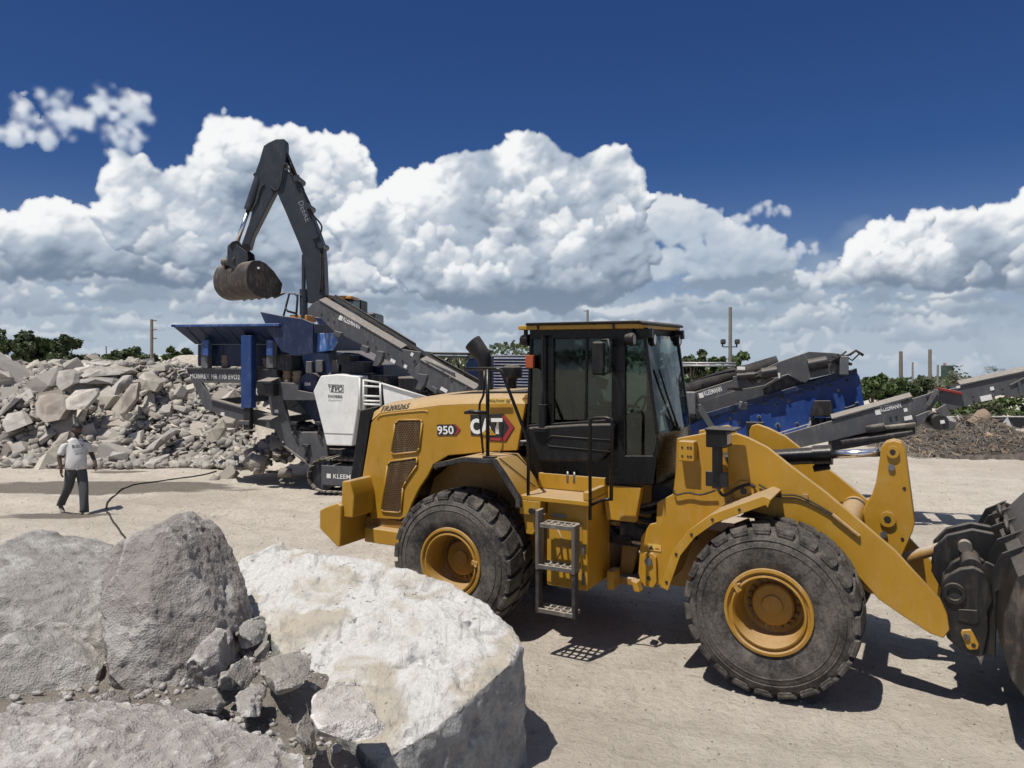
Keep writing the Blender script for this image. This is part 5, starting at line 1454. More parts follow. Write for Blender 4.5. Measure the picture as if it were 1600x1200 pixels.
q = K.poly([(408, 489), (472, 498), (489, 505), (489, 540), (440, 545)], .4); MB().plate(q, 2.8, 2.9).build('hopper_flap', BLUE, hop, bevel=.012)
quad(K.p3(489, 506, -.28), K.p3(489, 552, -.22), (K.q(489, 552, -.2)[0], 2.5, K.q(489, 552, -.2)[1]), (K.q(489, 506, -.2)[0], 2.8, K.q(489, 506, -.2)[1]), .05, 'hopper_end_wall', BLUE)
b = MB()
for px in (322, 424): 
    a0, a1 = K.p3(px, 534, -.05), K.p3(px, 575, -.05); b.box2((a0[0] - .09, -.12, a1[2]), (a0[0] + .09, .06, a0[2]))
b.build('hopper_support', GREYL, crusher, bevel=.012, each=True)
b = MB()
for px in (324, 424):
    a0, a1 = K.p3(px, 531, -.14), K.p3(px, 556, -.14); b.box2((a0[0] - .10, -.2, a1[2]), (a0[0] + .07, -.125, a0[2]))
b.build('hopper_bracket', BLUEB, crusher, bevel=.02, each=True)
spring = paint('spring_rubber', (.20, .15, .11), .7)
b = MB()
for px, py in ((352, 567), (416, 571), (448, 590), (463, 592)):
    a = K.p3(px, py, .15); b.lathe([(.09, 0), (.12, .04), (.09, .10), (.12, .16), (.09, .22), (.12, .27), (.08, .31)], (a[0], .18, a[2] - .12), 14, 'z')
b.build('spring', spring, crusher, smooth=60, each=True)
# the blue ram column in front
q = K.poly([(376, 523), (392.5, 524), (392.5, 638), (376, 638)], -.32); MB().plate(q, -.32, -.12).build('hydraulic_column', BLUEB if False else paint('plant_blue_mid', (.010, .042, .16), .4, dust=.3, side_dust=.06), crusher, bevel=.02)
q = K.poly([(379, 638), (390, 638), (390, 672), (379, 672)], -.3); MB().plate(q, -.28, -.14).build('column_foot', BLKM, crusher, bevel=.02)
MB().box(K.p3(385, 660, -.2), (.28, .22, .10)).build('foot_bracket', GREY, crusher, bevel=.015)
for px, py in ((425, 598), (425, 657)): 
    a = K.p3(px, py, -.1); quad((a[0] - .22, -.35, a[2] + .02), (a[0] + .14, -.35, a[2] + .02), (a[0] + .14, 0, a[2] + .09), (a[0] - .16, 0, a[2] + .09), .03, 'guard_plate', GREYL, crusher)
    if py < 620: MB().box2((a[0] - .10, -.25, a[2] - .30), (a[0] + .12, 0, a[2] - .02)).build('junction_box', BLKM, crusher, bevel=.02)
# crusher body, drive and guards
q = K.poly([(434, 552), (500, 545), (560, 552), (600, 570), (600, 690), (520, 690), (440, 600)], .5)
MB().plate(q, .45, 2.3).build('crusher_housing', BLUE, crusher, bevel=.04)
MB().plate(K.poly([(500, 590), (740, 590), (740, 720), (500, 720)], .6), .6, 2.2).build('engine_bay', DARKM, crusher, bevel=.03)
b = MB()
for px, py, wd in ((484, 574, 10), (500, 572, 12), (525, 572, 12), (470, 600, 9)):
    a = K.p3(px, py, .40); b.box(a, (wd / 67, .10, .28))
b.build('housing_rib', GREYL, crusher, bevel=.012, each=True)
b = MB()
for px, py, sx, sz in ((450, 566, .5, .35), (560, 575, .6, .3), (600, 600, .5, .4), (545, 562, .35, .22), (640, 625, .7, .4), (575, 600, .3, .5)):
    a = K.p3(px, py, .25); b.box(a, (sx, .5, sz))
b.build('hydraulic_unit', DARKM, crusher, bevel=.03, each=True)
a = K.p3(483, 600, .20); b = MB(); b.lathe([(.001, -.06), (.22, -.055), (.25, -.02), (.25, .25)], (a[0], .2, a[2]), 24); mot = b.build('drive_guard', BLUE, crusher, smooth=35)
lettering('RM', (a[0] - .07, .135, a[2] - .04), (a[0] + .07, .135, a[2] - .04), .08, (0, -1, 0), WHT, mot, bold=.02)
q = K.poly([(488, 521), (524, 520), (526.5, 535), (520, 547), (489, 551)], -.15); MB().plate(q, -.15, -.10).build('baffle_plate', paint('plant_blue_scuffed', (.05, .16, .46), .5, dust=.6, side_dust=.9, dust_col=(.50, .52, .55)), crusher, bevel=.012)
# white side cover and white-railed stair
wp = MB().plate(K.poly([(501, 587), (526, 584.5), (562, 588), (560, 632), (550, 697), (510, 696), (506, 678), (489, 611)], -.40), -.40, .25).build('side_cover', WHITEP, crusher, bevel=.03, seg=3)
e0, e1 = K.p3(514, 610, -.404), K.p3(534, 611, -.404)
lettering('EVO', (e0[0] + .05, e0[1], e0[2] - .02), (e1[0] + .02, e1[1], e1[2] - .02), .13, (0, -1, 0), BLKL, wp, bold=.015, shear=.25)
MB().tube([(e0[0] - .02, -.404, e0[2] + .13), (e0[0] + .03, -.404, e0[2] - .03), (e1[0] + .04, -.404, e1[2] - .03), (e1[0] + .04, -.404, e1[2] + .13), (e0[0] - .02, -.404, e0[2] + .13)], .005, 4).build('logo_outline', BLKL, wp)
e0, e1 = K.p3(513, 621, -.404), K.p3(535, 622, -.404); lettering('DOBBS', e0, e1, .06, (0, -1, 0), BLKL, wp, bold=.02)
e0, e1 = K.p3(514, 605, -.404), K.p3(530, 604.5, -.404); lettering('MOBIREX', e0, e1, .03, (0, -1, 0), BLKL, wp, bold=.01)
e0, e1 = K.p3(513, 626.5, -.404), K.p3(535, 627, -.404); lettering('EQUIPMENT', e0, e1, .028, (0, -1, 0), BLKL, wp)
MB().tube([K.p3(507, 677, -.404), K.p3(552, 678.5, -.404)], .005, 4).build('panel_gap', BLKL, wp)
for pts in ([(568, 593), (568, 640)], [(569, 594), (594, 598)], [(569, 603), (593, 604.5)], [(569, 618.5), (593, 619.5)], [(569, 626), (594, 627)], [(569, 631.5), (595, 632.5)], [(594, 598), (595, 632)], [(596, 599), (668, 621)], [(562, 590), (562, 640)]):
    MB().tube([K.p3(x, y, -.68) for x, y in pts], .022, 6).build('stair_rail', WHITEP, crusher, smooth=True)
MB().plate(K.poly([(597, 601), (672, 621), (640, 640), (601, 640)], -.66), -.66, -.60).build('side_cover', WHITEP, crusher, bevel=.02)
MB().plate(K.poly([(563, 600), (600, 604), (600, 680), (560, 690)], 0), .0, .4).build('stair_well', DARKM, crusher)
# crawler tracks: a shoe is too small to pick out at this distance, so each belt of shoes is one piece
def crawler(v0, v1):
    u0, w0 = K.q(503, 738, v0); L_, r = 3.3, .36
    tr = bpy.data.objects.new('crawler_track', None); COL.objects.link(tr); tr.parent = crusher
    per = []; n = 62; tot = 2 * L_ + 2 * PI * r
    for i in range(n):
        s_ = tot * i / n
        if s_ < L_: per.append((u0 + s_, 2 * r + .03, 0))
        elif s_ < L_ + PI * r: t = (s_ - L_) / r; per.append((u0 + L_ + r * math.sin(t), r + r * math.cos(t) + .03, -t))
        elif s_ < 2 * L_ + PI * r: per.append((u0 + L_ - (s_ - L_ - PI * r), .03, PI))
        else: t = (s_ - 2 * L_ - PI * r) / r; per.append((u0 - r * math.sin(t), r - r * math.cos(t) + .03, PI - t))
    b = MB()
    for u, w, t in per: b.box((u, (v0 + v1) / 2, w), (.115, v1 - v0, .035), Matrix.Rotation(-t, 3, 'Y')); b.box((u, (v0 + v1) / 2, w + (.025 if t == 0 else 0)), (.02, v1 - v0, .03), Matrix.Rotation(-t, 3, 'Y'))
    tag(b.build('track_belt', STEELD, tr), kind='stuff')
    f = MB().box2((u0 - .05, v0 + .04, .16), (u0 + L_, v1 - .04, .62)).build('track_frame', GREY, tr, bevel=.03)
    b = MB().cyl((u0, v0 + .10, r + .03), (u0, v1 - .10, r + .03), r - .03, 20); b.cyl((u0 + L_, v0 + .10, r + .03), (u0 + L_, v1 - .10, r + .03), r - .03, 20); b.build('track_wheel', DARKM, tr, smooth=40, each=True)
    if v0 < 0:
        lettering('KLEEMANN', (u0 + .26, v0 + .038, .33), (u0 + 1.02, v0 + .038, .33), .10, (0, -1, 0), WHT, f, bold=.012)
        MB().box2((u0 + .10, v0 + .03, .33), (u0 + .20, v0 + .037, .43)).build('maker_mark', STICK, f)
crawler(-.25, .25); crawler(2.1, 2.6)
MB().box2((K.q(500, 700, 0)[0], .3, .35), (K.q(500, 700, 0)[0] + 4, 2.1, .9)).build('under_frame', DARKM, crusher)
# hanging hooks and chains on the chassis plate
b = MB()
for px, py in ((460, 675), (498, 675), (478, 710)):
    a = K.p3(px, py, -.05); b.tube([(a[0], -.05, a[2] + .22), (a[0] + .03, -.06, a[2] + .08), (a[0] - .02, -.05, a[2] - .05), (a[0] + .04, -.05, a[2] - .14)], .03, 6); b.box((a[0], -.05, a[2] + .2), (.16, .08, .06))
b.build('chain_hook', DARKM, crusher, smooth=40, each=True)
# return conveyor climbing to the left over the crusher
cv = bpy.data.objects.new('return_conveyor', None); COL.objects.link(cv); cv.parent = crusher
VC = -.55
up = c5([(150, 75), (205, 50), (890, 455), (985, 470), (1055, 480), (1035, 560), (962, 640), (900, 615), (640, 480), (560, 420), (380, 330), (310, 290), (215, 195), (110, 170), (108, 120)])
MB().plate(K.poly(up, VC), VC, VC + .05).build('conveyor_side', GREY, cv, bevel=.01)
MB().plate(K.poly(up, VC), VC + .55, VC + .60).build('conveyor_side', GREY, cv, bevel=.01)
lw = c5([(1040, 545), (1100, 548), (1330, 650), (1340, 700), (1500, 795), (1280, 830), (1130, 800), (1000, 700), (940, 650), (1020, 590)])
MB().plate(K.poly(lw, VC - .03), VC - .03, VC + .02).build('conveyor_side', GREY, cv, bevel=.01)
MB().plate(K.poly(lw, VC - .03), VC + .53, VC + .58).build('conveyor_side', GREY, cv, bevel=.01)
a0, a1 = K.p3(*c5([(205, 50)])[0], VC), K.p3(*c5([(890, 455)])[0], VC); a2, a3 = K.p3(*c5([(1045, 545)])[0], VC - .03), K.p3(*c5([(1500, 795)])[0], VC - .03)
quad((a0[0], VC - .02, a0[2] - .01), (a1[0], VC - .02, a1[2] - .01), (a1[0] + .05, VC + .2, a1[2] + .06), (a0[0] + .05, VC + .2, a0[2] + .06), .03, 'conveyor_skirt', GREYL, cv)
quad((a2[0], VC - .05, a2[2] - .01), (a3[0], VC - .05, a3[2] - .01), (a3[0] + .05, VC + .2, a3[2] + .06), (a2[0] + .05, VC + .2, a2[2] + .06), .03, 'conveyor_skirt', GREYL, cv)
quad((a0[0] + .1, VC + .2, a0[2] + .10), (a1[0] + .8, VC + .2, a1[2] - .37), (a1[0] + .8, VC + .50, a1[2] - .37), (a0[0] + .1, VC + .50, a0[2] + .10), .04, 'conveyor_belt', RUB, cv)
quad((a0[0] + .1, VC + .50, a0[2] + .16), (a1[0] + .1, VC + .50, a1[2] + .12), (a1[0] + .1, VC + .57, a1[2] + .02), (a0[0] + .1, VC + .57, a0[2] + .02), .03, 'conveyor_skirt', BLKM, cv)
quad((a2[0], VC + .50, a2[2] + .14), (a3[0], VC + .50, a3[2] + .14), (a3[0], VC + .57, a3[2] + .02), (a2[0], VC + .57, a2[2] + .02), .03, 'conveyor_skirt', BLKM, cv)
b = MB(); b.cyl((a0[0] - .06, VC + .06, a0[2] - .18), (a0[0] - .06, VC + .54, a0[2] - .18), .16, 18); b.build('head_drum', BLKM, cv, smooth=40)
b = MB()
for pts in ([(330, 300), (395, 320), (370, 360), (315, 330)], [(560, 420), (615, 440), (600, 490), (545, 460)], [(690, 470), (745, 480), (720, 560), (690, 600), (650, 595), (670, 530)], [(1030, 660), (1110, 670), (1090, 740), (1050, 800), (1005, 790), (1035, 710)], [(1140, 760), (1190, 790), (1185, 830), (1130, 800)]):
    b.plate(K.poly(c5(pts), VC - .06), VC - .06, VC + .1)
b.build('conveyor_bracket', GREY, cv, bevel=.01, each=True)
p0, p1 = K.p3(*c5([(402, 222)])[0], VC - .003), K.p3(*c5([(540, 290)])[0], VC - .003)
lettering('KLEEMANN', p0, p1, .115, (0, -1, 0), WHT, cv, bold=.015)
c = K.p3(*c5([(386, 196)])[0], VC - .006); MB().box(c, (.09, .008, .10), Matrix.Rotation(R(28), 3, 'Y')).build('maker_mark', STICK, cv)
b = MB()
for x, y, sx in ((980, 500, .06), (820, 555, .12), (1245, 795, .16), (925, 600, .07)):
    c = K.p3(*c5([(x, y)])[0], VC - .06); b.box(c, (sx, .008, .07), Matrix.Rotation(R(28), 3, 'Y'))
b.build('decal', STICK, cv, each=True)
b = MB()
for x, y in ((205, 110), (260, 150), (310, 170), (590, 340), (660, 385), (760, 440), (815, 515), (880, 500), (1110, 565), (1235, 640), (1300, 690), (1430, 770)):
    c = K.p3(*c5([(x, y)])[0], VC - .052); b.cyl((c[0], VC - .055, c[2]), (c[0], VC - .07, c[2]), .025, 6)
b.build('bolt_head', GREYL, cv, each=True)
b = MB(); b.tube([K.p3(640, 551, .3), K.p3(680, 552, .3), K.p3(740, 553, .3)], .03, 6); b.tube([K.p3(640, 556, .3), K.p3(740, 557.5, .3)], .022, 6); b.tube([K.p3(696, 570, .3), K.p3(700, 560, .3), K.p3(714, 560, .3), K.p3(718, 578, .3)], .025, 6); b.build('guard_rail', DARKM, crusher, smooth=True, each=True)
# engine house with louvres
eh = MB().plate(K.poly([(720, 590), (733, 556), (828, 555), (828, 640), (720, 640)], .8), .8, 2.4).build('engine_house', BLUE, crusher, bevel=.02)
b = MB(); ua, _ = K.q(772, 560, .8); ub_, _ = K.q(826, 560, .8); wt_, wl_ = K.q(800, 560, .8)[1], K.q(800, 606, .8)[1]
for k in range(11):
    z = wl_ + (wt_ - wl_) * k / 10; b.box(((ua + ub_) / 2, .79, z), (ub_ - ua, .05, .02), Matrix.Rotation(.5, 3, 'X'))
b.build('louvre', BLUEB, eh, each=True)
MB().box(K.p3(738, 557.5, .79), (.14, .01, .05)).build('decal', STICK, eh)
b = MB()
for k in range(40):
    a = K.p3(random.uniform(440, 740), random.uniform(575, 700), random.uniform(.3, .7)); e = Vector((random.uniform(-.5, .5), random.uniform(-.05, .05), random.uniform(-.35, .35)))
    b.tube([a, Vector(a) + e * .5 + Vector((0, -.08, random.uniform(-.1, .1))), Vector(a) + e], random.uniform(.015, .04), 6)
tag(b.build('pipework', DARKM, crusher, smooth=True), kind='stuff')

# ================================================================== screening unit right of the loader
S = Frame(-6.2, 18.0, -16)
screen = thing('screening_unit', 'blue screen box with folded grey conveyor, behind the lift arms of the loader', 'screening plant', S.world(9.0, 0, 0), R(S.deg))
screen_off = 9.0
def c6(pts): return [(1030 + x / 4.615, 480 + y / 4.615) for x, y in pts]
def c9(pts): return [(1300 + x / 4.287, 480 + y / 4.287) for x, y in pts]
def sp3(px, py, v):
    u, w = S.q(px, py, v); return (u - screen_off, v, w)
def spl(pts, v): return [(u - screen_off, w) for u, w in S.poly(pts, v)]
def splate(pts, v, v1, name, mat, bev=.01, par=None): return MB().plate(spl(pts, v), v, v1).build(name, mat, par or screen, bevel=bev)
PB = paint('screen_blue', (.014, .052, .215), .38, dust=.3, side_dust=.05)
bx_ = splate(c6([(200, 860), (340, 790), (1420, 462), (1445, 500), (1482, 722), (800, 928), (200, 1100)]), .5, .56, 'screen_side', PB)
splate(c6([(200, 860), (340, 790), (1420, 462), (1445, 500), (1482, 722), (800, 928), (200, 1100)]), 2.0, 2.06, 'screen_side', PB)
splate(c6([(330, 765), (1425, 440), (1430, 475), (345, 800)]), .42, .60, 'screen_top_beam', BLUE)
splate(c6([(1420, 462), (1445, 500), (1482, 722), (1470, 724), (1435, 505), (1412, 470)]), .58, 1.98, 'screen_end', PB)
splate(c6([(790, 930), (1490, 718), (1495, 735), (800, 955)]), .40, .58, 'screen_edge', BLUEB)
halo = plain('worn_paint', (.10, .14, .24), .6)
for x, y in ((425, 785), (540, 752), (760, 690), (885, 655), (1010, 620), (1110, 592), (1235, 563), (1355, 528), (855, 852), (995, 842), (850, 702), (935, 672), (720, 792), (510, 800), (1290, 600), (580, 830)):
    c = sp3(*c6([(x, y)])[0], .5); r_ = random.uniform(.025, .05)
    hb = MB().lathe([(.001, -.004), (r_, -.002), (r_ + .005, .003)], (c[0], .497, c[2]), 12).build('bolt_washer', halo, bx_, smooth=40)
    MB().cyl((c[0], .49, c[2]), (c[0], .455, c[2]), .03, 6).build('bolt_head', DARKM, hb)
MB().tube([sp3(*c6([(1180, 525)])[0], .48), sp3(*c6([(1178, 665)])[0], .48)], .008, 6).build('panel_rod', GREYL, bx_)
for pts in ([(1340, 725), (1445, 690), (1445, 705), (1340, 740)], [(1410, 690), (1440, 682), (1445, 745), (1412, 755)]): splate(c6(pts), .40, .5, 'side_bracket', BLUE)
# conveyor folded on top
for v0 in (.35, 1.6):
    splate(c6([(150, 640), (260, 610), (530, 525), (545, 600), (250, 705), (200, 720)]), v0, v0 + .06, 'conveyor_side', GREY)
    splate(c6([(530, 500), (700, 470), (860, 395), (1080, 320), (1262, 330), (1345, 345), (1320, 440), (1300, 470), (1090, 515), (1055, 545), (1020, 535), (930, 480), (860, 500), (760, 560), (540, 600)]), v0, v0 + .06, 'conveyor_side', GREY)
splate(c6([(745, 590), (930, 485), (1020, 540), (1090, 520), (1300, 470), (1310, 485), (760, 650)]), .5, .55, 'conveyor_web', DARKM)
b = MB(); b.cyl(sp3(*c6([(200, 600)])[0], 1.0), sp3(*c6([(560, 478)])[0], 1.0), .16, 14); b.cyl(sp3(*c6([(560, 490)])[0], .7), sp3(*c6([(860, 400)])[0], .7), .15, 14); b.build('belt_roll', RUB, screen, smooth=40, each=True)
b = MB(); b.cyl(sp3(*c6([(740, 480)])[0], .28), sp3(*c6([(850, 462)])[0], .28), .11, 14); b.cyl(sp3(*c6([(560, 500)])[0], .28), sp3(*c6([(690, 490)])[0], .28), .07, 12); b.cyl(sp3(*c6([(1075, 420)])[0], .28), sp3(*c6([(1210, 395)])[0], .28), .12, 14); b.build('drive_motor', BLKM, screen, smooth=40, each=True)
b = MB()
for k in range(16):
    x, y = random.choice(((620, 500), (1270, 385), (700, 500), (470, 570), (1330, 370), (600, 530))); a = Vector(sp3(*c6([(x + random.uniform(-50, 50), y + random.uniform(-30, 30))])[0], .28))
    b.tube([a, a + Vector((.12, random.uniform(-.1, .1), random.uniform(-.1, .15))), a + Vector((.25, 0, random.uniform(-.1, .1)))], random.uniform(.012, .03), 6)
tag(b.build('hoses', RUB, screen, smooth=True), kind='stuff')
b = MB(); b.box(sp3(*c6([(1330, 420)])[0], .3), (.16, .2, .36)); b.box(sp3(*c6([(605, 708)])[0], .44), (.16, .08, .16)); b.build('head_bracket', GREYL, screen, bevel=.02, each=True)
b = MB(); b.box(sp3(*c6([(828, 492)])[0], .27), (.22, .01, .10)); b.box(sp3(*c6([(590, 440)])[0], .27), (.15, .1, .06)); b.build('decal', STICK, screen, each=True)
b = MB(); b.tube([sp3(1045, 567, .8), sp3(1150, 567.5, .8)], .022, 6); b.tube([sp3(1045, 571, .5), sp3(1150, 571.5, .5)], .022, 6); b.tube([sp3(1089, 566, .65), sp3(1089, 573, .65)], .02, 6); b.build('guard_rail', paint('galvanised', (.42, .43, .44), .4, metal=.6), screen, smooth=True, each=True)
lettering('KLEEMANN', sp3(*c6([(330, 640)])[0], .345), sp3(*c6([(455, 605)])[0], .345), .10, (0, -1, 0), WHT, screen, bold=.012)
MB().box(sp3(*c6([(303, 636)])[0], .345), (.09, .008, .10), Matrix.Rotation(R(-15), 3, 'Y')).build('maker_mark', STICK, screen)
for pts in ([(255, 710), (300, 700), (410, 880), (370, 890)], [(100, 470), (130, 470), (215, 580), (180, 590)], [(90, 520), (105, 515), (190, 620), (170, 625)]): splate(c6(pts), .30, .40, 'support_strut', GREY)
MB().box(sp3(*c6([(210, 690)])[0], .3), (.3, .2, .45)).build('pivot_block', GREYL, screen, bevel=.03)
splate(c6([(150, 722), (250, 702), (545, 600), (760, 562), (860, 502), (930, 482), (1050, 546), (1300, 472), (1420, 450), (1424, 480), (345, 802), (200, 866)]), .63, .70, 'screen_cover', GREY)
# hopper end and drive frame that fill the side next to the cab
splate(c6([(120, 660), (330, 770), (350, 900), (60, 1000), (20, 760)]), .62, 1.9, 'feed_frame', DARKM)
splate(c6([(110, 560), (240, 690), (260, 800), (120, 760)]), .40, .60, 'feed_cheek', GREY)
# chute on legs
MB().raw([sp3(*c6([p])[0], v) for v in (-.15, .35) for p in ((1115, 672), (1238, 672), (1265, 790), (1083, 790))], [(0, 1, 2, 3), (7, 6, 5, 4), (0, 4, 5, 1), (1, 5, 6, 2), (2, 6, 7, 3), (3, 7, 4, 0)]).build('chute', BLKM, screen, bevel=.02)
b = MB()
for a_, c_ in (((1120, 795), (1010, 1000)), ((1170, 800), (1165, 960)), ((1215, 800), (1225, 950))): b.cyl(sp3(*c6([a_])[0], 0), sp3(*c6([c_])[0], 0), .045, 8)
b.build('chute_leg', GREY, screen, smooth=True, each=True)
splate(c6([(1080, 800), (1210, 800), (1210, 960), (1080, 960)]), .1, .15, 'chute_plate', GREY)
splate(c6([(625, 830), (755, 832), (750, 915), (630, 910)]), .30, .5, 'control_box', BLKM)
# lower discharge conveyor running to the right
dv = bpy.data.objects.new('discharge_conveyor', None); COL.objects.link(dv); dv.parent = screen
s1 = c9([(-420, 880), (0, 760), (280, 682), (540, 612), (640, 582), (715, 545), (725, 605), (650, 705), (560, 765), (270, 830), (0, 895), (-420, 985)])
s2 = c9([(700, 600), (740, 560), (860, 532), (1240, 442), (1500, 395), (1500, 560), (1290, 605), (1210, 602), (1130, 588), (1040, 610), (930, 655), (800, 690), (730, 660)])
for v0 in (-.35, .55):
    splate(s1, v0, v0 + .06, 'conveyor_side', GREY, par=dv); splate(s2, v0 + .02, v0 + .08, 'conveyor_side', GREY, par=dv)
A0, A1 = sp3(*c9([(0, 755)])[0], -.38), sp3(*c9([(540, 606)])[0], -.38); B0, B1 = sp3(*c9([(860, 528)])[0], -.36), sp3(*c9([(1500, 392)])[0], -.36)
for a_, c_ in ((A0, A1), (B0, B1)):
    quad(a_, c_, (c_[0], c_[1] + .22, c_[2] + .06), (a_[0], a_[1] + .22, a_[2] + .06), .03, 'conveyor_skirt', GREYL, dv)
    quad((a_[0], -.30, a_[2] - .1), (c_[0], -.30, c_[2] - .1), (c_[0], .56, c_[2] - .1), (a_[0], .56, a_[2] - .1), .05, 'conveyor_belt', RUB, dv)
RED2 = paint('red_guard', (.24, .02, .02), .45, dust=.3)
splate(c9([(712, 536), (868, 568), (880, 588), (720, 556)]), -.42, -.1, 'red_guard', RED2, par=dv)
b = MB(); b.plate(spl(c9([(690, 545), (722, 560), (655, 665), (630, 660)]), -.44), -.44, -.38); b.plate(spl(c9([(560, 730), (660, 690), (620, 770), (570, 800)]), -.44), -.44, -.38); b.plate(spl(c9([(690, 690), (760, 650), (800, 720), (740, 740)]), -.44), -.44, -.38); b.build('fold_bracket', GREY, dv, bevel=.01, each=True)
b = MB(); b.cyl(sp3(*c9([(340, 808)])[0], -.45), sp3(*c9([(560, 785)])[0], -.45), .04, 10); b.build('fold_ram', STEELD, dv, smooth=True)
b = MB(); b.cyl(sp3(*c9([(60, 905)])[0], -.45), sp3(*c9([(540, 838)])[0], -.45), .035, 10); b.cyl(sp3(*c9([(230, 820)])[0], -.45), sp3(*c9([(350, 800)])[0], -.45), .07, 10); b.build('conveyor_pipe', DARKM, dv, smooth=True, each=True)
splate(c9([(0, 890), (440, 830), (560, 800), (560, 850), (400, 890), (180, 935), (0, 965)]), -.2, .4, 'conveyor_tail', DARKM, par=dv)
b = MB().lathe([(.001, -.05), (.13, -.05), (.15, 0), (.15, .9)], (sp3(*c9([(720, 770)])[0], -.4)[0], -.4, sp3(*c9([(720, 770)])[0], -.4)[2]), 18); b.build('tail_drum', BLKM, dv, smooth=40)
splate(c9([(690, 735), (830, 770), (830, 810), (760, 825), (690, 800)]), -.42, -.36, 'drum_guard', GREY, par=dv)
b = MB()
for x, y, sx, sz in ((493, 688, .06, .06), (510, 742, .13, .07), (740, 768, .07, .06), (1072, 545, .06, .06), (1032, 608, .18, .09), (845, 535, .06, .04)): b.box(sp3(*c9([(x, y)])[0], -.45 if x < 800 else -.34), (sx, .012, sz), Matrix.Rotation(R(-14), 3, 'Y'))
b.build('decal', STICK, dv, each=True)
lettering('KLEEMANN', sp3(*c9([(330, 702)])[0], -.355), sp3(*c9([(466, 672)])[0], -.355), .10, (0, -1, 0), WHT, dv, bold=.012)
MB().box(sp3(*c9([(307, 702)])[0], -.355), (.09, .008, .10), Matrix.Rotation(R(-14), 3, 'Y')).build('maker_mark', STICK, dv)
b = MB(); b.plate(spl(c9([(1190, 520), (1290, 470), (1290, 480), (1200, 528)]), -.36), -.36, -.33); b.plate(spl(c9([(1240, 500), (1262, 492), (1285, 590), (1262, 595)]), -.36), -.36, -.30); b.build('side_rib', GREY, dv, bevel=.006, each=True)
b = MB()
for x, y in ((390, 740), (430, 732), (945, 600), (1140, 552), (640, 600)): c = sp3(*c9([(x, y)])[0], -.36); b.cyl((c[0], -.36, c[2]), (c[0], -.375, c[2]), .02, 6)
b.build('bolt_head', DARKM, dv, each=True)
# chassis and tracks of the unit stand behind the loader
b = MB(); b.box2((-4.5, .3, .55), (3.2, 2.2, 1.0)); b.build('chassis', DARKM, screen, bevel=.03)
for v0 in (.1, 1.9): MB().box2((-4.2, v0, .0), (-1.0, v0 + .45, .7)).build('crawler_track', DARKM, screen, bevel=.12, seg=4)
b = MB()
for u in (1.2, 2.9):
    for v in (.5, 1.9): b.box2((u - .08, v - .08, 0), (u + .08, v + .08, .6))
b.build('support_leg', GREY, screen, each=True)

# ================================================================== excavator on the berm, feeding the hopper
X0, Y0 = at(530, 500, 24.5)[0], 24.5
E_ = Frame(X0, Y0, 0)
exc = thing('excavator', 'black-boomed yellow excavator reaching its raised bucket over the blue hopper', 'excavator', (X0, Y0, 0), 0)
def c8(pts): return [(300 + x / 3.75, 200 + y / 3.75) for x, y in pts]
def epl(pts, v): return E_.poly(c8(pts), v)
def ep(x, y, v): return E_.p3(*c8([(x, y)])[0], v)
stk = MB().plate(epl([(430, 112), (455, 95), (500, 73), (548, 71), (558, 84), (560, 110), (556, 240), (500, 372), (365, 640), (345, 715), (315, 712), (300, 690), (345, 560), (405, 330), (398, 290), (382, 262), (405, 200)], -1.0), -1.18, -.82).build('dipper_arm', EXC, exc, bevel=.03)
boom = MB().plate(epl([(548, 240), (600, 285), (640, 340), (690, 465), (745, 600), (775, 685), (786, 800), (792, 985), (740, 1030), (690, 1028), (680, 900), (665, 760), (637, 680), (570, 520), (505, 370), (520, 300)], -1.0), -1.26, -.74).build('boom', EXC, exc, bevel=.03)
b = MB(); b.cyl(ep(552, 150, -1), ep(610, 290, -1), .07, 12); b.build('arm_ram_rod', BLKM, exc, smooth=True)
b = MB(); b.cyl(ep(606, 283, -1), ep(640, 375, -1), .12, 14); b.cyl(ep(640, 375, -1), ep(690, 480, -1), .11, 14); b.build('arm_ram', EXC, exc, smooth=40, each=True)
b = MB(); b.cyl(ep(393, 295, -1.05), ep(330, 482, -1.05), .14, 14); b.cyl(ep(375, 265, -1.05), ep(396, 300, -1.05), .10, 12); b.build('bucket_ram', EXC, exc, smooth=40, each=True)
MB().cyl(ep(330, 482, -1.05), ep(258, 690, -1.05), .065, 14).build('bucket_ram_rod', CHROME, exc, smooth=True)
def hose(pts, r=.03): MB().tube(spline([ep(*p) for p in pts]), r, 6).build('hydraulic_hose', RUB, exc, smooth=True)
hose([(556, 215, -1.3), (540, 215, -1.32), (528, 270, -1.32), (515, 340, -1.3), (490, 365, -1.25), (462, 345, -1.2)])
hose([(545, 225, -1.28), (570, 240, -1.3), (582, 275, -1.3)])
hose([(690, 470, -1.25), (710, 510, -1.25), (745, 550, -1.25), (760, 580, -1.25), (752, 625, -1.25)])
hose([(625, 320, -1.28), (660, 420, -1.28), (705, 520, -1.28), (735, 620, -1.28)], .022)
hose([(345, 490, -1.2), (380, 430, -1.2), (405, 350, -1.2), (425, 330, -1.2)], .022)
hose([(765, 700, -1.28), (770, 800, -1.28), (762, 960, -1.28)], .03); hose([(755, 720, -1.28), (758, 830, -1.28), (750, 960, -1.28)], .03)
b = MB()
for x, y in ((770, 695), (735, 640), (630, 310), (690, 470)): a = ep(x, y, -1.0); b.cyl((a[0], -1.36, a[2]), (a[0], -.64, a[2]), .10, 12)
b.build('pivot_pin', EXC, exc, smooth=40, each=True)
lettering('DEERE', ep(622, 435, -1.262), ep(668, 552, -1.262), .15, (0, -1, 0), GLET, boom, bold=.0)
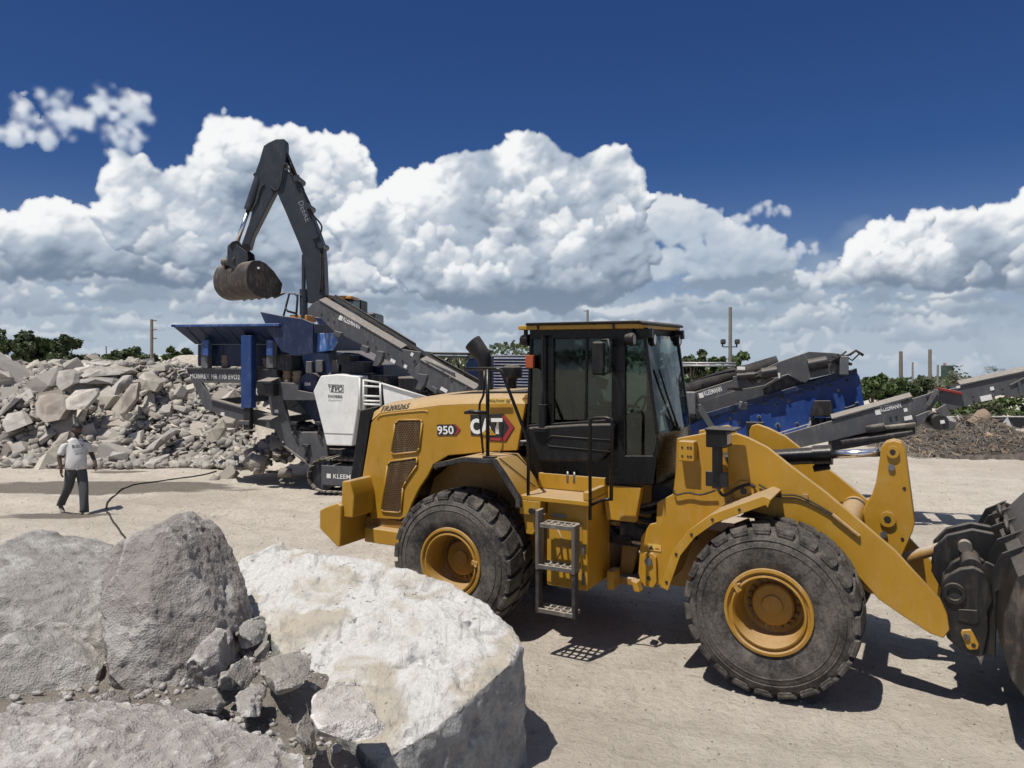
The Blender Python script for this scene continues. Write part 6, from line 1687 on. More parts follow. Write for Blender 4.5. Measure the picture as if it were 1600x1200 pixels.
# linkage
b = MB(); b.cyl(ep(258, 692, -1.35), ep(258, 692, -.65), .16, 14); b.cyl(ep(318, 705, -1.3), ep(318, 705, -.7), .13, 14); b.build('link_pin', BLKM, exc, smooth=40, each=True)
b = MB()
for v in (-1.36, -.72): b.plate(epl([(232, 700), (262, 672), (345, 735), (350, 770), (320, 845), (285, 850), (230, 800)], -1.0)[:], v, v + .07)
b.build('bucket_link', EXC, exc, bevel=.02, each=True)
# bucket: shell of a quarter drum turned towards the hopper
ang = R(-42); Wd = 1.95
bc = Vector(ep(262, 895, -1.0)); wx = Vector((math.cos(ang), math.sin(ang), 0)); dx_ = Vector((-math.sin(ang), math.cos(ang), 0))
prof = [(q.x, q.y) for q in spline([(.15, .60, 0), (-.12, .55, 0), (-.26, .30, 0), (-.30, .0, 0), (-.22, -.30, 0), (.0, -.52, 0), (.32, -.60, 0), (.70, -.52, 0)], 4)]
def bpt(d, z, s_): p = bc + dx_ * d + wx * (s_ * Wd / 2) + Vector((.05, 0, z * .92)); return (p.x, p.y, p.z)
bkt = bpy.data.objects.new('bucket', None); COL.objects.link(bkt); bkt.parent = exc
b = MB(); n = len(prof); inn = [(d + .04 * (1 if d < .3 else .4), z * .93) for d, z in prof]
vs = [bpt(d, z, s_) for s_ in (-1, 1) for d, z in prof] + [bpt(d, z, s_) for s_ in (-1, 1) for d, z in inn]
f = [(i, i + 1, n + i + 1, n + i) for i in range(n - 1)] + [(2 * n + i, 3 * n + i, 3 * n + i + 1, 2 * n + i + 1) for i in range(n - 1)]
f += [(0, n, 3 * n, 2 * n), (n - 1, 3 * n - 1, 4 * n - 1, 2 * n - 1)]
b.raw(vs, f).build('bucket_shell', RUSTY, bkt, smooth=40)
for s_ in (-1.0, 1.0):
    pr = prof + [(.85, -.40), (.90, -.10), (.62, .28), (.35, .52)]; b = MB(); m = len(pr)
    vs = [bpt(d, z, s_ - .02) for d, z in pr] + [bpt(d, z, s_ + .02) for d, z in pr]
    b.raw(vs, [list(range(m)), list(range(2 * m - 1, m - 1, -1))] + [(i, (i + 1) % m, m + (i + 1) % m, m + i) for i in range(m)]).build('bucket_side', RUSTY, bkt, bevel=.01)
for k in range(5):
    s_ = -1 + 2 * k / 4; b = MB(); c0, c1 = Vector(bpt(.66, -.52, s_ * .93)), Vector(bpt(1.02, -.40, s_ * .93)); b.cyl(c0, c1, .08, 6, .03); b.build('bucket_tooth', STEELD, bkt)
b = MB()
for s_ in (-.32, .10): 
    b.raw([bpt(d, z, s_ + t) for t in (-.03, .03) for d, z in ((-.12, .5), (-.30, .35), (-.33, .62), (-.1, .95), (.1, .92), (.15, .6))], [list(range(6)), list(range(11, 5, -1))] + [(i, (i + 1) % 6, 6 + (i + 1) % 6, 6 + i) for i in range(6)])
b.build('bucket_ear', RUSTY, bkt, bevel=.015, each=True)
MB().cyl(bpt(-.2, .62, -.5), bpt(-.2, .62, .28), .12, 12).build('bucket_pin', RUSTY, bkt, smooth=40)
c = Vector(bpt(.15, .50, .97)); MB().box(ep(380, 820, -1.62), (.16, .01, .06)).build('decal', STICK, bkt)
# upper works: house, cab, rails, tracks on the berm
GZ = 1.72
def ebox(px0, py0, px1, py1, v0, v1, name, mat, bev=.03):
    (u0, w0), (u1, w1) = E_.q(px0, py0, v0), E_.q(px1, py1, v0)
    return MB().box2((u0, v0, min(w0, w1)), (u1, v1, max(w0, w1))).build(name, mat, exc, bevel=bev)
ebox(452, 492, 480, 502, -1.3, -.2, 'walkway', EXY)
ebox(462, 520, 585, 552, -.9, 1.5, 'engine_house', EXY)
ebox(566, 488, 586, 520, -.2, 1.5, 'counterweight', EXC, .08)
cb = ebox(512, 468, 564, 512, -.6, .5, 'cab_body', BLKP, .03)
for a0, a1 in (((515, 471), (536, 506)), ((538, 471), (562, 506))):
    (u0, w0), (u1, w1) = E_.q(*a0, -.61), E_.q(*a1, -.61); MB().box2((u0, -.625, w1), (u1, -.61, w0)).build('cab_window', plain('sky_glass', (.10, .14, .16), .05), cb)
(u0, w0), (u1, w1) = E_.q(508, 462, -.65), E_.q(550, 467, -.65); MB().box2((u0, -.68, w1), (u1, .5, w0)).build('cab_roof', EXY, exc, bevel=.03)
b = MB(); a, c = E_.p3(474.5, 500, -1.2), E_.p3(474.5, 398, -1.2); b.cyl(a, c, .06, 10); b.cyl(a, E_.p3(474.5, 452, -1.2), .12, 12); b.build('boom_ram', EXC, exc, smooth=40)
for pts in ([(443, 494), (452, 459), (461, 459), (465, 464), (463, 492)], [(463, 494), (465, 460), (472, 462)], [(446, 480), (449, 486), (463, 490)]): MB().tube([E_.p3(x, y, -1.3) for x, y in pts], .035, 6).build('handrail', EXC, exc, smooth=True)
for v0 in (-1.4, .8): MB().box2((-2.2, v0, GZ), (2.3, v0 + .6, GZ + .9)).build('crawler_track', DARKM, exc, bevel=.2, seg=4)
MB().cyl((.1, 0, GZ + .85), (.1, 0, GZ + 1.2), .7, 20).build('slew_ring', DARKM, exc, smooth=40)

# ================================================================== rubble pile on the left
PILE_M = [stone('rubble_concrete', (.30, .278, .25), (.44, .415, .38), (.15, .135, .118), .7, .7, grit=.6, tint=(1.0, .95, .86)),
          stone('rubble_brownish', (.235, .20, .172), (.35, .315, .275), (.125, .105, .09), .7, .7, grit=.7),
          stone('rubble_cream', (.39, .355, .295), (.49, .455, .39), (.23, .205, .17), .7, .6, grit=.4)]
def pile_z(x, y):
    x = np.asarray(x, float); y = np.asarray(y, float)
    foot = 21.3 + fbm(x * .35, x * 0 + 3, octv=3, seed=70) * 1.2 + .35 * np.maximum(0, x + 8.5)
    rise = sst(y, foot, foot + 4.2)
    top = 2.45 + .35 * fbm(x * .4, y * .4, octv=3, seed=71) - .5 * sst(x, -8.8, -4.8)
    lump = fbm(x * .9, y * .9, octv=4, seed=72) * .55
    return (top + lump) * rise * (1 - sst(y, 28.5, 32)) * (1 - sst(x, -6.5, -2.5))
pile = thing('rubble_pile', 'long heap of broken concrete rubble at the far left, behind the walking man', 'rubble pile', (-13, 24, 0))
px_ = np.arange(-30, -2, .22); py_ = np.arange(20.5, 33, .22)
PX, PY = np.meshgrid(px_, py_); PZ = pile_z(PX, PY) - .10 + fbm(PX * 3, PY * 3, octv=3, seed=75) * .15
ii = np.arange(PX.size).reshape(PX.shape)
pf = np.stack([ii[:-1, :-1], ii[:-1, 1:], ii[1:, 1:], ii[1:, :-1]], -1).reshape(-1, 4)
tag(np_mesh('rubble_core', np.stack([PX + 13, PY - 24, PZ], -1).reshape(-1, 3), pf, PILE_M[1], pile), kind='stuff')
def chunk_mesh(seed, slab):
    """an angular lump: hull of jittered box corners plus a few knocked-off edges"""
    rr = np.random.default_rng(seed); sx, sy, sz = (1.0, rr.uniform(.55, .95), rr.uniform(.16, .30)) if slab else (1.0, rr.uniform(.6, 1.0), rr.uniform(.45, .8))
    P = []
    for a in (-1, 1):
        for b_ in (-1, 1):
            for c_ in (-1, 1):
                q = np.array([a * sx, b_ * sy, c_ * sz]) * .5 * rr.uniform(.72, 1.05, 3)
                for k in range(2): P.append(tuple(q * np.where(np.arange(3) == rr.integers(0, 3), rr.uniform(.6, .9), 1.0)))
    bm = bmesh.new(); vs = [bm.verts.new(p) for p in P]; r_ = bmesh.ops.convex_hull(bm, input=vs)
    bmesh.ops.delete(bm, geom=[g for g in r_['geom_interior'] if isinstance(g, bmesh.types.BMVert)], context='VERTS')
    me = bpy.data.meshes.new('concrete_chunk'); bm.to_mesh(me); bm.free(); return me
CH = [[chunk_mesh(100 + 3 * k + j, k % 3 != 0) for k in range(14)] for j in range(3)]
for j in range(3):
    for me in CH[j]: me.materials.append(PILE_M[j])
def pile_normal(x, y):
    e = .5; return Vector((-(pile_z(x + e, y) - pile_z(x - e, y)) / (2 * e), -(pile_z(x, y + e) - pile_z(x, y - e)) / (2 * e), 1)).normalized()
def put_chunk(me, x, y, z, s_, name, par, seed, lie=.55, local=(13, -24, 0)):
    rr = random.Random(seed); n = pile_normal(x, y)
    n = (n * lie + Vector((rr.gauss(0, .45), rr.gauss(0, .45), rr.gauss(.3, .4)))).normalized()
    q = n.to_track_quat('Z', 'Y') @ Matrix.Rotation(rr.uniform(0, 6.28), 3, 'Z').to_quaternion()
    o = bpy.data.objects.new(name, me); COL.objects.link(o)
    if par: o.parent = par
    o.location = (x + (local[0] if par else 0), y + (local[1] if par else 0), z); o.rotation_mode = 'QUATERNION'; o.rotation_quaternion = q
    o.scale = (s_, s_ * rr.uniform(.8, 1.2), s_ * rr.uniform(.8, 1.2)); return o
rr = random.Random(5); cnt = 0
while cnt < 290:
    y = 21.0 + 5.0 * rr.random() ** .9; x = rr.uniform(-.70, -.325) * y
    if pile_z(x, y) < .12 and rr.random() < .8: continue
    s_ = (.24 + .66 * rr.random() ** 2.2) * (1.1 if x < -11.0 else .70)
    j = 0 if rr.random() < .68 else (1 if rr.random() < .6 else 2)
    put_chunk(rr.choice(CH[j]), x, y, float(pile_z(x, y)) + s_ * rr.uniform(.0, .16), s_, 'concrete_chunk', pile, cnt); cnt += 1
# the smaller pieces, more than anyone would count
def rubble_field(n, xf, yf, sf, zf, mat, par, off, seed):
    rg = np.random.default_rng(seed); bases = []
    for j in range(10):
        me = CH[0][j]; v = np.empty(len(me.vertices) * 3); me.vertices.foreach_get('co', v); v = v.reshape(-1, 3)
        f = []
        for pl_ in me.polygons:
            q = list(pl_.vertices)
            for k in range(1, len(q) - 1): f.append((q[0], q[k], q[k + 1]))
        bases.append((v, np.array(f)))
    V = []; F = []; o = 0
    for i in range(n):
        v, f = bases[rg.integers(10)]; x, y = xf(rg), None; y = yf(rg, x); x = x * y if abs(x) < 1.2 else x
        s_ = sf(rg); a, b_, c_ = rg.uniform(0, 6.28), rg.normal(0, .5), rg.normal(0, .5)
        M = np.array(Matrix.Rotation(a, 3, 'Z') @ Matrix.Rotation(b_, 3, 'X') @ Matrix.Rotation(c_, 3, 'Y'))
        z = float(zf(x, y)); 
        V.append((v * s_) @ M.T + np.array([x + off[0], y + off[1], z + s_ * .12])); F.append(f + o); o += len(v)
    return tag(np_mesh('rubble', np.vstack(V), np.vstack(F), mat, par), kind='stuff')
rubble_field(5600, lambda g: g.uniform(-.71, -.32), lambda g, x: 20.9 + 5.6 * g.random(), lambda g: .06 + .26 * g.random() ** 2.4, lambda x, y: pile_z(x, y), PILE_M[0], pile, (13, -24, 0), 3)
rubble_field(900, lambda g: g.uniform(-.71, -.34), lambda g, x: 20.9 + 5.6 * g.random(), lambda g: .08 + .24 * g.random() ** 2, lambda x, y: pile_z(x, y), PILE_M[2], pile, (13, -24, 0), 4)
# heap lying in the shade under the crusher's chassis
heap_c = K.world(.55, 1.5)
def hz_(x, y): return max(0, 1.35 - .75 * math.hypot((x - heap_c[0]) * .9, (y - heap_c[1]) * 1.2)) + gz(x, y)
hp = thing('rubble_heap', 'low heap of concrete rubble in the shade beneath the crusher frame', 'rubble heap', (heap_c[0], heap_c[1], 0))
rubble_field(520, lambda g: heap_c[0] + g.normal(0, .62), lambda g, x: heap_c[1] + g.normal(0, .38), lambda g: .10 + .35 * g.random() ** 2, lambda x, y: hz_(x, y), PILE_M[1], hp, (-heap_c[0], -heap_c[1], 0), 6)
for k in range(26):
    x, y = heap_c[0] + rr.gauss(0, .55), heap_c[1] + rr.gauss(0, .3); put_chunk(rr.choice(CH[rr.choice((0, 1))]), x, y, hz_(x, y), rr.uniform(.3, .6), 'concrete_chunk', hp, 900 + k, local=(-heap_c[0], -heap_c[1], 0))
# rubble pieces seen through the chassis opening rest on the pile behind; slabs that stand out get a name of their own
def slab(front, depth, label, mat, seed):
    o = rock('concrete_slab', prism_rock(front, depth, None, .04, .92, seed), label, mat, .12, .03, 2.0, seed, 0, 5, .2, cat='concrete slab', bite=.05)
    o.data.shade_flat(); return o
slab([(118, 570, 25.0), (128, 564, 25.2), (172, 564, 25.2), (176, 572, 25.0), (120, 578, 24.9)], 1.6, 'flat slab topmost of the stack on the crest of the rubble pile', PILE_M[0], 201)
slab([(122, 584, 24.4), (135, 575, 24.6), (185, 572, 24.8), (206, 577, 24.8), (205, 583, 24.5), (130, 590, 24.2)], 1.5, 'long flat slab, second of the stack on the crest of the pile', PILE_M[0], 202)
slab([(126, 594, 24.0), (140, 589, 24.1), (176, 591, 24.2), (177, 599, 23.9), (130, 600, 23.8)], 1.2, 'third flat slab of the crest stack, dark gap above it', PILE_M[0], 203)
slab([(88, 590, 23.6), (92, 580, 23.8), (108, 577, 23.9), (117, 584, 23.8), (113, 600, 23.4), (97, 610, 23.2), (88, 602, 23.3)], .35, 'grey upended slab left of the flat stack on the pile', PILE_M[0], 204)
slab([(55, 632, 22.6), (62, 618, 22.8), (82, 614, 22.9), (100, 620, 22.8), (103, 640, 22.5), (92, 656, 22.2), (70, 660, 22.1), (58, 650, 22.3)], .4, 'large brown angular slab in the middle of the rubble pile', PILE_M[1], 205)
slab([(216, 590, 23.6), (224, 581, 23.8), (243, 590, 23.7), (250, 598, 23.6), (240, 614, 23.3), (222, 606, 23.4)], .4, 'pale cream slab facing out high on the pile near the crusher', PILE_M[2], 206)
slab([(102, 625, 22.6), (118, 610, 22.9), (150, 607, 23.0), (152, 616, 22.9), (130, 640, 22.4), (104, 640, 22.4)], .3, 'smooth grey slab right of the brown slab on the pile', PILE_M[0], 207)
slab([(168, 610, 23.0), (190, 587, 23.6), (201, 586, 23.6), (198, 600, 23.4), (178, 618, 22.9)], .3, 'steep narrow slab below the right end of the flat stack', PILE_M[0], 208)
slab([(174, 640, 22.4), (205, 600, 23.2), (216, 598, 23.3), (212, 622, 22.8), (190, 650, 22.2)], .3, 'brownish slab tilted steeply in the centre of the pile', PILE_M[1], 209)
slab([(2, 660, 22.2), (8, 648, 22.5), (34, 642, 22.6), (42, 664, 22.2), (10, 676, 21.9)], .35, 'flat pale slab low at the left edge of the pile', PILE_M[0], 210)
slab([(64, 718, 21.2), (80, 700, 21.6), (95, 678, 22.0), (108, 674, 22.1), (98, 712, 21.4)], .3, 'cream triangular slab at the foot of the pile behind the man', PILE_M[2], 211)
slab([(224, 728, 20.9), (236, 716, 21.1), (262, 712, 21.2), (258, 722, 21.0), (240, 732, 20.8)], .3, 'grey block lying at the foot of the pile by the crusher', PILE_M[0], 212)
slab([(228, 700, 21.6), (245, 688, 21.8), (268, 668, 22.3), (275, 672, 22.3), (262, 690, 21.9), (236, 706, 21.5)], .25, 'long grey slab sloping down to the left low on the pile', PILE_M[0], 213)
slab([(322, 690, 20.8), (338, 664, 21.2), (350, 655, 21.4), (352, 668, 21.2), (338, 690, 20.8)], .3, 'pale slab standing against the rubble below the crusher lettering', PILE_M[2], 214)
slab([(-2, 590, 24.2), (-1, 575, 24.5), (14, 573, 24.5), (15, 590, 24.1)], .5, 'square block on the crest of the pile at the left edge', PILE_M[0], 215)
slab([(132, 562, 26.5), (136, 554, 26.7), (144, 554, 26.7), (147, 563, 26.5)], .4, 'small upright block standing behind the crest stack', PILE_M[1], 216)

# ================================================================== mulch and scrap on the right
BARK = stone('dead_wood', (.135, .115, .098), (.225, .20, .172), (.06, .05, .042), 2.0, .8, grit=.5)
WOOD = stone('split_wood', (.25, .175, .115), (.40, .30, .205), (.13, .085, .055), 2.0, .6, grit=.3)
def mulch_z(x, y):
    x = np.asarray(x, float); y = np.asarray(y, float)
    a = np.exp(-((y - 24.9) / 1.9) ** 2) * sst(x, 11.6, 13.6); h = .66 + .22 * np.exp(-((x - 14.5) / 1.3) ** 2) - .30 * sst(x, 15.2, 16.4)
    return a * h * (1 + fbm(x * 1.2, y * 1.2, octv=4, seed=90) * .7)
mulch = thing('mulch_pile', 'brown heap of shredded branches and roots on the right, under the long conveyor', 'mulch pile', (14, 25, 0))
mx, my = np.meshgrid(np.arange(8.5, 24, .15), np.arange(21.5, 29.5, .15)); mz = mulch_z(mx, my) - .05; mz = np.where(mz < .06, -.6, mz)
ii = np.arange(mx.size).reshape(mx.shape); mf = np.stack([ii[:-1, :-1], ii[:-1, 1:], ii[1:, 1:], ii[1:, :-1]], -1).reshape(-1, 4)
tag(np_mesh('mulch_core', np.stack([mx - 14, my - 25, mz], -1).reshape(-1, 3), mf, BARK, mulch, smooth=True), kind='stuff')
def sticks(n, mat, seed, rlo, rhi, llo, lhi):
    rg = np.random.default_rng(seed); b = MB()
    for _ in range(n):
        y = rg.uniform(22.6, 26.2); x = rg.uniform(11.8, 18.5); z = float(mulch_z(x, y)); ln = rg.uniform(llo, lhi); th = rg.uniform(0, 6.28); el = rg.normal(.15, .35)
        d = Vector((math.cos(th) * math.cos(el), math.sin(th) * math.cos(el), math.sin(el))) * ln; a = Vector((x - 14, y - 25, z + .02)); r_ = rg.uniform(rlo, rhi)
        b.tube([a - d / 2, a + Vector((0, 0, rg.normal(0, .04))), a + d / 2], [r_, r_, r_ * .5], 4)
    return tag(b.build('twigs', mat, mulch), kind='stuff')
sticks(2300, BARK, 1, .005, .02, .12, .6); sticks(420, WOOD, 2, .005, .022, .12, .55); sticks(500, stone('grey_wood', (.25, .22, .19), (.36, .33, .29), (.12, .1, .085), 2, .6, grit=.3), 3, .004, .014, .15, .6)
lg = MB().tube([at(1522, 668, 24.6), at(1530, 660, 24.6), at(1538, 650, 24.6), at(1542, 648, 24.6)], [.30, .27, .26, .22], 14)
tag(lg.build('log', stone('log_bark', (.19, .135, .095), (.29, .225, .165), (.10, .07, .05), 3, 1.0, grit=.5), None, smooth=50), 'thick broken log end poking up out of the mulch pile', 'log')
lg = MB().tube([at(1540, 679, 23.7), at(1565, 686, 23.6), at(1592, 690, 23.5)], [.09, .10, .07], 10)
tag(lg.build('log', WOOD, None, smooth=50), 'long pale peeled branch lying over the front of the mulch pile', 'log')
SHEET = paint('scrap_sheet', (.34, .35, .36), .4, metal=.5, dust=.3); SHEETW = paint('scrap_white', (.6, .6, .58), .5, dust=.2)
def sheet(pts, mat, label):
    V = [Vector(at(*q)) for q in pts]; n = (V[1] - V[0]).cross(V[-1] - V[0]).normalized() * .015; k = len(V)
    o = MB().raw([tuple(q) for q in V] + [tuple(q + n) for q in V], [list(range(k)), list(range(2 * k - 1, k - 1, -1))] + [(i, (i + 1) % k, k + (i + 1) % k, k + i) for i in range(k)]).build('metal_sheet', mat)
    return tag(o, label, 'metal sheet', 'scrap lying on the mulch pile')
sheet([(1558, 671, 25.0), (1574, 651, 25.0), (1584, 672, 24.8)], SHEET, 'grey triangular metal sheet standing on the right end of the mulch')
sheet([(1543, 678, 24.7), (1560, 671, 24.9), (1584, 672, 24.7), (1560, 678, 24.4)], SHEET, 'grey metal sheet lying flat below the triangular one')
sheet([(1470, 652, 25.6), (1478, 648, 25.6), (1494, 655, 25.4), (1494, 663, 25.2), (1482, 662, 25.2)], SHEET, 'crumpled grey sheet metal beside the conveyor drum')
sheet([(1496, 648, 25.6), (1502, 652, 25.6), (1508, 655, 25.5), (1506, 664, 25.3), (1499, 660, 25.3)], SHEETW, 'white torn sheet left of the log')
sheet([(1519, 658, 25.2), (1524, 653, 25.3), (1531, 657, 25.2), (1525, 662, 25.1)], SHEETW, 'small white panel touching the log')
# dark screen fence behind the pile
fence = thing('screen_fence', 'low dark cloth fence with pale top rail behind the mulch pile', 'fence', at(1500, 700, 31)[:2] + (0,))
fx = at(1500, 700, 31)[0]
zt = at(0, 651, 31)[2]
MB().box2((-6, -.02, .02), (16, .02, zt - .03)).build('fence_cloth', plain('dark_cloth', (.012, .014, .018), .9), fence)
MB().cyl((-6, 0, zt), (16, 0, zt), .025, 8).build('top_rail', paint('fence_rail', (.5, .5, .47), .5), fence)
for k in range(9): MB().cyl((-6 + k * 2.6, .06, 0), (-6 + k * 2.6, .06, zt + .02), .03, 8).build('fence_post', paint('fence_post_%d' % k, (.3, .3, .29), .6) if k == 0 else MATS['fence_post_0'], fence)

# ================================================================== trees
def leaf_mat(name, a, b_):
    m, t, p, _ = new_mat(name); g = t.add('ShaderNodeNewGeometry'); tc = t.add('ShaderNodeTexCoord')
    r_ = g.outputs['Random Per Island']; n = t.noise(tc.outputs['Object'], .9, 3, .6)
    t.put(p.inputs['Base Color'], t.mix(t.math('ADD', t.math('MULTIPLY', r_, .6), t.math('MULTIPLY', n, .4)), a, b_)); p.inputs['Roughness'].default_value = .6; p.inputs['Specular IOR Level'].default_value = .3
    return m
LEAF1 = leaf_mat('leaf_dark', (.034, .052, .024), (.095, .120, .052)); LEAF2 = leaf_mat('leaf_mid', (.045, .075, .024), (.115, .155, .055)); LEAF3 = leaf_mat('leaf_dry', (.085, .10, .05), (.15, .16, .09))
TRUNK = stone('bark', (.12, .10, .085), (.19, .165, .14), (.06, .05, .042), 3, .6, grit=.3)
def tree(px, pyt, d, wpx, label, leaf=LEAF1, nleaf=1500, zb=0.0, trunk_h=.35, sparse=1.0, seed=0, group='trees along the edge of the yard', name='tree', leaf_s=None):
    x, y, zt = at(px, pyt, d); zb = zb + gz(x, y); hgt = zt - zb; rx = wpx / FPX * d / 2; rg = np.random.default_rng(seed + int(px))
    root = thing(name, label, 'tree' if name != 'shrub' else 'shrub', (x, y, zb), rg.uniform(0, 6), group)
    zc = hgt * (.5 + trunk_h * .35); rz = hgt * (1 - trunk_h) * .56
    b = MB(); b.tube([(0, 0, -.1), (rg.normal(0, .1), rg.normal(0, .1), hgt * .3), (rg.normal(0, .2), rg.normal(0, .2), hgt * .72)], [.03 * hgt, .022 * hgt, .008 * hgt], 7)
    tr_ = b.build('trunk', TRUNK, root, smooth=True)
    cl = []
    for _ in range(int(16 * sparse) + 6):
        th, ph = rg.uniform(0, 6.28), rg.uniform(-.6, 1.0); k = rg.uniform(.45, 1.0)
        c = np.array([math.cos(th) * rx * k * math.sqrt(max(.05, 1 - ph * ph * .8)), math.sin(th) * rx * k * math.sqrt(max(.05, 1 - ph * ph * .8)), zc + ph * rz * k]); cl.append((c, rg.uniform(.22, .42) * min(rx, rz * 1.3)))
        MB().tube([(0, 0, hgt * rg.uniform(.2, .5)), tuple(c * np.array([.55, .55, .85])), tuple(c)], [.012 * hgt, .007 * hgt, .003 * hgt], 5).build('limb', TRUNK, tr_, smooth=True)
    s_ = leaf_s or .0032 * d; V = np.empty((nleaf, 4, 3))
    for i in range(nleaf):
        c, r_ = cl[rg.integers(len(cl))]; q = rg.normal(0, 1, 3); q /= np.linalg.norm(q); pt = c + q * r_ * rg.random() ** .4 * np.array([1, 1, .8])
        a = rg.normal(0, 1, 3); a /= np.linalg.norm(a); e = np.cross(a, rg.normal(0, 1, 3)); e /= np.linalg.norm(e) + 1e-6; z_ = s_ * rg.uniform(.6, 1.5)
        V[i] = [pt - a * z_, pt + e * z_ * .55, pt + a * z_, pt - e * z_ * .55]
    o = np_mesh('crown', V.reshape(-1, 3), np.arange(nleaf * 4).reshape(-1, 4), leaf, root)
    return root
LT = [(18, 523, 62, 62, 'dark bushy tree at the far left edge above the rubble'), (47, 516, 60, 50, 'tallest dark tree of the left clump, second from the edge'), (78, 518, 61, 46, 'dark rounded tree in the middle of the left clump'),
      (104, 521, 60, 44, 'dark tree at the right end of the tall left clump'), (128, 556, 66, 34, 'low dark tree tapering off the left clump'), (162, 552, 80, 34, 'small far tree beyond the flat slab stack'),
      (198, 547, 82, 52, 'wide low tree left of the crossarm pole'), (230, 553, 84, 30, 'low tree just behind the crossarm pole'), (272, 538, 76, 28, 'small round tree between pole and hopper'), (296, 546, 78, 26, 'low tree touching the hopper rim')]
for i, (px, py, d, w, lab) in enumerate(LT): tree(px, py, d, w * 1.15, lab, (LEAF1, LEAF1, LEAF2)[i % 3], 2600, seed=i, trunk_h=.1)
RT = [(1052, 553, 44, 34, 'dark green tree right behind the loader cab'), (1082, 548, 43, 50, 'broad green tree left of the floodlight pole'), (1120, 556, 45, 40, 'green tree behind the floodlight pole'), (1152, 545, 44, 44, 'light green tree just right of the floodlight pole'), (1186, 560, 46, 36, 'low tree at the right end of the floodlight clump'),
      (1362, 585, 40, 44, 'bright green bush right of the blue screen box'), (1398, 590, 40, 44, 'green bush at the foot of the left bare post'), (1436, 596, 41, 40, 'dark bush between the two bare posts'), (1466, 598, 42, 34, 'bush at the foot of the right bare post')]
for i, (px, py, d, w, lab) in enumerate(RT): tree(px, py, d, w, lab, (LEAF2, LEAF1, LEAF2)[i % 3], 3000, seed=40 + i, trunk_h=.02)
tree(1508, 573, 42, 64, 'thin half-bare tree with grey twigs behind the long conveyor', LEAF3, 420, seed=70, sparse=1.5, leaf_s=.10)
for i, (px, w, lab) in enumerate(((1490, 60, 'grey-green shrub under the conveyor fold'), (1535, 60, 'grey-green shrub behind the log'), (1580, 70, 'grey-green shrub at the right edge above the fence'))): tree(px, 622, 34, w, lab, LEAF3 if i % 2 else LEAF2, 1300, seed=80 + i, trunk_h=.1, name='shrub', group='shrubs behind the screen fence', leaf_s=.09)
for i, (px, w, lab) in enumerate(((1048, 60, 'low shrub behind the cab corner of the loader'), (1096, 70, 'low shrub under the broad green tree'), (1148, 70, 'low shrub at the foot of the floodlight pole'), (1196, 60, 'low shrub behind the folded conveyor'))): tree(px, 592, 38, w, lab, LEAF2 if i % 2 else LEAF1, 1500, seed=180 + i, trunk_h=.02, name='shrub', group='shrubs beyond the screening unit', leaf_s=.10)
def palm(px, py, d, label, hw):
    x, y, z = at(px, py, d); g0 = gz(x, y); root = thing('palm_tree', label, 'palm tree', (x, y, g0), 0, 'palms on the horizon'); z = z - hw * .8 - g0
    MB().tube([(0, 0, 0), (.15, 0, z * .5), (0, 0, z)], [.28, .22, .20], 8).build('trunk', TRUNK, root, smooth=True)
    rg = np.random.default_rng(int(px)); V = []; F = []; n = 0
    for k in range(34):
        th = rg.uniform(0, 6.28); el = rg.uniform(-.5, 1.2); ln = hw * rg.uniform(.8, 1.15); d0 = np.array([math.cos(th) * math.cos(el), math.sin(th) * math.cos(el), math.sin(el)])
        tip = np.array([0, 0, z]) + d0 * ln + np.array([0, 0, -.25 * ln]); mid = np.array([0, 0, z]) + d0 * ln * .6; sd = np.cross(d0, [0, 0, 1.0]); sd = sd / (np.linalg.norm(sd) + 1e-6) * ln * .16
        for j in range(5):
            q = (j - 2) / 2; V += [np.array([0, 0, z]) + d0 * ln * .35, mid + sd * q * 1.2 - sd * .1, tip + sd * q * 2.4 - d0 * ln * .12 * abs(q), mid + sd * q * 1.2 + sd * .1]; F.append((n, n + 1, n + 2, n + 3)); n += 4
    np_mesh('crown', np.array(V), np.array(F), LEAF1, root)
palm(1549, 568, 75, 'fan palm left of the two on the horizon above the conveyor', 1.5); palm(1574, 569, 76, 'fan palm right of the two on the horizon above the conveyor', 1.4)
# far wood that closes the horizon all round
rg = np.random.default_rng(4); n = 42000; V = np.empty((n, 4, 3))
az_ = rg.uniform(-PI, PI, n); rad = rg.uniform(120, 150, n); hz2 = (2.1 + 1.0 * vnoise(az_ * 22, az_ * 0, seed=3)) * rg.random(n) ** .7
hz2 = hz2 * (1 + 1.1 * sst(np.degrees(az_), -4, 0) * (1 - sst(np.degrees(az_), 9, 13))); P_ = np.stack([np.sin(az_) * rad, np.cos(az_) * rad, hz2], -1); P_[:, 2] += ground_z(P_[:, 0], P_[:, 1]); a_ = rg.normal(0, 1, (n, 3)); a_ /= np.linalg.norm(a_, axis=1, keepdims=True); e_ = np.cross(a_, rg.normal(0, 1, (n, 3))); e_ /= np.linalg.norm(e_, axis=1, keepdims=True)
k_ = rg.uniform(.2, .55, (n, 1)); V[:, 0] = P_ - a_ * k_; V[:, 1] = P_ + e_ * k_ * .8; V[:, 2] = P_ + a_ * k_; V[:, 3] = P_ - e_ * k_ * .8
tag(np_mesh('treeline', V.reshape(-1, 3), np.arange(n * 4).reshape(-1, 4), LEAF1), 'low dark belt of distant woodland along the horizon', None, kind='stuff')

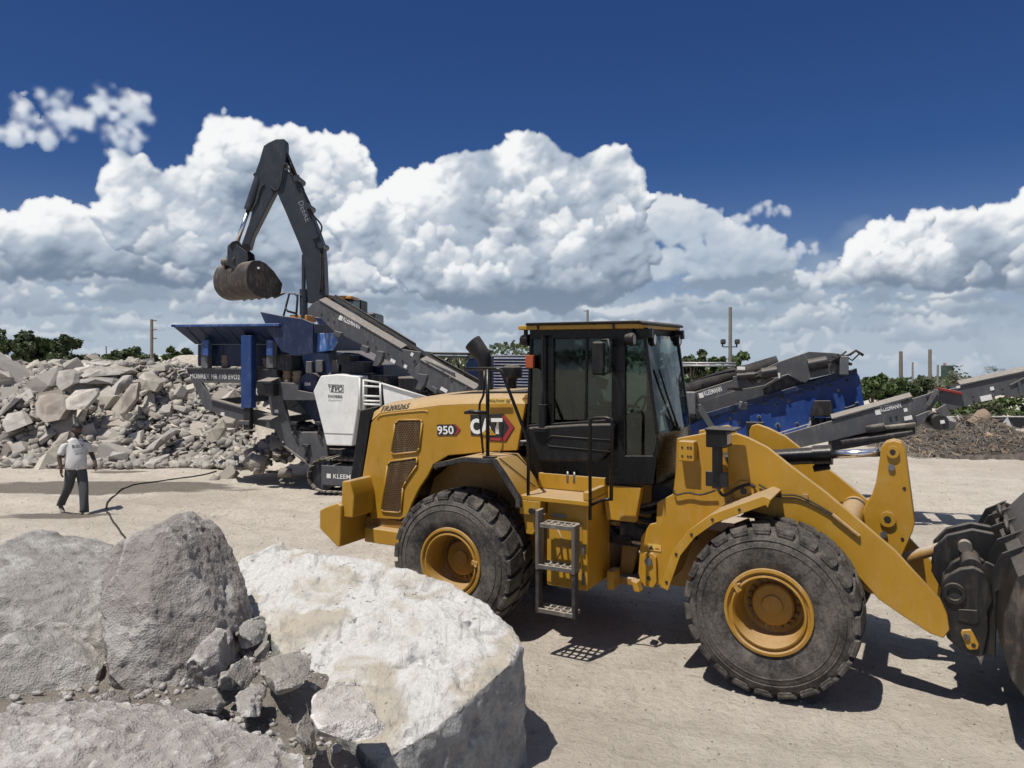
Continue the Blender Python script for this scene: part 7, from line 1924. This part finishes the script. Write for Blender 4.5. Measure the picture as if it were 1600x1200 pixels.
# ================================================================== poles, posts, sign
POLEW = stone('weathered_pole', (.13, .108, .088), (.19, .165, .138), (.07, .058, .048), 2, .5, grit=.3); POLEC = stone('concrete_pole', (.135, .125, .11), (.20, .19, .17), (.08, .07, .06), 2, .4, grit=.3)
def pole(px, pyt, d, wpx, label, mat, name='utility_pole', cat='pole'):
    x, y, zt = at(px, pyt, d); r_ = wpx / FPX * d / 2; g0 = gz(x, y); zt -= g0; root = thing(name, label, cat, (x, y, g0))
    MB().cyl((0, 0, -.2), (0, 0, zt), r_ * 1.12, 12, r_ * .92).build('shaft', mat, root, smooth=40); return root, zt, d / FPX
r0, zt, k = pole(237, 499, 48, 5, 'brown wooden utility pole with three short crossarms left of the hopper', POLEW)
for dy in (2, 16, 30): MB().box((3.5 * k, 0, zt - dy * k), (8 * k, .08, .07)).build('crossarm', POLEW, r0)
r1, zt, k = pole(1141, 480, 38, 5.5, 'tall grey pole carrying two floodlights behind the screening unit', POLEC, 'floodlight_pole')
MB().box((0, 0, zt - 62 * k), (22 * k, .06, .05)).build('crossarm', BLKM, r1)
for s_ in (-12, 10): MB().box((s_ * k, -.1, zt - 54 * k), (7 * k, .2, 6.5 * k), Matrix.Rotation(R(-25), 3, 'X')).build('floodlight', BLKM, r1, bevel=.02); MB().box((s_ * k, 0, zt - 59 * k), (2 * k, .06, 6 * k)).build('lamp_bracket', BLKM, r1)
r2, zt, k = pole(918, 484, 60, 4.0, 'far grey pole rising just above the loader cab roof', POLEC)
MB().box((-3 * k, 0, zt - 2 * k), (6 * k, .06, .05)).build('crossarm', BLKM, r2)
pole(1407.5, 549, 42, 6, 'left of the two bare square-topped posts near the right trees', POLEW, 'bare_post', 'post'); pole(1453, 546, 42, 5.5, 'right of the two bare square-topped posts near the right trees', POLEW, 'bare_post', 'post')
pole(1426, 566, 70, 3, 'thin distant post between the two bare posts', POLEW, 'bare_post', 'post'); pole(106, 537, 64, 3.2, 'thin grey pole in front of the left tree clump', POLEC); pole(166, 541, 100, 2, 'very thin far pole between the trees on the left', POLEC)
x, y, z = at(1480, 580, 46); k = 46 / FPX; g0 = gz(x, y); z -= g0; sg = thing('road_sign', 'dark green board sign on posts above the red conveyor guard', 'sign', (x, y, g0))
MB().box((0, 0, z), (19 * k, .05, 18 * k)).build('sign_board', paint('sign_green', (.03, .07, .05), .5), sg)
MB().box((-4 * k, 0, z + 11 * k), (4 * k, .06, 4 * k)).build('sign_cap', plain('sign_cap_tan', (.35, .25, .15), .6), sg)
for s_ in (-14, -6, 7): MB().cyl((s_ * k, .05, 0), (s_ * k, .05, z + (9 if s_ != -14 else 10) * k), .06, 8).build('sign_post', POLEC, sg)

# ================================================================== hose across the yard
def hseg(px, py): d = CAM_H * FPX / (py - HZ); return ((px - 800) / FPX * d, d)
hp_ = [(200, 850), (196, 842), (188, 830), (178, 818), (171, 805), (166, 796), (168, 786), (176, 775), (190, 766), (215, 757), (250, 751), (290, 745), (320, 740), (340, 735)]
q = [hseg(*p) for p in hp_]; q = [(x, y, gz(x, y) + .015) for x, y in q]
sm = []
for i in range(len(q) - 1):
    for k in range(6): 
        f_ = k / 6; p0, p1, p2, p3 = q[max(i - 1, 0)], q[i], q[i + 1], q[min(i + 2, len(q) - 1)]
        x, y = [.5 * (2 * b1 + (c1 - a1) * f_ + (2 * a1 - 5 * b1 + 4 * c1 - d1) * f_ ** 2 + (3 * b1 - a1 - 3 * c1 + d1) * f_ ** 3) for a1, b1, c1, d1 in zip(p0[:2], p1[:2], p2[:2], p3[:2])]; sm.append((x, y, gz(x, y) + .015))
tag(MB().tube(sm, .017, 6).build('water_hose', RUB, None, smooth=True), 'thin dark hose curving over the sand beside the walking man', 'hose')

# ================================================================== people
SKIN = plain('dark_skin', (.085, .048, .032), .55); HAIR = plain('black_hair', (.008, .007, .007), .6); SHIRT = plain('white_cotton', (.60, .60, .59), .85); TROU = plain('grey_trousers', (.062, .068, .072), .85); SHOE = plain('tan_boots', (.25, .22, .18), .8)
def skin_mesh(name, joints, edges, mat, parent, root=0, sub=2):
    """joints: (x, y, z, rx, ry); grown with a skin and a subdivision modifier, then baked to one mesh"""
    me = bpy.data.meshes.new(name); me.from_pydata([j[:3] for j in joints], edges, []); o = bpy.data.objects.new(name, me); COL.objects.link(o)
    sk = o.modifiers.new('skin', 'SKIN'); sk.use_smooth_shade = True; sd = o.modifiers.new('sub', 'SUBSURF'); sd.levels = sd.render_levels = sub
    for v, j in zip(me.skin_vertices[0].data, joints): v.radius = (j[3], j[4] if len(j) > 4 else j[3])
    me.skin_vertices[0].data[root].use_root = True
    dg = bpy.context.evaluated_depsgraph_get(); new = bpy.data.meshes.new_from_object(o.evaluated_get(dg)); bpy.data.objects.remove(o); bpy.data.meshes.remove(me)
    new.shade_smooth(); return finish(name, new, mat, parent)
def chain(n, o=0): return [(o + i, o + i + 1) for i in range(n - 1)]
def head_mesh(name, mat, parent, c, yaw, s_=1.0):
    """egg-shaped head with brow, nose, lips, chin and ears"""
    bm = bmesh.new(); bmesh.ops.create_uvsphere(bm, u_segments=28, v_segments=20, radius=1.0)
    for v in bm.verts:
        x, y, z = v.co; fx = max(0, -y)
        nx_, ny_, nz_ = x * .074, y * .094, z * .115
        if z < 0: nx_ *= 1 - .28 * z * z; ny_ *= 1 - .10 * z * z
        g = lambda zz, w, xx=.3: math.exp(-((z - zz) / w) ** 2 - (x / xx) ** 2) * (fx > .3)
        ny_ -= .026 * g(-.12, .14, .14) + .008 * g(.22, .10, .6) + .010 * g(-.48, .10, .3) + .010 * g(-.80, .16, .35)
        ny_ += .010 * math.exp(-((z - .08) / .09) ** 2 - ((abs(x) - .38) / .16) ** 2) * (fx > .3)
        if abs(x) > .93 and -.25 < z < .22: nx_ *= 1.22
        v.co = (nx_ * s_, ny_ * s_, nz_ * s_)
    me = bpy.data.meshes.new(name); bm.to_mesh(me); bm.free(); me.shade_smooth(); o = finish(name, me, mat, parent); o.location = c; o.rotation_euler = (R(8), 0, yaw); return o
def hair_mesh(parent, c, yaw, s_=1.0, beard=True):
    bm = bmesh.new(); bmesh.ops.create_uvsphere(bm, u_segments=28, v_segments=20, radius=1.0); kill = []
    for v in bm.verts:
        x, y, z = v.co; keep = z > .30 - .75 * max(0, y) or (y > .1 and z > -.55)
        if beard and y < .15 and z < -.42 and not (abs(x) < .22 and -.56 < z < -.42): keep = True
        if not keep: kill.append(v)
        k = 1.06; w = 1 - (.28 * z * z if z < 0 else 0); v.co = (x * .074 * k * w * s_, (y * .096 * k - (.012 if (z < -.4 and y < 0) else 0)) * s_, z * .118 * (1.05 if z > 0 else 1.02) * s_)
    bmesh.ops.delete(bm, geom=kill, context='VERTS'); me = bpy.data.meshes.new('hair'); bm.to_mesh(me); bm.free(); me.shade_smooth(); o = finish('hair', me, HAIR, parent); o.location = c; o.rotation_euler = (R(8), 0, yaw)
    sd = o.modifiers.new('thick', 'SOLIDIFY'); sd.thickness = .006; return o
def hand(parent_joints, parent_edges, wrist_i, wrist, down, fwd, out, s_=1.0):
    """palm and five short finger chains added to a skin skeleton"""
    w, d, f, u = Vector(wrist), Vector(down).normalized(), Vector(fwd).normalized(), Vector(out).normalized(); J, Eg = parent_joints, parent_edges
    base = len(J); pm = w + d * .06 * s_; J.append((*pm, .030 * s_, .018 * s_)); Eg.append((wrist_i, base)); kn = w + d * .10 * s_
    J.append((*kn, .030 * s_, .015 * s_)); Eg.append((base, base + 1))
    for k, (o_, ln) in enumerate(((-.027, .070), (-.009, .080), (.009, .075), (.026, .060))):
        b0 = len(J); a = kn + f * o_ * s_ + d * .008 * s_
        J.append((*a, .009 * s_)); J.append((*(a + d * ln * .5 * s_ - u * .010 * s_), .0085 * s_)); J.append((*(a + d * ln * .9 * s_ - u * .034 * s_), .0075 * s_)); Eg.extend([(base + 1, b0), (b0, b0 + 1), (b0 + 1, b0 + 2)])
    b0 = len(J); a = w + d * .035 * s_ - f * .030 * s_; J.append((*a, .011 * s_)); J.append((*(a + d * .035 * s_ - f * .018 * s_ - u * .012 * s_), .0095 * s_)); J.append((*(a + d * .062 * s_ - f * .012 * s_ - u * .026 * s_), .008 * s_)); Eg.extend([(base, b0), (b0, b0 + 1), (b0 + 1, b0 + 2)])
# ---- walking man: local -Y faces the camera; he strides to the right and looks down to the right
mx_, my_ = hseg(118, 800)
man = thing('person', 'man in white lettered T-shirt and dark grey trousers walking across the sand', 'person', (mx_, my_, gz(mx_, my_)), R(50))
J = [(0, 0, .98, .13, .11), (0, .01, 1.15, .14, .11), (.0, .0, 1.33, .14, .10), (0, .0, 1.46, .06, .055), (.01, -.02, 1.56, .052, .052)]
Eg = [(0, 1), (1, 2), (2, 3), (3, 4)]
def limb(pts, start):
    b0 = len(J); J.extend(pts); Eg.append((start, b0)); Eg.extend(chain(len(pts), b0)); return b0 + len(pts) - 1
ra = limb([(-.18, .01, 1.41, .060), (-.255, .05, 1.22, .050), (-.275, .05, 1.11, .045), (-.27, -.03, .93, .034)], 2); hand(J, Eg, ra, J[ra][:3], (-.02, -.12, -1), (0, -1, .1), (-1, 0, 0))
la = limb([(.18, .0, 1.41, .060), (.265, .0, 1.24, .050), (.29, -.04, 1.13, .045), (.30, -.17, 1.00, .034)], 2); hand(J, Eg, la, J[la][:3], (.05, -.35, -1), (0, -1, -.3), (1, 0, 0))
rl = limb([(-.09, .0, .90, .09), (-.10, .06, .52, .06), (-.12, .40, .20, .045)], 0); ll = limb([(.09, .0, .90, .09), (.09, -.16, .51, .06), (.08, -.20, .10, .045)], 0)
skin_mesh('body', J, Eg, SKIN, man, 0, 2)
head_c = (.01, -.045, 1.665); hd = head_mesh('head', SKIN, man, head_c, R(25), 1.05); hair_mesh(man, head_c, R(25), 1.06)
def tube_cloth(name, rings, mat, n=20, fold=.006, seed=1):
    """cloth wrapped round a limb or the trunk: rings of (x, y, z, rx, ry), with soft creases"""
    V = []; rg = np.random.default_rng(seed)
    for k, (x, y, z, rx, ry) in enumerate(rings):
        for i in range(n):
            t = 2 * PI * i / n; c = fold * math.sin(3 * t + k * 1.7 + seed) + fold * .7 * math.sin(7 * t - k * 2.3)
            V.append((x + (rx + c) * math.cos(t), y + (ry + c) * math.sin(t), z + fold * math.sin(2 * t + k)))
    m_ = len(rings); F = [(k * n + i, k * n + (i + 1) % n, (k + 1) * n + (i + 1) % n, (k + 1) * n + i) for k in range(m_ - 1) for i in range(n)]
    return V, F
def cloth(name, parts_, mat):
    b = MB()
    for V, F in parts_: b.raw(V, F)
    me_o = b.build(name, mat, man, smooth=True); s_ = me_o.modifiers.new('sub', 'SUBSURF'); s_.levels = s_.render_levels = 1; d_ = me_o.modifiers.new('thick', 'SOLIDIFY'); d_.thickness = .006; return me_o
trunk = tube_cloth('shirt', [(0, -.01, .89, .190, .158), (0, -.02, .95, .196, .170), (0, -.03, 1.06, .196, .172), (0, -.02, 1.18, .192, .152), (0, .0, 1.30, .200, .130), (0, .01, 1.39, .205, .112), (0, .01, 1.445, .172, .092), (0, .005, 1.475, .105, .080), (0, 0, 1.50, .068, .066)], SHIRT, 24, .008, 2)
sl1 = tube_cloth('s', [(-.13, .01, 1.41, .070, .072), (-.185, .01, 1.385, .074, .078), (-.222, .03, 1.30, .066, .070), (-.25, .045, 1.19, .070, .074)], SHIRT, 16, .005, 3)
sl2 = tube_cloth('s', [(.13, .0, 1.41, .070, .072), (.185, .0, 1.385, .074, .078), (.227, .0, 1.30, .066, .070), (.26, -.005, 1.20, .070, .074)], SHIRT, 16, .005, 4)
shirt = cloth('shirt', (trunk, sl1, sl2), SHIRT)
lg1 = tube_cloth('t', [(-.02, .0, .97, .15, .145), (-.075, .0, .87, .118, .128), (-.092, .03, .70, .098, .108), (-.10, .07, .52, .086, .096), (-.11, .21, .36, .082, .090), (-.12, .35, .22, .080, .080), (-.125, .41, .14, .080, .074)], TROU, 18, .007, 5)
lg2 = tube_cloth('t', [(.02, .0, .97, .15, .145), (.08, -.01, .87, .118, .128), (.093, -.08, .70, .098, .106), (.092, -.16, .50, .086, .090), (.088, -.18, .32, .080, .085), (.083, -.20, .15, .080, .082), (.08, -.20, .06, .086, .086)], TROU, 18, .007, 6)
cloth('trousers', (lg1, lg2), TROU)
def shoe(x, y, z, yaw, pitch):
    o = skin_mesh('boot', [(0, .05, .07, .045, .05), (0, .03, .035, .045, .035), (0, -.08, .032, .048, .030), (0, -.17, .028, .040, .024)], chain(4), SHOE, man, 0, 2); o.location = (x, y, z); o.rotation_euler = (pitch, 0, yaw)
shoe(.08, -.20, 0, R(5), 0); shoe(-.125, .42, .09, R(5), R(42))
# writing printed on the shirt follows its surface
bpy.context.view_layer.update(); dg = bpy.context.evaluated_depsgraph_get(); bv = BVHTree.FromObject(shirt, dg)
def print_on(s_, x0, x1, z0, h, bold=.02, shear=0.0):
    o = lettering(s_, (x0, -.6, z0), (x1, -.6, z0), h, (0, -1, 0), plain('shirt_print', (.07, .075, .10), .8) if 'shirt_print' not in MATS else MATS['shirt_print'], man, 'shirt_print', bold, shear)
    for v in o.data.vertices:
        hit = bv.ray_cast(Vector((v.co.x, -.8, v.co.z)), Vector((0, 1, 0)))
        if hit[0] is not None: v.co.y = hit[0].y - .006
print_on('BUSCH', -.10, .10, 1.31, .062); print_on('LIGHT', -.09, .09, 1.24, .045, .0, .4); print_on('BEER', -.07, .08, 1.185, .040, .0, .4)
MB().box((-.03, -.175, .905), (.05, .02, .05)).build('key_tag', SHIRT, man, bevel=.01)

# ---- operator in the loader cab
op = thing('person', 'loader operator in white shirt sitting inside the black cab', 'person', L.world(1.18, CM, 2.28), R(L.deg + 90))
SKINL = plain('tan_skin', (.30, .17, .11), .55)
J = [(0, 0, .05, .12, .11), (0, .04, .30, .12, .10), (0, .04, .50, .12, .09), (0, .02, .60, .055, .055)]; Eg = [(0, 1), (1, 2), (2, 3)]
a1 = limb([(-.19, .02, .50, .05), (-.26, -.10, .26, .042), (-.20, -.36, .22, .034)], 2); hand(J, Eg, a1, J[a1][:3], (0, -1, .1), (1, 0, 0), (0, 0, 1)); a2 = limb([(.19, .02, .50, .05), (.27, -.08, .26, .042), (.16, -.42, .24, .034)], 2); hand(J, Eg, a2, J[a2][:3], (0, -1, .1), (-1, 0, 0), (0, 0, 1))
limb([(-.10, -.10, .06, .08), (-.12, -.45, .10, .065), (-.12, -.58, -.34, .045)], 0); limb([(.10, -.10, .06, .08), (.12, -.45, .10, .065), (.12, -.60, -.34, .045)], 0)
skin_mesh('body', J, Eg, SKINL, op, 0, 2); head_mesh('head', SKINL, op, (0, -.01, .73), R(-10)); hair_mesh(op, (0, -.01, .735), R(-10), 1.0, False)
skin_mesh('shirt', [(0, .0, .02, .16, .14), (0, .04, .28, .17, .13), (0, .04, .47, .17, .11), (0, .03, .57, .075, .07), (-.19, .02, .50, .075), (-.25, -.07, .30, .065), (.19, .02, .50, .075), (.26, -.06, .30, .065)], [(0, 1), (1, 2), (2, 3), (2, 4), (4, 5), (2, 6), (6, 7)], SHIRT, op, 1, 2)
skin_mesh('trousers', [(0, .0, .03, .15, .12), (-.10, -.10, .06, .10), (-.12, -.45, .10, .085), (-.12, -.57, -.30, .07), (.10, -.10, .06, .10), (.12, -.45, .10, .085), (.12, -.59, -.30, .07)], [(0, 1), (1, 2), (2, 3), (0, 4), (4, 5), (5, 6)], plain('pale_jeans', (.28, .32, .34), .8), op, 0, 2)
